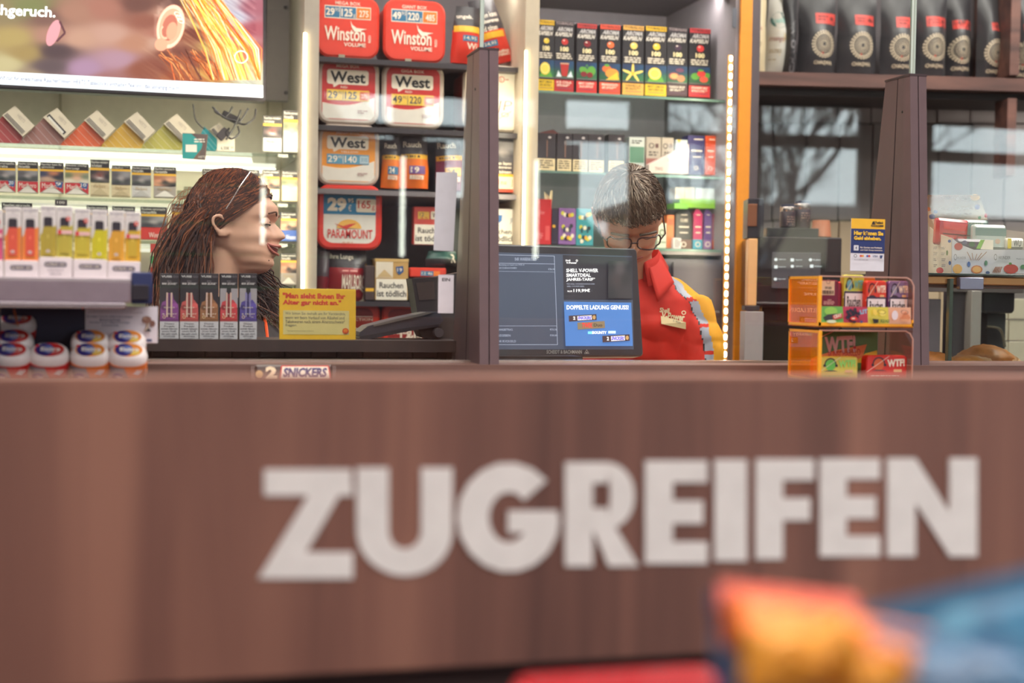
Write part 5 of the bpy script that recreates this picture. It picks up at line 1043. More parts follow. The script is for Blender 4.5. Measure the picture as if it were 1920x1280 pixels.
# card terminal, shown from its side
c_ = at(750, 636, 2.64); t = thing('card_terminal', 'dark blue grey card terminal tilted on its round hinge', 'terminal', c_)
def pz(pts, y0, d, mat, name, sm=0):
    b = MB(); b.prism([(lambda q_: (q_.x-t.location.x, q_.z-t.location.z))(at(x, y, t.location.y+y0)) for x, y in pts], y0, y0+d, mat); return b.obj(name, t, sm)
pz([(673, 629), (675, 622), (690, 611), (740, 598), (800, 585), (824, 585), (832, 600), (822, 612), (770, 618), (688, 636), (680, 636)], 0, .075, C((66, 64, 78), .4), 'body')
pz([(673, 634), (676, 630), (770, 614), (824, 607), (822, 612), (770, 620), (688, 637), (680, 637)], -.002, .08, C((44, 42, 54), .4), 'lower_shell')
pz([(700, 609), (760, 594), (800, 585), (812, 586), (790, 592), (702, 612)], -.003, .07, C((120, 112, 110), .3), 'top_edge')
q_ = at(821, 623, c_.y)-c_; b = MB(); b.tube([(q_.x, -.012, q_.z), (q_.x, .08, q_.z)], .0088, C((90, 84, 92), .4), 16); b.obj('hinge', t)
pz([(782, 613), (800, 610), (828, 612), (830, 634), (815, 638), (792, 632)], .01, .06, C((40, 36, 42), .5), 'foot')
t = thing('scanner_hood', 'black hooded scanner behind the card terminal', 'scanner', at(815, 638, 2.7)); pz([(772, 522), (818, 519), (866, 510), (866, 640), (820, 640), (815, 588), (783, 590), (776, 545)], 0, .06, C((62, 52, 54), .35), 'hood'); pz([(780, 530), (814, 527), (816, 560), (786, 563)], -.002, .004, C((84, 70, 68), .25), 'scan_window')
t, w, h, P = carton('device_label', 'narrow white label strip lettered EIN on the glass by the first tower', 'label', (821, 515, 850, 587), 2.458, .0006, C((226, 222, 230))); P.text('EIN', 828, 521, 843, 527, K0, .02); P.obj('print', t)
t = thing('paper_sheet', 'translucent white paper sheet taped to the glass beside the first tower', 'sheet', at(838, 470, 2.457)); pz([(818, 323), (858, 323), (850, 471), (813, 469)], 0, .0008, C((204, 204, 212), .6), 'sheet')
# snack bar lying on the counter
p = at(552, 712, 2.35); t = thing('snack_bar', 'dark brown wrapped double snack bar with blue and white lettering on the counter', 'snack bar', (p.x, 2.349, FZ+.004), (R(-14), 0, R(1)))
b = MB(); w = .128; b.rbox(w, .026, .012, C((72, 48, 42), .3), .004, .004, 3, y0=0); b.obj('wrapper', t)
for s_ in (-1, 1): b = MB(); b.box(s_*w/2-.006, s_*w/2+.006, .005, .007, .001, .025, C((90, 60, 50), .3)); b.obj('sealed_end', t, 0)
P = Print(w, .026, (0, 0, 150, 26)); P.oval(8, 16, 7, 6, C((196, 160, 110))); P.text('2', 20, 4, 42, 23, C((240, 214, 180)), .06); P.poly([(46, 25), (50, 2), (142, 2), (146, 25)], C((200, 60, 50))); P.poly([(49, 23), (52, 4), (140, 4), (143, 23)], WR); P.text('SNICKERS', 54, 6, 138, 21, C((60, 52, 110)), .05, it=.2); P.obj('print', t)
# ================================================================== CUSTOMER DISPLAY
MY = 2.72; A0 = R(10); c_ = at(1205, 668, MY); TL = R(-9)
t = thing('customer_display', 'black framed customer display screen facing the shopper between the towers', 'screen', c_, (TL, 0, A0))
Pm = Print(1, 1, (0, 0, 1, 1), y=0, root=t, step=.0002)
(xr_, zb2), (xr2, zt2) = Pm.P(1207, 668), Pm.P(1202, 466); xl_, _ = Pm.P(905, 560)
b = MB(); b.rbox(xr_-xl_, zt2-zb2, .035, C((70, 64, 72), .3), .008, .003, 4, z0=zb2, x0=(xr_+xl_)/2); b.obj('frame', t)
SB = C((78, 84, 104), em=.42); SD = C((60, 56, 66), em=.3); LN = C((170, 176, 200), em=.6); SWt = C((236, 232, 236), em=.9); BL = C((72, 112, 176), em=.85)
Pm.poly([(900, 472), (1185, 480), (1188, 655), (900, 655)], SB); Pm.poly([(1055, 478), (1185, 482), (1186, 562), (1057, 562)], SD)
Pm.line([(900, 477), (1039, 480), (1045, 646), (900, 646)], .8, LN); Pm.line([(900, 493), (1040, 495)], .8, LN); Pm.line([(900, 508), (1040, 510)], .5, LN); Pm.line([(900, 611), (1044, 611)], .6, LN)
Pm.text('IHR WARENKORB', 965, 483, 1005, 489, LN, .0); Pm.text('Buchung an Cash von POS 4', 935, 495, 982, 499, LN); Pm.text('IHR SCHEINGUTHABEN', 935, 501, 968, 504, LN); Pm.text('€50,50', 1027, 503, 1039, 507, LN); Pm.text('ZAHLBETRAG', 932, 616, 960, 620, LN); Pm.text('€53,50', 1030, 616, 1043, 620, LN); Pm.text('GEGEBEN', 932, 627, 956, 631, LN); Pm.text('€50,50', 1030, 627, 1043, 631, LN); Pm.text('IHR RÜCKGELD', 932, 637, 966, 642, LN)
Pm.text('Shell', 1059, 487, 1068, 490, SWt, .03); Pm.text('V-Power', 1060, 491, 1080, 495, SWt, .03); Pm.ring(1080, 489, 2, 2, .8, SWt)
Pm.text('SHELL V-POWER', 1060, 504, 1120, 511, SWt, .03); Pm.text('SMARTDEAL', 1060, 513, 1106, 519.5, SWt, .03); Pm.text('JAHRES-TARIF*', 1060, 521, 1114, 528.5, SWt, .03); Pm.text('FÜR SHELL V-POWER RACING UND', 1061, 531, 1113, 534, LN); Pm.text('SHELL V-POWER DIESEL', 1061, 536, 1094, 538.5, LN); Pm.text('NUR', 1062, 545, 1071, 548, SWt, .02); Pm.text('119,99€', 1073, 542, 1104, 549, SWt, .03)
Pm.paint(1138, 490, 1182, 560, [(.1, .1, (60, 56, 66)), (.5, .2, (120, 106, 110)), (.4, .5, (96, 80, 84)), (.8, .8, (90, 80, 86)), (.1, .9, (60, 56, 66)), (.95, .1, (62, 58, 68)), (.7, .5, (70, 62, 68))], vcol(.5), 10, 12)
Pm.poly([(1055, 566), (1181, 568), (1184, 649), (1058, 649)], BL); Pm.text('DOPPELTE LADUNG GENUSS!', 1060, 572.5, 1176, 581, SWt, .03)
for (x0, y0, x1, y1, bg_, s_, fc) in ((1064, 590, 1116, 603, (70, 52, 58), 'SNICKERS', (100, 90, 190)), (1080, 603, 1131, 618, (130, 112, 90), 'TWIX', (206, 60, 60)), (1099, 620, 1151, 628, (150, 190, 220), 'BOUNTY', (230, 236, 240)), (1126, 628, 1177, 642, (70, 52, 58), 'SNICKERS', (100, 90, 190))):
    r_ = -.06 if s_ != 'BOUNTY' else .0
    if s_ != 'BOUNTY': Pm.rect(x0, y0+1, x1, y1-1, C(bg_, em=.7), rot=r_)
    else: Pm.rect(x0, y0+2, x0+8, y1-1, C((120, 200, 220), em=.8)); Pm.rect(x1-14, y0+1, x1, y1-2, C((190, 220, 240), em=.8))
    if s_ == 'SNICKERS': Pm.rect(x0+16, y0+2.5, x1-9, y1-2.5, C((226, 216, 220), em=.8), rot=r_); Pm.text('2', x0+8, y0+4, x0+12, y1-3, SWt, .04); Pm.text(s_, x0+17, y0+3.5, x1-10, y1-3.5, C(fc, em=.9), .05, it=.2); Pm.oval(x1-5, (y0+y1)/2-1, 3, 4, C((190, 150, 100), em=.6), 10)
    elif s_ == 'TWIX': Pm.text(s_, x0+8, y0+3, x0+28, y1-3, C(fc, em=.9), .05); Pm.text('Duo', x0+30, y0+4, x1-5, y1-5, C((80, 66, 60), em=.5), .02)
    else: Pm.text(s_, x0+8, y0+1.5, x1-17, y1-1, SWt, .05)
Pm.text('SCHEIDT & BACHMANN', 1021, 657, 1087, 664, C((170, 164, 166)), .02); Pm.ring(1096, 661, 5.5, 5.5, 1.5, C((170, 164, 166)), n=3, a0=-math.pi/2, a1=1.5*math.pi); Pm.oval(1096, 662, 1.6, 1.6, C((170, 164, 166)), 8)
Pm.obj('screen_print', t)
t2 = thing('monitor_foot', 'black rounded foot under the customer display', 'stand', at(1010, 697, 2.62)); t = t2
pz([(905, 668), (1092, 668), (1095, 690), (1086, 696), (905, 693)], 0, .1, C((52, 42, 44), .4), 'housing')
t = thing('thin_cable', 'thin yellow cable curving at the first tower foot', 'cable', at(940, 698, 2.6)); b = MB(); b.tube(curve2([at(x, y, 2.6)-t.location for x, y in ((936, 702), (948, 697), (956, 690), (962, 680))], 5), .0009, C((206, 160, 70)), 5); b.obj('cable', t)
# ================================================================== AMBER TIN DISPLAYS
AM = amber_sheet(); AE = C((255, 176, 30), .3); CL = clear((255, 236, 226), .07); CE = C((196, 150, 136), .2)  # AE: glow of the acrylic edges put into a bright orange colour
def outline_bars(par, pts, y, th, mat, name, closed=False, d=.0022):
    b = MB(); ps = pts+([pts[0]] if closed else [])
    for (x0, z0), (x1, z1) in zip(ps, ps[1:]):
        L = math.hypot(x1-x0, z1-z0) or 1; nx, nz_ = -(z1-z0)/L*th/2, (x1-x0)/L*th/2
        b.prism([(x0+nx, z0+nz_), (x1+nx, z1+nz_), (x1-nx, z1-nz_), (x0-nx, z0-nz_)], y, y+d, mat)
    return b.obj(name, par, 0)
DY = 2.19; DD = .115
def amber(px, label, top):
    p, w, h, a = fit(*px, DY); t = thing('tin_display', label, 'display', p, group='amber counter displays')
    x = w/2
    b = MB(); b.box(-x, -x+.003, 0, DD, .0, h, AM); b.obj('amber_side', t, 0)
    e = MB(); th = .0045
    for z0, z1 in ((0, th), (h-th, h)): e.box(-x-.0005, -x+.0035, 0, DD, z0, z1, AE)
    e.box(-x-.0012, -x+.0048, -.001, .003, 0, h, AE); e.box(-x-.0005, -x+.0035, DD-.003, DD, 0, h, AE); e.obj('glow_tinted_edge', t, 0)
    b = MB(); b.box(-x, x, 0, DD, -.0015, .0015, AM if top else CL); b.obj('floor_sheet', t, 0)
    if top:
        e = MB(); e.box(-x, x, -.001, .003, .0005, .0065, AE); e.obj('front_edge', t, 0)
        e = MB(); e.box(x-.003, x, -.001, .003, 0, .012, AE); e.obj('corner_edge', t, 0)
    b = MB(); cut = .018
    vs = [(x, 0, 0), (x, DD, 0), (x, DD, h), (x, .03, h), (x, 0, h-cut*1.6)]; b.add(vs+[(v[0]-.002, v[1], v[2]) for v in vs], [(0, 1, 2, 3, 4), (5, 6, 7, 8, 9)]+[(i, (i+1) % 5, (i+1) % 5+5, i+5) for i in range(5)], CL); b.obj('clear_side', t, 0)
    b = MB(); b.box(-x, x, .012 if top else 0, DD, h-.002, h, CL); b.obj('top_sheet', t, 0)
    pts = [(-x, h), (x-.014, h), (x-.006, h-.004), (x, h-.014), (x, 0)]; outline_bars(t, pts, 0, .0022, CE, 'clear_edge')
    return t, w, h
t, w, h = amber((1535, 519, 1713, 612), 'upper amber plastic display of small warning tins', True)
P = Print(w, h, (1535, 519, 1713, 612), y=-.0005); b = MB()
pan = [((1536, 1579), (110, 176, 84)), ((1579, 1625), (190, 60, 86)), ((1625, 1664), (216, 200, 80)), ((1664, 1707), (226, 170, 140))]
for k, ((x0, x1), c_) in enumerate(pan): P.poly([(x0, 575), (x1, 575), (x1+(2 if k < 3 else 1), 606.5), (x0+(2 if k else 0), 606.5)], C(c_, .35))
P.oval(1557, 584, 12, 8, C((150, 200, 90))); P.poly([(1543, 596), (1551, 590), (1568, 588), (1560, 600), (1548, 601)], C((60, 56, 60))); P.poly([(1560, 592), (1577, 587), (1579, 596), (1562, 600)], C((206, 50, 50))); P.text('CRAY', 1562, 589, 1577, 596, WR, .04, rot=-.25); P.oval(1558, 603, 9, 3, C((214, 226, 190)))
for k in range(14): a = k*2.4; r_ = 11*math.sqrt((k+.5)/14); P.oval(1596+r_*math.cos(a)*1.05, 591+r_*math.sin(a)*1.2, 3.4, 3.6, C((52, 40, 60), .25), 8)
P.oval(1598, 597, 7, 4, C((214, 50, 50))); P.rect(1594, 596, 1600, 598, WR); P.text('LIT', 1609, 580, 1623, 588, C((130, 190, 220)), .04, rot=-.15); P.oval(1612, 603, 3, 2.4, C((70, 80, 130)))
P.oval(1637, 585, 4, 6, C((240, 206, 90)), rot=-.4); P.oval(1651, 587, 6, 5, C((240, 220, 110))); P.ring(1649, 584, 8, 4, 1, C((120, 90, 60)), rot=.2); P.poly([(1632, 597), (1644, 598), (1643, 605), (1635, 606)], C((44, 36, 40))); P.text('SQUAD', 1647, 598, 1664, 605, C((70, 110, 60)), .03)
P.oval(1674, 590, 6, 9, C((230, 214, 220))); P.poly([(1684, 596), (1694, 582), (1704, 594), (1700, 600)], C((214, 130, 90))); P.ring(1692, 584, 7, 4, 1, C((130, 90, 90)), rot=.15); P.text('SHEESH', 1686, 597, 1704, 602, C((230, 170, 130)), .03); P.obj('fruit_label', t)
def stin(px, Y, col, face, label, warn=None, col2=None, d=.012, rr=.0055, logo=WR, big=False):
    p, w, h, a = fit(*px, Y); t = thing('cigarillo_tin', label, 'tin', p, group='cigarillo tins in the amber displays'); b = MB(); b.rbox(w, h, d, C(col, .3, .3), rr, .0015, 4); b.obj('tin_body', t)
    P = Print(w, h, px); x0, y0, x1, y1 = px; W = x1-x0; H = y1-y0; f = lambda u, v: (x0+W*u, y0+H*v)
    if col2: P.rr(x0+1.5, y0+1.5, x1-1.5, y0+H*(.97 if big else .5), 4, C(col2, .35))
    if face:   # plain head with headphones, no likeness
        v0 = .34 if big else .2; s_ = .42 if big else 1
        P.oval(*f(.3, v0), W*.13, H*.17*(1.3 if big else .6), C(face)); P.ring(*f(.3, v0-.02), W*.155, H*.2*(1.3 if big else .62), W*.03, C((50, 44, 56)), a0=math.pi, a1=2*math.pi); P.oval(*f(.15, v0+.02), W*.035, H*.05, C((50, 44, 56))); P.oval(*f(.45, v0+.02), W*.035, H*.05, C((50, 44, 56)))
        P.poly([f(.12, v0+.24 if big else .36), f(.22, v0+.2 if big else .32), f(.38, v0+.2 if big else .32), f(.5, v0+.24 if big else .36)], C((60, 50, 60)))
        P.line([f(.0, .62 if big else .45), f(.3, .3 if big else .2), f(.55, .02)], .8, WR)
        P.text('WTF!', *f(.5, .13 if big else .1), *f(.93, .42 if big else .27), logo, .05, rot=-.05); P.rect(*f(.66, .52 if big else .31), *f(.86, .62 if big else .36), C((226, 180, 130)))
        P.small(*f(.1, .72 if big else .42), *f(.95, .77 if big else .455), 1, logo, 3, 9)
    if warn:
        P.rect(*f(.04, warn), *f(.96, 1.0), C((60, 52, 84))); P.rect(*f(.09, warn+.04), *f(.91, .99), C((226, 224, 232))); hh = 1-warn
        P.text('Rauchen', *f(.17, warn+hh*.14), *f(.8, warn+hh*(.34 if hh < .55 and px[3]-px[1] > 55 else .45)), K0, .02); P.text('ist tödlich', *f(.13, warn+hh*(.42 if px[3]-px[1] > 55 else .56)), *f(.88, warn+hh*(.62 if px[3]-px[1] > 55 else .86)), K0, .02)
        if px[3]-px[1] > 55: P.small(*f(.14, warn+hh*.7), *f(.88, warn+hh*.95), 3, C((120, 116, 130)), 3, 6)
    return t, P, f
t, P, f = stin((1536.5, 525, 1571, 611), 2.225, (116, 26, 56), None, 'wine red tin with a cream barcode label in the upper display'); P.rect(1538, 526.5, 1563, 553, C((226, 206, 180))); P.ring(1551, 528, 4, 4, 1, C((150, 120, 110))); P.small(1545, 537, 1558, 542, 2, K0, 3, 2)
for k in range(12): P.rect(1540+k*1.7, 544, 1540.8+k*1.7+(k % 3)*.3, 551, K0)
P.text('XALUNE', 1549, 561, 1556, 563, WR); P.small(1541, 564, 1563, 571, 3, C((226, 180, 180)), 2, 5); P.obj('print', t)
for px, Y, c1, fc, lab, wr_, c2, lg in (((1579, 515, 1619, 611), 2.235, (214, 196, 80), (110, 180, 200), 'taller yellow green tin sticking up in the upper display', .32, (200, 214, 90), C((110, 190, 190))), ((1621.5, 526, 1661, 611), 2.22, (220, 66, 50), (206, 90, 60), 'red tin with a warning label in the upper display', .36, (222, 66, 50), WR), ((1664, 526.5, 1702, 611), 2.22, (120, 84, 150), (150, 150, 180), 'purple tin with a warning label in the upper display', .36, (132, 110, 156), WR)):
    t, P, f = stin(px, Y, c1, fc, lab, wr_, c2, logo=lg); P.obj('print', t)
for k, (px, Y, c1, lab) in enumerate((((1571, 527, 1581, 611), 2.25, (190, 40, 60), 'crimson tin seen edge-on behind the wine red one'), ((1612, 519, 1640, 611), 2.262, (226, 130, 60), 'orange tin in the second row behind the yellow green one'), ((1654, 526, 1690, 611), 2.262, (150, 170, 70), 'green tin in the second row behind the purple one'))):
    t, P, f = stin(px, Y, c1, None, lab)
me_, back = None, None
for k in range(4):   # tins seen through the amber side
    p, w, h, a = fit(1545, 530+k*1.5, 1580, 611, 2.24+k*.016); 
    t = thing('cigarillo_tin', 'tin number %s back in the row seen through the upper amber side' % ['one', 'two', 'three', 'four'][k], 'tin', (p.x, p.y, p.z), group='cigarillo tins in the amber displays'); b = MB(); b.rbox(w, h, .012, C([(150, 30, 60), (206, 60, 50), (214, 150, 60), (170, 70, 50)][k], .3, .3), .0055, .0015, 3); b.obj('tin_body', t)
    t['label'] = ['wine tin close behind the front one, through the upper amber side', 'red tin midway along the upper amber side', 'ochre tin midway back along the upper amber side', 'rust brown tin at the rear of the upper amber side'][k]
t, w, h = amber((1535, 620, 1711, 714), 'lower amber plastic display with a green back card', False)
p, w, h, a = fit(1520, 619, 1645, 700, 2.285); P = None
q_ = thing('back_card', 'green back card with large white lettering inside the lower display', 'card', p); b = MB(); b.rbox(w, h, .002, C((84, 140, 76), .4), .001, .0005, 1); b.obj('card', q_)
P = Print(w, h, (1520, 619, 1645, 700)); P.poly([(1622, 662), (1644, 656), (1644, 680), (1600, 680)], C((226, 196, 60))); P.poly([(1530, 668), (1563, 657), (1624, 645), (1617, 668), (1580, 690), (1530, 690)], C((226, 140, 80))); P.text('WTF!', 1545, 629, 1603, 662, C((224, 200, 196)), .05, rot=-.06); P.oval(1601, 651, 2.8, 2.8, C((206, 60, 60))); P.text('PUNSCHARILLO', 1552, 656, 1612, 669, C((190, 50, 50)), .01, rot=-.12); P.line([(1530, 636), (1545, 628), (1563, 620)], 2, C((226, 190, 170))); P.obj('print', q_)
t, P, f = stin((1534, 668, 1608, 716), 2.21, (216, 206, 84), (110, 200, 90), 'large yellow green tin standing low in the lower display', None, (220, 206, 90), rr=.008, logo=C((150, 220, 110)), big=True, d=.02); P.obj('print', t)
t, P, f = stin((1624, 666, 1700, 716), 2.21, (214, 50, 44), (216, 100, 60), 'large red tin standing low in the lower display', None, (216, 52, 46), rr=.008, big=True, d=.02); P.obj('print', t)
p, w, h, a = fit(1500, 668, 1531, 716, 2.25); 
for k, lab in enumerate(('large ochre tin through the lower amber side', 'large orange tin further back through the lower amber side')):
    t = thing('cigarillo_tin', lab, 'tin', at(1552+k*1, 716, 2.238+k*.024), group='cigarillo tins in the amber displays'); b = MB(); b.rbox(.05, .042, .02, C((226, 160-k*40, 70), .3, .3), .008, .0015, 3); b.obj('tin_body', t)
# bank notice
t, w, h, P = carton('bank_notice', 'yellow and blue cash withdrawal notice on the second tower', 'notice', (1594, 410, 1657.5, 508.5), 2.392, .0015, C((222, 222, 232)))
P.rect(1594, 410, 1657.5, 429, C((240, 186, 50))); P.rect(1594, 429, 1657.5, 474.5, C((38, 52, 110))); P.poly([(1632, 420), (1634, 415), (1637, 414), (1639, 420)], K0); P.text('Postbank', 1639, 414, 1654, 419, K0, .03); P.rect(1631, 421, 1654, 424, C((60, 52, 50))); P.small(1632, 422, 1653, 423.5, 1, YW, 1, 6)
P.text('Hier können Sie', 1599, 433, 1654, 441, C((246, 200, 60)), .05); P.text('Geld abheben.', 1599, 443, 1650, 450, C((246, 200, 60)), .05); P.rect(1599, 460, 1608, 470, C((214, 216, 226))); P.text('4', 1602, 462, 1605, 468, C((60, 60, 90)), .02); P.text('Für Kunden von Postbank', 1611, 462.5, 1652, 465.5, WR, .02); P.text('und Cash Group kostenlos.', 1611, 467.5, 1653, 470.5, WR, .02)
P.ring(1602, 480, 3, 3, .8, K0); P.text('VISA', 1634, 478, 1644, 482, C((44, 60, 110)), .03, it=.2); P.oval(1612, 480, 2.2, 2.2, C((206, 60, 50)), 10); P.oval(1615.5, 480, 2.2, 2.2, C((226, 150, 50)), 10); P.oval(1624, 480, 2.2, 2.2, C((60, 90, 170)), 10); P.oval(1627.5, 480, 2.2, 2.2, C((206, 60, 50)), 10); P.poly([(1647, 478), (1653, 478), (1651, 484), (1648, 484)], C((44, 60, 110))); P.small(1598, 486.5, 1639, 488, 1, C((130, 130, 140)), 2, 9); P.obj('print', t)
# ================================================================== COFFEE CORNER GOODS
SH = KP(.02)
def bag(px, label, low, Y=.03, up_=None, name='coffee_bag', cat='coffee bag', d=.09, pinch=.97, group='coffee bags on the brown shelf', rot=0):
    return pouch(px, label, d, low, up_ or low, rot, KP(Y), group, split=.5, pinch=pinch, name=name, cat=cat, gloss=.35, part_='bag_body')
BB = (60, 58, 62); RG = C((226, 206, 180), .4)
def mandala(P, cx, cy, r_):
    P.ring(cx, cy, r_*.86, r_*.98, r_*.07, RG, 26)
    for k in range(26):
        a = k*2*math.pi/26; l = P.l; P.oval(cx+r_*.97*math.cos(a), cy+r_*1.1*math.sin(a), r_*.085, r_*.095, RG, 6); P.l = l
        for q_ in (.73, .56, .42): l = P.l; P.oval(cx+r_*q_*math.cos(a), cy+r_*q_*1.14*math.sin(a), r_*.05*q_/.6, r_*.055, RG, 5); P.l = l
    P.l += 1; P.ring(cx, cy, r_*.32, r_*.36, r_*.05, RG, 16); P.ring(cx, cy, r_*.2, r_*.23, r_*.04, RG, 12)
for i, (x0, x1, lx0, ly0, lx1, ly1, cx, cy, off, lab) in enumerate(((1506, 1577, 1534, 22, 1575, 43, 1549, 82, .03, 'black coffee bag with a pale mandala, beside the white bags'), (1580, 1654, 1608, 26, 1646, 46, 1621, 85, .03, 'black coffee bag with a pale mandala crossed by a lamp gleam'), (1662, 1728, 1685, 30, 1725, 51, 1697, 89, .03, 'black coffee bag standing right behind the second tower glass edge'),
      (1729, 1786, 1743, 29, 1783, 49, 1760, 88, .03, 'black coffee bag with a bright red label beyond the tower'), (1785, 1832, 1793, 36, 1831, 54, 1810, 93, .09, 'black coffee bag set further back on the shelf, dim red label'), (1844, 1890, 1863, 41, 1900, 57, 1875, 98, .06, 'black coffee bag half covered by the wooden upright'), (1912, 1960, 1925, 44, 1960, 60, 1928, 104, .05, 'black coffee bag past the wooden upright'))):
    t, P = bag((x0, -12, x1, 143), lab, BB, off); P.rect(lx0, ly0, lx1, ly1, C((214, 74, 66), .4)); P.small(lx0+4, ly0+4, lx1-15, ly1-5, 2, C((120, 40, 40)), i, 3); P.oval(lx1-9, (ly0+ly1)/2, 4, 4, C((110, 40, 40)), 8); mandala(P, cx, cy, 22); P.text('CHAQWA', cx-18, cy+31, cx+18, cy+39, RG, .03); P.oval(cx-3, cy+17, 2, 2, C((190, 60, 50)), 6); P.obj('print', t)
for px, lab, off in (((1476, -12, 1504, 142), 'black coffee bag seen from its narrow side, by the white bags', .02), ((1446, -12, 1480, 142), 'grey black coffee bag in shade behind the white bags', .12)):
    t, P = bag(px, lab, (54, 52, 56), off, group='coffee bags on the brown shelf'); P.text('CHAQWA', px[0]-34, 80, px[2]+38, 92, C((130, 126, 130)), .03, rot=-math.pi/2) if px[0] > 1470 else None; P.obj('print', t)
for px, c1, lab, off, rr_ in (((1410, -12, 1446, 138), (226, 206, 170), 'cream paper coffee bag with a teal oval next to the orange post', .0, 0), ((1440, -8, 1492, 140), (206, 200, 190), 'pale grey coffee bag with a cream arch leaning beside the cream one', .04, R(4))):
    t, P = bag(px, lab, c1, off, rot=rr_, group='pale coffee bags'); x0 = px[0]
    if x0 < 1430:
        P.oval(1418, 12, 13, 16, C((40, 110, 104))); P.text('café', 1408, 8, 1428, 17, C((180, 210, 200)), .03); P.text('orange', 1411, 50, 1432, 60, C((170, 100, 80)), 0, it=.2); P.line([(1411, 74), (1436, 75)], .8, K0); P.small(1411, 78, 1434, 88, 3, C((170, 150, 120)), 3, 4); P.ring(1415, 116, 5, 6, .8, K0)
    else:
        P.oval(1460, 36, 15, 16, C((54, 100, 96))); P.text('café', 1447, 32, 1470, 42, C((150, 190, 180)), .03); P.poly([(1444, 138), (1444, 66), (1456, 56), (1470, 62), (1476, 76), (1464, 100), (1468, 138)], C((226, 206, 168))); P.text('mango', 1445, 70, 1470, 80, C((150, 80, 70)), 0, it=.2); P.small(1446, 92, 1466, 100, 2, C((170, 150, 120)), 3, 3); P.small(1446, 110, 1462, 114, 1, C((170, 150, 120)), 3, 3)
    P.obj('print', t)
# ---- coffee machine
KY = 3.55
def kthing(name, label, cat, x, y, Y=KY): return thing(name, label, cat, at(x, y, Y))
def bx(name, px, Yo, d, mat, r=.002, seg=2):
    global t
    Yw = t.location.y+Yo; x0, x1 = at(px[0], (px[1]+px[3])/2, Yw).x, at(px[2], (px[1]+px[3])/2, Yw).x; xm = (px[0]+px[2])/2; z1, z0 = at(xm, px[1], Yw).z, at(xm, px[3], Yw).z
    b = MB(); b.rbox(x1-x0, z1-z0, d, mat, r, min(r*.6, .004), seg, z0=z0-t.location.z, y0=Yo, x0=(x0+x1)/2-t.location.x); return b.obj(name, t)
GB = C((50, 42, 46), .22)
t = kthing('coffee_machine', 'black glossy coffee machine with a touch screen behind the amber displays', 'coffee machine', 1500, 700)
bx('housing', (1421, 444, 1570, 575), 0, .3, GB, .006); bx('lower_housing', (1428, 576, 1560, 700), .03, .27, C((58, 42, 42), .2), .004); bx('chrome_line', (1424, 567, 1560, 570), -.003, .01, C((200, 196, 200), .2, .9), .0005); bx('drip_tray', (1428, 700, 1560, 712), -.03, .3, DARK, .002)
bx('base_block', (1560, 575, 1590, 712), .05, .25, DARK)
o = bx('touch_screen', (1453, 473, 1536, 541), -.004, .005, C((92, 88, 96), .2, em=.0), .001)
P = Print(1, 1, (0, 0, 1, 1), y=-.0042, root=t); IC = C((200, 206, 214), em=.5)
for k, (x, y) in enumerate(((1460, 486), (1488, 487), (1519, 487), (1460, 500), (1488, 499), (1521, 499), (1459, 523))):
    P.rr(x-3, y-3, x+3, y+3, 1, IC, 2) if k % 2 else P.oval(x, y, 3, 3, IC, 8)
    P.text(['Espresso', 'Cappuccino', 'Kakao'][k % 3], x+5, y-1.5, x+17, y+1.5, IC)
P.obj('screen_icons', t)
bx('bean_tray', (1433, 427, 1522, 444), .05, .2, C((40, 34, 38), .4))
t = kthing('peach_column', 'peach coloured glowing column at the side of the coffee machine', 'column', 1411, 640, KY+.02); bx('column', (1403, 447, 1419, 573), 0, .05, C((244, 186, 130), .4), .003); bx('foot', (1399, 573, 1424, 582), -.005, .07, DARK, .002)
t = kthing('grey_pillar', 'plain grey steel pillar below the peach column', 'pillar', 1413, 715, KY+.0); bx('pillar', (1397, 584, 1429, 720), 0, .1, C((170, 160, 162), .5), .002)
t = kthing('dark_shelf_unit', 'dark brown unit with a copper front beside the orange post', 'unit', 1416, 445, KY+.02); bx('unit', (1403, 372, 1431, 446), 0, .1, C((44, 38, 48), .4)); bx('copper_front', (1404, 382, 1420, 424), -.003, .004, C((150, 96, 72), .35, .5))
def jar(px, label, Yo=KY+.1):
    p, w, h, a = fit(*px, Yo); t = thing('coffee_tin', label, 'tin', p, group='tins on the coffee machine'); b = MB(); r_ = w/2
    b.lathe([(r_*.9, 0), (r_, .003), (r_, h*.66), (r_*.97, h*.68)], C((60, 44, 52), .3), 20); b.obj('tin_body', t); b = MB(); b.lathe([(r_*.97, h*.68), (r_*1.0, h*.7), (r_*1.0, h*.86), (r_*.97, h*.88)], C((214, 200, 196), .15, .9), 20); b.obj('chrome_band', t)
    b = MB(); b.lathe([(r_*.97, h*.88), (r_*.95, h*.98), (r_*.7, h)], C((60, 60, 80), .4), 20); b.obj('lid', t)
    P = Print(w, h, px, surf=lambda x, z: -math.sqrt(max(0, r_*r_-x*x)), step=.0004); P.small(px[0]+w*0+6, px[1]+22, px[2]-6, px[1]+40, 4, C((150, 120, 110)), 2, 2); P.obj('print', t)
jar((1463, 383, 1490, 427), 'dark coffee tin with a chrome band, further from the cup'); jar((1489, 376, 1518, 429), 'taller dark coffee tin with a chrome band, nearer the cup')
p, w, h, a = fit(1521, 413, 1557, 444, KY+.06); t = thing('terracotta_cup', 'terracotta coloured cup on top of the coffee machine', 'cup', p); b = MB(); r_ = w/2; b.lathe([(r_*.98, 0), (r_*.9, h*.5), (r_*.82, h), (r_*.76, h), (r_*.84, h*.5), (r_*.9, .004)], C((190, 118, 88), .5), 20); b.obj('cup_body', t)
for o_ in bpy.data.objects:
    if o_.name in ('coffee_machine', 'peach_column', 'grey_pillar', 'dark_shelf_unit'): o_.rotation_euler = (0, 0, R(-17))
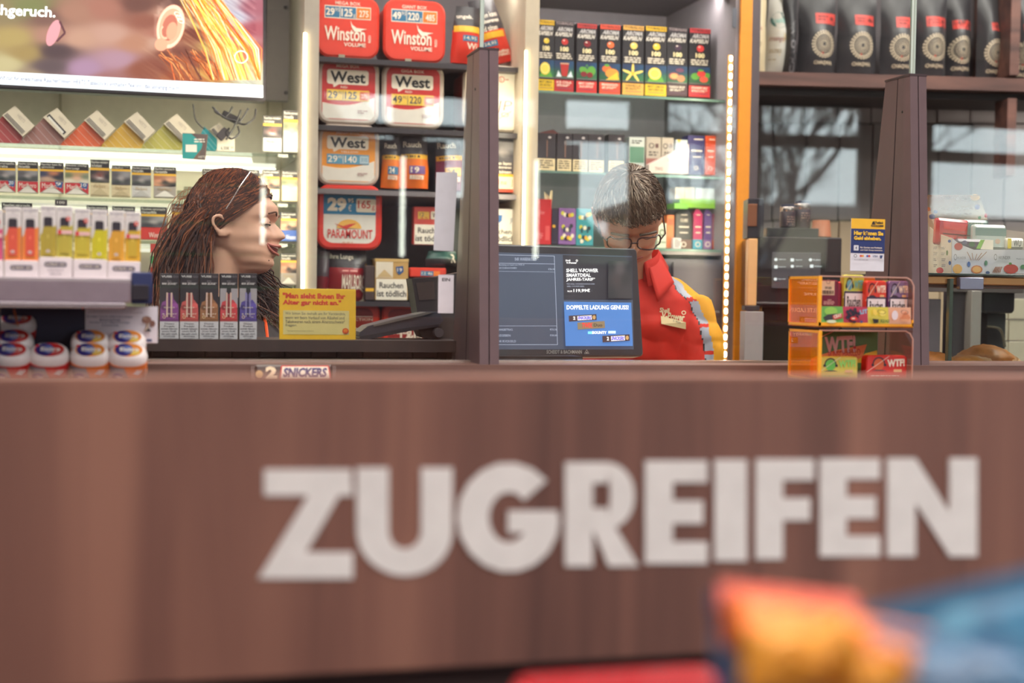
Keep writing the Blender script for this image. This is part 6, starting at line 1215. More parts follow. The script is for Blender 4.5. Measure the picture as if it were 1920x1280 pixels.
# ---- far end behind the second tower
t = kthing('steel_frame', 'grey steel frame of the serving machine behind the glass case', 'frame', 1830, 715, 3.3); bx('upright', (1820, 545, 1839, 720), 0, .04, C((176, 162, 158), .4, .3)); bx('dark_upright', (1786, 545, 1818, 720), .03, .05, C((70, 62, 68), .4)); bx('rail', (1740, 560, 1763, 720), .04, .04, C((100, 92, 98), .4)); bx('crossbar', (1738, 534, 1920, 548), .02, .04, C((96, 84, 84), .4))
t = kthing('black_grinder', 'black rounded grinder hanging behind the glass case', 'grinder', 1872, 700, 3.35); bx('body', (1842, 520, 1904, 587), 0, .12, C((40, 36, 44), .15), .012, 4); bx('chute', (1850, 587, 1886, 655), .03, .06, C((54, 50, 54), .3), .004); b = MB(); b.tube(curve2([at(x, y, 3.36)-t.location for x, y in ((1850, 612), (1868, 614), (1878, 622), (1884, 650))], 5), .004, C((200, 190, 170), .2, .8), 8); b.obj('spout', t)
t = kthing('counter_block', 'beige tiled block low behind the bread', 'block', 1900, 715, 3.6)
for k in range(3):
    for j in range(4): bx('tile', (1800+k*46, 560+j*40, 1844+k*46, 598+j*40), .003*((k+j) % 2), .02, C((206, 190, 170), .4))
# glass serving case
GY = 2.62
t = thing('glass_case', 'glass serving case with a bronze rail over the wrapped bread', 'glass case', at(1830, 712, GY))
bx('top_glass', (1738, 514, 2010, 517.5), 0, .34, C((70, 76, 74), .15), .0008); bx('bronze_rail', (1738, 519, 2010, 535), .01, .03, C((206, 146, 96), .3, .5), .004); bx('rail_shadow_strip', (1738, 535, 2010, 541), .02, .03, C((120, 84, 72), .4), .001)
bx('clip', (1800, 520, 1845, 543), -.006, .014, C((150, 144, 170), .2, .5), .002); bx('glass_upright', (1779, 522, 1786, 712), .0, .012, C((84, 96, 90), .12), .001)
b = MB(); x0, x1 = at(1786, 600, GY).x-t.location.x, at(2010, 600, GY).x-t.location.x; z0, z1 = at(1850, 712, GY).z-t.location.z, at(1850, 541, GY).z-t.location.z; b.box(x0, x1, .003, .006, z0, z1, clear((245, 250, 248), .035)); b.obj('front_glass', t, 0)
bx('tray', (1738, 706, 2010, 714), .03, .32, C((150, 110, 84), .5), .001)
# bread in paper bags
def bread(px, Y, label, seed):
    p, w, h, a = fit(*px, Y); t = thing('wrapped_bread', label, 'bread', (p.x, p.y+.05, p.z), group='breads in paper bags')
    def lump(name, cx, cz, rx, rz, ry, col, amp, sc, cut=-1):
        b = MB(); nu, nv = 36, 20; rings = []
        for j in range(nv+1):
            ph = math.pi*(j+.02)/(nv+.04); rg = []
            for i in range(nu):
                th_ = 2*math.pi*i/nu; n_ = Vector((math.sin(ph)*math.cos(th_), math.sin(ph)*math.sin(th_), -math.cos(ph)))
                k = 1+amp*noise.noise(n_*sc+Vector((seed, 0, 0)))+amp*.5*abs(noise.noise(n_*sc*2.7+Vector((0, seed, 0))))
                rg.append((cx+n_.x*rx*k, n_.y*ry*k, max(0.0, cz+n_.z*rz*k)))
            rings.append(rg)
        b.rings(rings, col); b.obj(name, t, 50)
    lump('crust', 0, h*.45, w*.42, h*.55, .06, C((196, 124, 66), .45, grain=.25, scale=60, bump=.5), .12, 3)
    lump('paper_bag', -w*.18, h*.28, w*.36, h*.45, .066, C((190, 140, 98), .6, grain=.1, bump=.4), .35, 2.2); lump('paper_fold', w*.3, h*.25, w*.24, h*.38, .062, C((206, 158, 116), .6, grain=.08), .4, 2.6)
bread((1740, 662, 1812, 712), 2.7, 'wrapped bread with a shiny crust, close to the second tower', 1); bread((1800, 668, 1872, 712), 2.68, 'wrapped bread with a folded bag, middle of the case', 5); bread((1820, 648, 1925, 702), 2.82, 'larger floured bread in brown paper at the rear of the case', 9); bread((1895, 690, 1960, 712), 2.7, 'small wrapped bread low in front of the floured one', 13)
# fruit tea carton with its lid up
t = thing('tea_carton', 'white fruit printed carton with a curved raised lid on the glass case', 'carton', at(1835, 513, 2.72)); CB = C((232, 214, 192), .45)
def wq(x, y, Y): return at(x, y, Y)-t.location
b = MB(); lid_ = []
for k in range(9):
    f_ = k/8; yy = 412-47*math.sin(f_*math.pi*.5)-0*f_; xx = f_
    lid_.append((yy, 2.86-.05*f_**2))
vs = []
for yy, Yd in lid_: vs += [wq(1735-4*(1-(yy-365)/47), yy, Yd), wq(1836+16*((yy-365)/47), yy, Yd)]
b.add([tuple(v) for v in vs]+[(v[0], v[1]+.002, v[2]) for v in vs], [(2*i, 2*i+1, 2*i+3, 2*i+2) for i in range(8)]+[(18+2*i, 18+2*i+1, 18+2*i+3, 18+2*i+2) for i in range(8)], CB); b.obj('raised_lid', t, 50)
def sheet(name, pts, mat=CB, th=.002):
    b = MB(); V_ = [wq(*q_) for q_ in pts]; n_ = len(V_); b.add([tuple(v) for v in V_]+[(v.x, v.y+th, v.z) for v in V_], [tuple(range(n_)), tuple(range(2*n_-1, n_-1, -1))]+[(i, (i+1) % n_, (i+1) % n_+n_, i+n_) for i in range(n_)], mat); return b.obj(name, t, 0)
sheet('side_wall', [(1743, 513, 2.84), (1785, 513, 2.70), (1785, 446, 2.70), (1757, 437, 2.78), (1744, 425, 2.84)]); sheet('front_wall', [(1785, 513, 2.70), (1960, 513, 2.70), (1960, 468, 2.70), (1826, 468, 2.70), (1800, 458, 2.70), (1785, 446, 2.70)], C((214, 206, 214), .45))
sheet('inner_side', [(1743, 425, 2.845), (1731, 380, 2.87), (1735, 366, 2.88), (1760, 437, 2.80)], C((206, 170, 140)))
sheet('rear_wall', [(1744, 513, 2.9), (1960, 513, 2.86), (1960, 440, 2.86), (1744, 412, 2.9)], C((190, 170, 160)))
P = Print(1, 1, (0, 0, 1, 1), y=2.70-t.location.y-.0005, root=t)
for x, y, rx, ry, c in ((1797, 462, 8, 7, (190, 60, 60)), (1762, 507, 7, 6, (200, 50, 50)), (1795, 504, 9, 9, (230, 170, 80)), (1831, 505, 11, 8, (206, 120, 50)), (1831, 505, 8, 6, (240, 176, 90)), (1895, 504, 14, 9, (196, 60, 60)), (1816, 495, 3, 5, (80, 100, 160)), (1848, 493, 3, 5, (90, 130, 90)), (1780, 493, 2.5, 4, (60, 70, 120)), (1775, 474, 2, 5, (110, 120, 70)), (1851, 511, 4, 3, (70, 80, 130)), (1917, 500, 5, 4, (90, 130, 90)), (1779, 452, 3, 3, (80, 90, 150)), (1893, 494, 3, 2, (110, 140, 70))): P.oval(x, y, rx, ry, C(c), 12)
for k in range(5): P.line([(1826-6+k*3, 488), (1812+k*9, 470-abs(k-2)*2+6)], 1.2, C((150, 100, 70))); P.line([(1860+k*3, 511), (1866+k*2.5, 500)], 1.8, C((160, 90, 70)))
P.text('WUNDER', 1792, 481, 1809, 486, C((120, 110, 110)), 0); P.ring(1789, 482, 3, 6, .7, C((120, 110, 110)), 10); P.text('WUNDER', 1869, 480, 1892, 486, C((120, 110, 110)), 0); P.ring(1864, 482, 3, 6, .7, C((120, 110, 110)), 10); P.text('Made in Japan', 1903, 484, 1925, 487, C((90, 80, 90)))
for k in range(4): P.small(1747, 462+k*11, 1755, 468+k*11, 2, C((150, 130, 120)), k, 1); P.small(1762, 462+k*11, 1770, 468+k*11, 2, C((150, 130, 120)), k+9, 1)
P.obj('fruit_print', t)
Q = Print(1, 1, (0, 0, 1, 1), y=2.825-t.location.y-.004, root=t)
for x, y, rx, ry, c in ((1734, 370, 6, 5, (240, 170, 60)), (1828, 370, 9, 6, (246, 190, 60)), (1754, 397, 4, 3.5, (70, 80, 120)), (1832, 388, 5, 5, (110, 100, 140)), (1848, 404, 3, 4, (200, 60, 60)), (1739, 392, 6, 4, (196, 110, 60)), (1836, 408, 3, 3, (80, 130, 70)), (1747, 406, 6, 5, (90, 80, 110))): Q.oval(x, y, rx, ry, C(c), 10)
Q.text('WUNDERTEE', 1768, 367, 1812, 369, C((180, 150, 110))); 
for x, y in ((1764, 391), (1798, 391), (1768, 401), (1800, 401), (1764, 371), (1794, 373)): Q.small(x+6, y-2, x+22, y+2, 2, C((160, 136, 116)), int(x), 2); Q.ring(x, y, 2.5, 2.5, .6, C((160, 136, 116)), 8)
Q.obj('lid_print', t)
def sachet(px, lab, mat, Yp, draw, d=.02, rz=0):
    p, w, h, a = fit(*px, Yp); t_ = thing('tea_sachet', lab, 'sachet', p, (0, rz, 0), 'sachets in the fruit tea carton'); b = MB(); b.rbox(w, h, d, mat, .006, .006, 3); b.obj('sachet_body', t_); P = Print(w, h, px); draw(P); P.obj('print', t_) if P.mb.v else None
sachet((1755, 410, 1815, 460), 'shiny dark red sachet in the tea carton', C((190, 40, 44), .12), 2.76, lambda P: (P.poly([(1765, 416), (1812, 418), (1806, 432), (1768, 430)], C((226, 60, 54), .1)), P.rect(1766, 438, 1818, 440, C((90, 20, 26))), P.ring(1800, 446, 8, 6, 1, C((90, 20, 26)))), rz=R(3))
sachet((1806, 412, 1855, 458), 'grey green glassy sachet behind the red one', C((110, 130, 124), .1), 2.80, lambda P: P.small(1812, 416, 1850, 422, 1, C((150, 160, 140)), 3, 8))
sachet((1826, 421, 1888, 468), 'pale translucent sachet box, foremost in the tea carton', C((190, 196, 190), .12), 2.74, lambda P: (P.rect(1828, 428, 1886, 442, C((120, 140, 134), .1)), P.oval(1870, 452, 5, 5, C((214, 180, 160)))))
sachet((1794, 448, 1862, 468), 'sachet with blackberries and a green stripe along the carton edge', C((74, 56, 76), .3), 2.725, lambda P: (P.poly([(1838, 449), (1846, 449), (1838, 466), (1830, 466)], C((130, 180, 70))), P.poly([(1846, 449), (1862, 449), (1862, 467), (1838, 467)], WR), P.oval(1822, 458, 6, 5, C((60, 90, 60)), 8), P.oval(1808, 455, 5, 4, C((100, 90, 120)), 8)))
sachet((1888, 446, 1922, 468), 'yellow and white lettered sachet at the far end of the tea carton', C((232, 222, 210), .3), 2.73, lambda P: (P.rect(1889, 447, 1896, 466, C((236, 206, 70))), P.text('WU', 1900, 449, 1914, 462, DARK, 0)))
# ================================================================== PEOPLE
def push(me, fn):
    N = [v.normal.copy() for v in me.vertices]; P = [v.co.copy() for v in me.vertices]; out = []
    for p, n in zip(P, N): out.extend(p+n*fn(p))
    me.vertices.foreach_set('co', out); me.update()
def interp(tab, z):
    if z <= tab[0][0]: return tab[0][1]
    for (a, p), (b_, q_) in zip(tab, tab[1:]):
        if z <= b_:
            t_ = (z-a)/(b_-a); t_ = t_*t_*(3-2*t_); return p+(q_-p)*t_
    return tab[-1][1]
def remesh(mb, vox, smooth_n=3, M=None):
    me = mb.mesh('tmp', 60); o = bpy.data.objects.new('tmp', me); COL.objects.link(o)
    m_ = o.modifiers.new('r', 'REMESH'); m_.mode = 'VOXEL'; m_.voxel_size = vox; s_ = o.modifiers.new('s', 'SMOOTH'); s_.factor = .5; s_.iterations = smooth_n
    out = bpy.data.meshes.new_from_object(o.evaluated_get(bpy.context.evaluated_depsgraph_get())); bpy.data.objects.remove(o)
    out.polygons.foreach_set('use_smooth', [True]*len(out.polygons)); return out
def head(mb, T, H, mat, man=False, w_=1.0, smile=False):
    """skull and face lofted from horizontal slices; chin at z 0, facing -Y"""
    F = [(0, -.050), (.04, -.074), (.11, -.085), (.17, -.079), (.225, -.090), (.255, -.084), (.295, -.093), (.335, -.087), (.375, -.114), (.42, -.108), (.47, -.094), (.53, -.082), (.585, -.090), (.68, -.089), (.8, -.072), (.9, -.044), (.97, -.012), (1, .01)]
    if smile: F = [(0, -.046), (.04, -.068), (.11, -.080), (.165, -.076), (.205, -.0865), (.225, -.081), (.25, -.074), (.275, -.082), (.30, -.0915), (.335, -.087), (.375, -.1055), (.42, -.1025), (.47, -.094), (.53, -.082), (.585, -.089), (.68, -.089), (.8, -.072), (.9, -.044), (.97, -.012), (1, .01)]
    Cq = [(0, -.04), (.04, -.062), (.12, -.070), (.25, -.074), (.38, -.076), (.53, -.075), (.6, -.085), (.68, -.086), (.8, -.070), (.9, -.042), (.97, -.011), (1, .01)]
    Bk = [(0, -.01), (.1, .0), (.2, .02), (.33, .065), (.5, .092), (.68, .098), (.82, .082), (.92, .05), (1, .02)]
    Wd = [(0, .022), (.05, .036), (.14, .050), (.25, .060), (.4, .068), (.55, .073), (.7, .074), (.82, .064), (.92, .042), (.98, .016), (1, .004)]
    SW_ = [(0, .022), (.12, .024), (.2, .02), (.27, .022), (.33, .012), (.37, .0135), (.47, .010), (.55, .012), (.6, .03), (1, .05)]
    n, mm = 56, 64; rings = []
    for j in range(mm+1):
        v = j/mm; yc, yb, yf, w, s_ = interp(Cq, v), interp(Bk, v), interp(F, v), interp(Wd, v)*w_, interp(SW_, v); y0 = (yc+yb)/2; ry = (yb-yc)/2; rg = []
        for i in range(n):
            a = 2*math.pi*i/n; sa, ca = math.sin(a), math.cos(a); p = 2.25; k = (abs(sa)**p+abs(ca)**p)**(-1/p)
            x = w*sa*k; y = y0-ry*ca*k; z = v*H
            if ca > 0:
                y += (yf-yc)*math.exp(-(x/s_)**2)*ca
                y += .009*math.exp(-((abs(x)-.031)/.015)**2-((v-.525)/.045)**2)
                y -= (.009 if smile else .004)*math.exp(-((abs(x)-.038)/.02)**2-((v-.385)/.06)**2)
            rg.append(T @ Vector((x, y, z)))
        rings.append(rg)
    mb.rings(rings, mat)
    for s_ in (-1, 1):   # ears: bowl with rim and lobe
        ex = .069*w_
        c_ = [(s_*(ex+.004), .004, .47*H), (s_*(ex+.012), .012, .555*H), (s_*(ex+.015), .022, .57*H), (s_*(ex+.016), .030, .53*H), (s_*(ex+.013), .027, .46*H), (s_*(ex+.008), .018, .395*H), (s_*(ex+.004), .008, .375*H), (s_*(ex+.003), .003, .41*H)]
        mb.tube([T @ Vector(q_) for q_ in curve2(c_, 4)], .0042, mat, 6); 
        E_ = [T @ Vector((s_*(ex+.002)+s_*.008*abs(math.sin(k)), .015+.013*math.cos(k), .47*H+.024*math.sin(k))) for k in [2*math.pi*i/12 for i in range(12)]]
        mb.rings([E_, [T @ Vector((s_*(ex-.012), .015+.010*math.cos(2*math.pi*i/12), .47*H+.02*math.sin(2*math.pi*i/12))) for i in range(12)]], mat)
def hand(mb, wrist, d, side, up_, mat, s_=1.0):
    d = d.normalized(); up_ = (up_-d*up_.dot(d)).normalized(); sd = d.cross(up_).normalized()*side
    rings = []
    for k, (f, w, h) in enumerate(((0, .026, .019), (.03, .034, .017), (.06, .041, .015), (.088, .040, .013))):
        rings.append([wrist+d*f*s_+(sd*math.cos(2*math.pi*i/12)*w+up_*math.sin(2*math.pi*i/12)*h)*s_ for i in range(12)])
    mb.rings(rings, mat)
    for k, (o, L) in enumerate(((-.030, .062), (-.010, .076), (.011, .082), (.031, .074))):
        b0 = wrist+d*.078*s_+sd*o*s_; p = [b0]; dd = d.copy()
        for q_ in (.42, .32, .26): dd = (dd-up_*.28).normalized(); p.append(p[-1]+dd*L*q_*s_)
        mb.tube(p, .0088*s_, mat, 8, [1, .98, .88, .7])
    b0 = wrist+d*.028*s_+sd*.028*s_; mb.tube([b0, b0+(d*.6+sd*.8).normalized()*.036*s_, b0+(d*.6+sd*.8).normalized()*.036*s_+(d*.95+sd*.25-up_*.2).normalized()*.042*s_], .011*s_, mat, 8, [1.1, .95, .7])
def ellrings(mb, secs, mat, n=28):
    """loft through (centre, half width, half depth, turn)"""
    rs = []
    for c_, a, b_, tw in secs:
        rs.append([Vector(c_)+Vector((a*math.cos(2*math.pi*i/n)*math.cos(tw)-b_*math.sin(2*math.pi*i/n)*math.sin(tw), a*math.cos(2*math.pi*i/n)*math.sin(tw)+b_*math.sin(2*math.pi*i/n)*math.cos(tw), 0)) for i in range(n)])
    mb.rings(rs, mat)
from mathutils.bvhtree import BVHTree
def decal(me, M, specs_fn, name, par, off=.0015):
    """print whose points are laid on a cloth surface where the photo shows them"""
    bv = BVHTree.FromPolygons([M @ v.co for v in me.vertices], [tuple(p.vertices) for p in me.polygons])
    P = Print(1, 1, (0, 0, 1, 1)); iv = M.inverted()
    def P_put(pts, fs, mat, cols=None, layer=None):
        vs = []
        for x, y in pts:
            d = ray(x, y).normalized(); h = bv.ray_cast(EYE, d)[0]
            if h is None: h = EYE+d*3.3
            vs.append(tuple(iv @ (h-d*(off+P.l*.0003))))
        P.mb.add(vs, fs, mat, cols); P.l += 1; return P
    P.put = P_put; specs_fn(P); return P.obj(name, par)

# ---------------------------------------------------------- man at the till
hc = at(1181, 398, 3.12); PH = R(-17)
man = thing('person', 'man with glasses in a red and yellow polo shirt bending over the till', 'person', (hc.x, hc.y, 0), (0, 0, PH))
hz = hc.z; SKM = C((214, 158, 132), .5, grain=.03, scale=80)
HM = .225; Tm = Matrix.Translation((0, 0, hz)) @ Euler((R(40), R(-3), R(4)), 'XYZ').to_matrix().to_4x4() @ Matrix.Translation((0, -.0, -.128))
B = MB(); head(B, Tm, HM, SKM, True)
z = lambda d: hz+d
B.tube([(0, .005, z(-.04)), (0, .055, z(-.10)), (0, .10, z(-.17))], .056, SKM, 20, [.95, 1.0, 1.25])
TS = [((0, .27, z(-.62)), .165, .115, 0), ((0, .25, z(-.54)), .16, .11, 0), ((0, .21, z(-.44)), .165, .115, 0), ((0, .17, z(-.34)), .185, .125, 0), ((0, .14, z(-.26)), .19, .115, 0), ((0, .12, z(-.20)), .17, .09, 0), ((0, .105, z(-.165)), .11, .07, 0), ((0, .10, z(-.14)), .06, .05, 0)]
ellrings(B, TS, SKM)
for s_ in (-1, 1):
    sh, el, wr = Vector((s_*.150, .115, z(-.215))), Vector((s_*.176, .06, z(-.40))), Vector((s_*.085, -.06, z(-.42)))
    B.tube([sh, (sh+el)/2+Vector((s_*.012, 0, 0)), el], .052, SKM, 16, [1.0, .92, .78]); B.tube([el, el.lerp(wr, .3), wr], .042, SKM, 14, [1.0, 1.02, .66])
    hand(B, wr, (wr-el), -s_, Vector((0, 0, 1)), SKM)
    hp, kn, an = Vector((s_*.095, .27, z(-.60))), Vector((s_*.105, .25, z(-.60)*.52)), Vector((s_*.11, .30, .09))
    B.tube([hp, hp.lerp(kn, .5), kn, kn.lerp(an, .4), an], .085, C((60, 56, 66), .8), 16, [1.05, .9, .66, .64, .42]); B.tube([an+Vector((0, .06, -.05)), an+Vector((0, -.05, -.055)), an+Vector((0, -.16, -.062))], .045, C((60, 56, 66), .8), 12, [.8, 1, .6])
me = remesh(B, .0042, 3); me.materials.clear(); me.materials.append(SKM); me.materials.append(C((60, 56, 66), .8))
for p in me.polygons: p.material_index = 1 if p.center.z < hz-.50 else 0
link('body', me, man)
# polo shirt
RDS, YLS, GRS = C((222, 50, 38), .75, grain=.05, scale=30, bump=.15), C((240, 166, 40), .75, grain=.04), C((170, 170, 186), .4)
S = MB(); ellrings(S, [((c[0], c[1], c[2]), a*1.02+.006, b_*1.1+.008, t_) for c, a, b_, t_ in TS[:-2]]+[((0, .105, z(-.16)), .125, .082, 0), ((0, .098, z(-.135)), .075, .068, 0)], RDS)
for s_ in (-1, 1):
    sh, el, wr = Vector((s_*.146, .115, z(-.215))), Vector((s_*.178, .06, z(-.40))), Vector((s_*.085, -.06, z(-.42)))
    S.tube([sh, (sh+el)/2+Vector((s_*.008, 0, .0)), el, el.lerp(wr, .3)], .056, RDS, 20, [1.05, 1.0, .95, .95])
me = remesh(S, .0042, 6)
push(me, lambda p: noise.noise(Vector((p.x*11, p.y*9, p.z*7)))*.008+noise.noise(Vector((p.x*26+p.z*14, p.y*20, p.z*11)))*.006+abs(noise.noise(Vector((p.x*9+p.z*16, 4, p.z*5-p.x*9))))*.009+.001)
me.materials.clear()
for q_ in (RDS, YLS, GRS, C((40, 38, 46))): me.materials.append(q_)
BX = [(z(-.50), .22), (z(-.38), .200), (z(-.32), .192), (z(-.26), .180), (z(-.215), .160), (z(-.17), .122), (z(-.14), .094), (z(-.12), .075)]
for p in me.polygons:
    d = abs(p.center.x)-interp(BX, p.center.z)+(.0 if p.center.y < .12 else .03)
    if d > .011: p.material_index = 1
    elif d > -.009: p.material_index = 2 if (int(p.center.z*1000) % 62) > 7 else 0
    elif d > -.0115: p.material_index = 3
Mm = Matrix.Translation(man.location) @ man.rotation_euler.to_matrix().to_4x4()
shirt = link('polo_shirt', me, man)
def shirt_print(P):
    CR_ = C((246, 226, 186), .6); P.text('Shell', 1237, 577, 1255, 586, CR_, .03, rot=.1); P.text('V-Power', 1240, 586, 1284, 600, CR_, .04, rot=.1); P.ring(1282, 586, 4.5, 4, 1.8, CR_, 12)
decal(me, Mm, shirt_print, 'chest_lettering', shirt)
def badge(P):
    P.poly([(1239, 592), (1286, 604), (1286, 617), (1240, 607)], C((232, 206, 160), .3)); P.text('Fr. Weber', 1262, 601, 1277, 605, C((110, 100, 110)), 0, rot=.2)
decal(me, Mm, badge, 'name_badge', shirt, .006)
# collar: standing band and two open flaps
K = MB(); n = 28; r0_, r1_, r2_ = [], [], []
for i in range(n+1):
    a = R(-62)+R(304)*i/n+math.pi/2-math.pi; a = math.pi*1.5+R(28)+R(304)*i/n
    ca, sa = math.cos(a), math.sin(a); fr = max(0, -sa)
    r0_.append((ca*.074, .086+sa*.064, z(-.128)-fr*.035)); r1_.append((ca*.073, .072+sa*.066, z(-.082)-fr*.035)); r2_.append((ca*.098, .080+sa*.088, z(-.122)-fr*.055))
K.rings([r0_, r1_, r2_], RDS, closed=False, cap0=False, cap1=False)
me = K.mesh('collar', 60); o = link('collar', me, man); so = o.modifiers.new('thick', 'SOLIDIFY'); so.thickness = .004
for s_ in (-1, 1):
    K = MB(); A_, B_, C_, D_ = Vector((s_*.044, .020, z(-.118))), Vector((s_*.074, .064, z(-.092))), Vector((s_*.108, .030, z(-.160))), Vector((s_*.070, -.004, z(-.205))); g = []
    for j in range(7):
        for i in range(7):
            u, v = i/6, j/6; p = A_.lerp(B_, u).lerp(D_.lerp(C_, u), v); p = p+Vector((0, -.007*math.sin(v*math.pi)-.002*math.sin(u*math.pi), 0)); g.append(tuple(p))
    K.add(g, [(j*7+i, j*7+i+1, j*7+i+8, j*7+i+7) for j in range(6) for i in range(6)], RDS); o = K.obj('collar_flap', man, 60); so = o.modifiers.new('thick', 'SOLIDIFY'); so.thickness = .005
K = MB(); K.tube([(.004, .002, z(-.17)), (.002, -.004, z(-.24)), (.0, -.0, z(-.30))], .004, C((200, 40, 32), .75), 6); K.obj('placket', man)
# short hair: cap with hundreds of short combed locks
def scalp(T, H, u, a, lift, w_=1.0):
    """point over the skull: u 0 crown .. 1 hairline, a angle (0 = front)"""
    ph = u*R(104); sx, sy, sz = .079*w_, .098, .105
    c_ = Vector((0, .008, H*.56)); return T @ (c_+Vector((sx*math.sin(ph)*math.sin(a), -sy*math.sin(ph)*math.cos(a), sz*math.cos(ph)))*(1+lift))
def hairline(a): return .64+.36*((1-math.cos(a))/2)**1.7+.035*noise.noise(Vector((a*3.1, 1, 0)))
HMats = [C((132, 108, 92), .6, grain=.1), C((96, 78, 68), .6, grain=.1), C((176, 158, 142), .5, grain=.1), C((116, 94, 82), .55, grain=.1)]
Hh = MB(); rings = []
for j in range(15):
    rings.append([scalp(Tm, HM, (j/14)*hairline(2*math.pi*i/40)*1.02, 2*math.pi*i/40, .01+.012*noise.noise(Vector((i*.6, j*.5, 2)))) for i in range(40)])
Hh.rings(rings, HMats[1], cap0=False, cap1=False)
rn = random.Random(12)
for k in range(1700):
    a = rn.uniform(0, 2*math.pi); u = math.sqrt(rn.random())*hairline(a)*.98; L = rn.uniform(.14, .26)
    a_end = a+rn.uniform(-.12, .42); pts_ = []
    for q_ in range(4):
        f_ = q_/3; uu = u+L*f_*(.9+.2*rn.random()); pts_.append(scalp(Tm, HM, min(uu, hairline(a)*rn.uniform(1.02, 1.14)), a+(a_end-a)*f_, .018+.075*math.sin(min(1, f_*1.1)*2.4)*.5+rn.uniform(0, .02)))
    Hh.tube(pts_, .0017, HMats[rn.choice([0, 0, 1, 1, 2, 3])], 3, [.8, 1, .8, .2])
Hh.obj('hair', man, 60, kind='stuff')
# glasses
G = MB(); GM = C((70, 46, 48), .25)
for s_ in (-1, 1):
    loop = []
    for i in range(28):
        a = 2*math.pi*i/28; p = 3.2; ca, sa = math.cos(a), math.sin(a); k = (abs(ca)**p+abs(sa)**p)**(-1/p); loop.append(Tm @ Vector((s_*.034+.027*ca*k, -.100+.004*abs(ca)+(.010 if s_*ca > .5 else 0), .50*HM+.0175*sa*k)))
    G.tube(loop+[loop[0], loop[1]], .0019, GM, 6)
    G.tube([Tm @ Vector(q_) for q_ in ((s_*.061, -.093, .53*HM), (s_*.073, -.075, .535*HM), (s_*.077, .0, .53*HM), (s_*.078, .02, .50*HM))], .0018, GM, 6)
    Lm = MB(); Lm.add([tuple(q_) for q_ in loop], [tuple(range(28))], clear((255, 255, 255), .06)); Lm.obj('lens', man, 0)
G.tube([Tm @ Vector(q_) for q_ in ((-.008, -.101, .515*HM), (0, -.104, .53*HM), (.008, -.101, .515*HM))], .002, GM, 6); G.obj('glasses', man)
for s_ in (-1, 1):
    e = MB(); e.tube([Tm @ Vector(q_) for q_ in curve2([(s_*.018, -.077, .505*HM), (s_*.032, -.0815, .497*HM), (s_*.046, -.074, .507*HM)], 5)], .0016, C((120, 80, 70)), 5, None); e.obj('eyelid', man)
    e = MB(); e.tube([Tm @ Vector(q_) for q_ in curve2([(s_*.012, -.088, .572*HM), (s_*.032, -.0895, .59*HM), (s_*.052, -.078, .575*HM)], 5)], .003, HMats[1], 5, None); e.obj('eyebrow', man)
e = MB(); e.tube([Tm @ Vector(q_) for q_ in curve2([(-.024, -.080, .262*HM), (0, -.087, .257*HM), (.024, -.080, .262*HM)], 5)], .0022, C((176, 100, 92)), 6, None); e.obj('mouth', man)

# ---------------------------------------------------------- woman seen in profile
HW = .197; ec = at(431, 430, 2.95)
PHW = R(77)
wo = thing('person', 'smiling woman in profile with long brown hair in a black jacket with orange piping', 'person', (ec.x, ec.y, 0), (0, 0, PHW))
zc = ec.z-.47*HW
SKW = C((240, 184, 160), .45, grain=.03, scale=80)
Tw = Matrix.Translation((0, -.012, zc)) @ Euler((R(-2), R(4), 0), 'XYZ').to_matrix().to_4x4() @ Matrix.Translation((0, 0, 0))
B = MB(); head(B, Tw, HW, SKW, w_=.95, smile=True)
zz = lambda d: zc+d
B.tube([(0, .012, zz(.05)), (0, .022, zz(-.02)), (0, .035, zz(-.10))], .047, SKW, 20, [1.0, .95, 1.25])
AT_ = -.55
TW = [((0, -.01, zz(-.60)), .155, .11, AT_), ((0, -.01, zz(-.48)), .13, .10, AT_), ((0, -.012, zz(-.34)), .155, .12, AT_), ((0, -.01, zz(-.22)), .17, .115, AT_), ((0, .0, zz(-.14)), .165, .09, AT_), ((0, .015, zz(-.10)), .105, .068, AT_), ((0, .025, zz(-.075)), .055, .05, AT_)]
def ro(x, y, zv): return Vector((x*math.cos(AT_)-y*math.sin(AT_), x*math.sin(AT_)+y*math.cos(AT_), zv))
ellrings(B, TW, SKW)
for s_ in (-1, 1):
    sh, el, wr = ro(s_*.16, .0, zz(-.15)), ro(s_*.20, .01, zz(-.40)), ro(s_*.15, -.16, zz(-.50))
    B.tube([sh, sh.lerp(el, .5), el], .043, SKW, 14, [1, .92, .75]); B.tube([el, el.lerp(wr, .3), wr], .034, SKW, 12, [1, 1, .66]); hand(B, wr, wr-el, -s_, Vector((0, 0, 1)), SKW, .9)
    hp, kn, an = Vector((s_*.085, .05, zz(-.60))), Vector((s_*.09, .04, zz(-.6)*.52)), Vector((s_*.09, .07, .09))
    B.tube([hp, hp.lerp(kn, .5), kn, kn.lerp(an, .4), an], .078, SKW, 16, [1.05, .9, .66, .6, .4]); B.tube([an+Vector((0, .05, -.05)), an+Vector((0, -.05, -.055)), an+Vector((0, -.15, -.062))], .04, SKW, 12, [.8, 1, .6])
me = remesh(B, .0038, 2); me.materials.clear(); me.materials.append(SKW); me.materials.append(C((52, 50, 60), .8))
for p in me.polygons: p.material_index = 1 if p.center.z < zc-.5 else 0
link('body', me, wo)
JK = C((50, 44, 50), .7, grain=.06, bump=.2)
S = MB(); ellrings(S, [(c, a*1.08+.012, b_*1.1+.012, t_) for c, a, b_, t_ in TW[:-1]]+[((0, .026, zz(-.075)), .078, .07, 0), ((0, .024, zz(-.045)), .064, .06, 0)], JK)
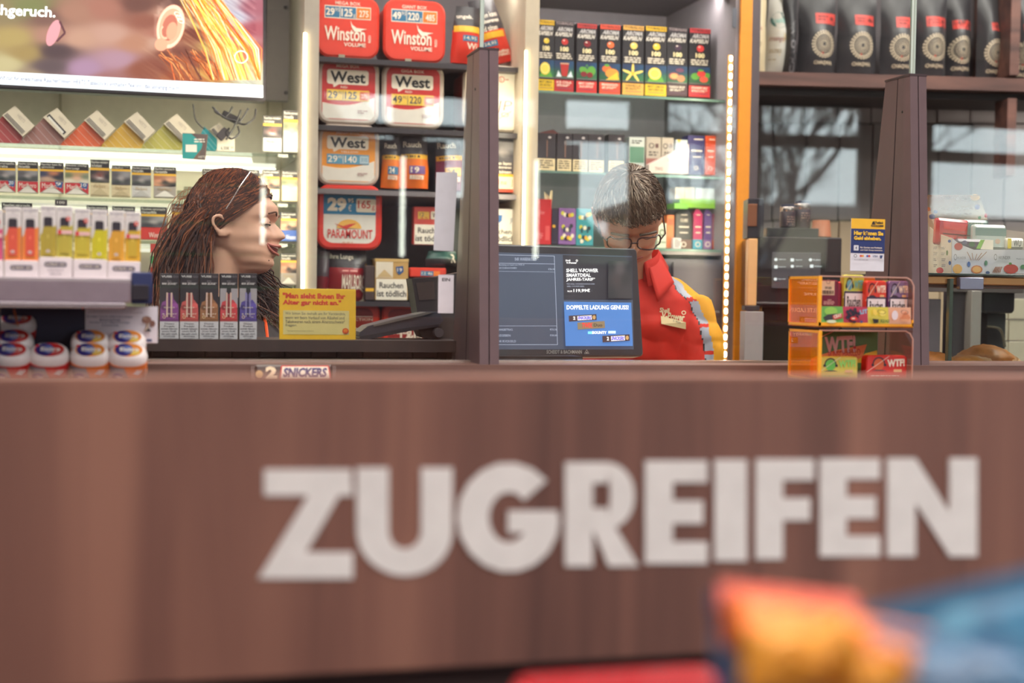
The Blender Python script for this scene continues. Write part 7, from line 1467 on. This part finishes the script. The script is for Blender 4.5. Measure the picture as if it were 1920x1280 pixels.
for s_ in (-1, 1):
    sh, el, wr = ro(s_*.155, .0, zz(-.15)), ro(s_*.205, .01, zz(-.40)), ro(s_*.15, -.16, zz(-.50))
    S.tube([sh, sh.lerp(el, .5), el, el.lerp(wr, .85)], .058, JK, 18, [1.05, 1, .9, .75])
me = remesh(S, .006, 4)
push(me, lambda p: noise.noise(Vector((p.x*12, p.y*12, p.z*9)))*.008+noise.noise(Vector((p.x*25, p.y*25, p.z*16)))*.004)
me.materials.clear(); me.materials.append(JK); jk = link('jacket', me, wo)
Mw = Matrix.Translation(wo.location) @ wo.rotation_euler.to_matrix().to_4x4()
bv = BVHTree.FromPolygons([Mw @ v.co for v in me.vertices], [tuple(p.vertices) for p in me.polygons]); iv = Mw.inverted(); pts_ = []
for x, y in ((478, 545), (484, 556), (490, 572), (495, 592), (499, 612), (502, 640)):
    d = ray(x, y).normalized(); h = bv.ray_cast(EYE, d)[0]; pts_.append(iv @ ((h if h else EYE+d*3.0)-d*.002))
e = MB(); e.tube(curve2(pts_, 5), .0034, C((255, 96, 50), .5), 6); e.obj('orange_piping', jk)
# face details
LIP = C((204, 116, 104), .4)
def arc_(pts, name, mat, r_, tp=None):
    e = MB(); e.tube([Tw @ Vector((x, y, q_*HW)) for x, y, q_ in curve2(pts, 6)], r_, mat, 8, tp); return e.obj(name, wo)
arc_([(-.030, -.0665, .315), (-.021, -.0785, .290), (-.008, -.090, .288), (0, -.0915, .292), (.008, -.090, .288), (.021, -.0785, .290), (.030, -.0665, .315)], 'upper_lip', LIP, .0024)
arc_([(-.030, -.0665, .312), (-.021, -.0765, .238), (-.008, -.0855, .206), (0, -.0865, .203), (.008, -.0855, .206), (.021, -.0765, .238), (.030, -.0665, .312)], 'lower_lip', LIP, .0027)
up_, dn_, md_ = [], [], []
for i in range(13):
    x = -.025+.05*i/12; k = 1-(abs(x)/.027)**2.2; y = -.0685-.0185*k**.8
    up_.append(tuple(Tw @ Vector((x, y, (.296-.006*k)*HW)))); md_.append(tuple(Tw @ Vector((x, y-.0005, (.29-.030*k)*HW)))); dn_.append(tuple(Tw @ Vector((x, y+.0025, (.29-.085*k)*HW))))
e = MB(); e.rings([up_, md_], C((246, 240, 232), .2), closed=False, cap0=False, cap1=False); e.obj('teeth', wo, 60)
e = MB(); e.rings([md_, dn_], C((110, 46, 46)), closed=False, cap0=False, cap1=False); e.obj('open_mouth', wo, 60)
for s_ in (-1, 1):
    e = MB(); c_ = Vector((s_*.030, -.0635, .52*HW)); 
    b0 = len(e.v); e.T = Tw; e.ell(tuple(c_), (.0118, .0118, .0118), C((236, 230, 226), .2), 18, 12); e.ell((c_.x+s_*.001, c_.y-.0095, c_.z), (.0052, .0032, .0052), C((90, 60, 44), .1), 14, 8); e.ell((c_.x+s_*.001, c_.y-.0115, c_.z), (.0024, .0018, .0024), BLACK, 10, 6); e.obj('eye', wo)
    e = MB(); rr_ = []
    for j in range(7):
        ph = R(-22)+R(104)*j/6; rr_.append([Tw @ (c_+Vector((.0128*math.cos(ph)*math.sin(q_) if True else 0, -.0128*math.cos(ph)*math.cos(q_), .0128*math.sin(ph)))) for q_ in [R(-80)+R(160)*i/12 for i in range(13)]])
    e.rings(rr_, SKW, closed=False, cap0=False, cap1=False); e.obj('eyelid', wo, 60)
    e = MB(); e.tube([Tw @ (c_+Vector((.0135*math.sin(q_), -.0132*math.cos(q_), -.0048))) for q_ in [R(-70)+R(140)*i/10 for i in range(11)]], .0012, C((50, 30, 30)), 5); e.obj('eyelash', wo)
    e = MB(); e.tube([Tw @ Vector(q_) for q_ in curve2([(s_*.012, -.087, .60*HW), (s_*.030, -.088, .625*HW), (s_*.048, -.076, .60*HW)], 5)], .0020, C((100, 62, 44)), 5, None); e.obj('eyebrow', wo)
e = MB(); e.T = Tw; e.ell((-.030, -.0725, .13*HW), (.0016, .0012, .0016), C((90, 50, 44)), 8, 6); e.obj('mole', wo)
# long hair swept back over the ear and falling behind
WH_ = [C((92, 54, 44), .45, grain=.1), C((66, 40, 36), .45, grain=.1), C((124, 70, 50), .4, grain=.1), C((160, 92, 60), .4, grain=.1)]
Hh = MB(); rings = []
def whl(a): return .60+.44*(1-math.cos(a))/2
for j in range(15):
    rings.append([scalp(Tw, HW, (j/14)*whl(2*math.pi*i/40), 2*math.pi*i/40, -.02+.008*noise.noise(Vector((i*.4, j*.5, 7))), .93) for i in range(40)])
Hh.rings(rings, WH_[1], cap0=False, cap1=False)
rn = random.Random(21)
for k in range(1250):
    s_ = -1 if k % 3 else 1; a = rn.uniform(R(4), R(150)); u0_ = rn.uniform(.05, 1)*whl(a)*.98; st = scalp(Tw, HW, u0_, s_*a, .0, .93)
    pts_ = []
    aend = R(118)+rn.uniform(-.25, .5); uend = rn.uniform(.75, 1.05)
    for q_ in range(6):
        f_ = q_/5; pts_.append(scalp(Tw, HW, u0_+(uend-u0_)*f_**1.1, s_*(a+(aend-a)*f_), .015+.05*math.sin(f_*3.0)*rn.uniform(.6, 1.2)+rn.uniform(0, .02), .93))
    e_ = pts_[-1]; dx, dy = s_*rn.uniform(-.02, .04), rn.uniform(.0, .075); L = rn.uniform(.14, .26)
    for q_ in range(1, 6):
        f_ = q_/5; pts_.append(e_+Vector((dx*f_+.008*math.sin(f_*5+k), dy*math.sin(f_*1.7)+.006*math.sin(f_*7+k*.7), -L*f_*f_*.6-L*.4*f_)))
    Hh.tube(pts_, .0014, WH_[rn.choice([0, 0, 1, 1, 2, 3])], 3, [.7, 1, 1, 1, 1, 1, 1, .9, .8, .6, .2])
for k in range(150):   # lock falling in front of the far shoulder
    x0 = rn.uniform(.02, .06); st = Tw @ Vector((x0, rn.uniform(-.02, .03), .32*HW)); L = rn.uniform(.10, .20)
    pts_ = [st+Vector((.012*math.sin(f_*4+k), -.10*f_*rn.uniform(.6, 1.1)-.012*math.sin(f_*6+k), -L*f_)) for f_ in [i/6 for i in range(7)]]
    Hh.tube(pts_, .0018, WH_[rn.choice([0, 1, 1, 2])], 3, [.6, 1, 1, 1, .8, .6, .2])
for k in range(40):
    a = rn.uniform(R(125), R(170)); st = scalp(Tw, HW, rn.uniform(.5, 1), -a, .06, .93); pts_ = [st+Vector((-.01*f_, .05*f_+.01*math.sin(k+f_*4), -.16*f_*f_+.02*f_)) for f_ in [i/5 for i in range(6)]]; Hh.tube(pts_, .0006, WH_[3], 3)
Hh.obj('hair', wo, 60, kind='stuff')
pts_ = []
for x, y in ((470, 322), (462, 333), (450, 350), (438, 370), (424, 392)):
    h = at(x, y, 2.86); pts_.append(iv @ h)
e = MB(); e.tube(curve2(pts_, 4), .0016, C((206, 190, 190), .15, .8), 6); e.obj('sunglasses_frame', wo)  # thin pale frame of sunglasses worn up on the hair

# ================================================================== BAGS AND CARTON IN FRONT OF THE BOARD
def crinkle(name, label, cat, cx, cy, cd, w, h, d, rot, cols, seed, group=None):
    c_ = EYE+ray(cx, cy)*cd; t = thing(name, label, cat, c_, rot, group); b = MB(); n, mm = 30, 22
    for side in (-1, 1):
        vs, nn = [], len(b.v)
        for j in range(mm+1):
            for i in range(n+1):
                u, v = i/n*2-1, j/mm*2-1; k = max(0, (1-abs(u)**2.6))*max(0, (1-abs(v)**2.2)); wr_ = noise.noise(Vector((u*3.5, v*4.5, seed)))*.16+noise.noise(Vector((u*9, v*8, seed)))*.06
                vs.append((u*w/2*(1+.04*noise.noise(Vector((v*5, seed, 0)))), side*d/2*(k**.6)*(1+wr_), v*h/2+.01*noise.noise(Vector((u*3, seed, 2)))))
        b.v += vs
        for j in range(mm):
            for i in range(n):
                f = (nn+j*(n+1)+i, nn+j*(n+1)+i+1, nn+(j+1)*(n+1)+i+1, nn+(j+1)*(n+1)+i); b.f.append(f if side < 0 else f[::-1])
                q_ = noise.noise(Vector((i/n*2.2, j/mm*2.6, seed+5))); b.m.append(b.mi(cols[0] if q_ < .12 else cols[1] if q_ < .3 else cols[2]))
    me = b.mesh('bag_body', 0); me.polygons.foreach_set('use_smooth', [True]*len(me.polygons)); link('bag_body', me, t)
    e = MB(); e.box(-w/2-.001, w/2+.001, -.0015, .0015, h/2-.004, h/2+.008, cols[1]); e.obj('sealed_edge', t, 0); return t
OB, OD, OY = C((226, 112, 24), .25, .25), C((190, 60, 22), .25, .2), C((236, 160, 56), .22, .2)
crinkle('snack_bag', 'shiny orange snack bag, the upper of two before the lettered board', 'snack bag', 1480, 1184, .62, .060, .022, .05, (R(-30), R(6), R(-10)), (OB, OD, OY), 3, 'snack bags before the board')
crinkle('snack_bag', 'shiny orange and yellow snack bag lying lowest before the lettered board', 'snack bag', 1565, 1252, .56, .074, .028, .055, (R(-30), R(10), R(-12)), (OY, OB, C((226, 150, 120), .3)), 9, 'snack bags before the board')
crinkle('snack_bag', 'large blue snack bag slanting up beside the orange bags', 'snack bag', 1890, 1235, .60, .13, .052, .05, (R(-20), R(-13), R(-8)), (C((38, 104, 138), .5), C((30, 88, 122), .5), C((48, 116, 146), .5)), 14, 'snack bags before the board')
crinkle('snack_bag', 'small dark blue snack bag corner left of the orange bags', 'snack bag', 1385, 1225, .64, .022, .04, .03, (R(-10), 0, 0), (C((60, 90, 130), .35), C((40, 70, 110), .35), C((90, 120, 150), .35)), 22, 'snack bags before the board')['label'] = 'small dark blue snack bag peeking out behind the orange bags'
crinkle('snack_bag', 'pale blue snack bag under the large blue one', 'snack bag', 1800, 1300, .56, .07, .03, .05, (R(-30), R(10), R(0)), (C((84, 124, 156), .4), C((54, 100, 138), .4), C((116, 138, 164), .4)), 31, 'snack bags before the board')
c_ = EYE+ray(1240, 1345)*.76; t = thing('red_snack_pack', 'glossy red snack pack just under the dark gap of the board', 'snack pack', c_); b = MB(); b.rbox(.125, .022, .08, C((165, 12, 26), .25), .009, .004, 4, z0=-.016, y0=0); b.obj('pack_body', t)
b = MB(); b.box(-.066, -.060, .02, .06, -.014, .004, C((214, 40, 50), .3)); b.obj('sealed_end', t, 0)
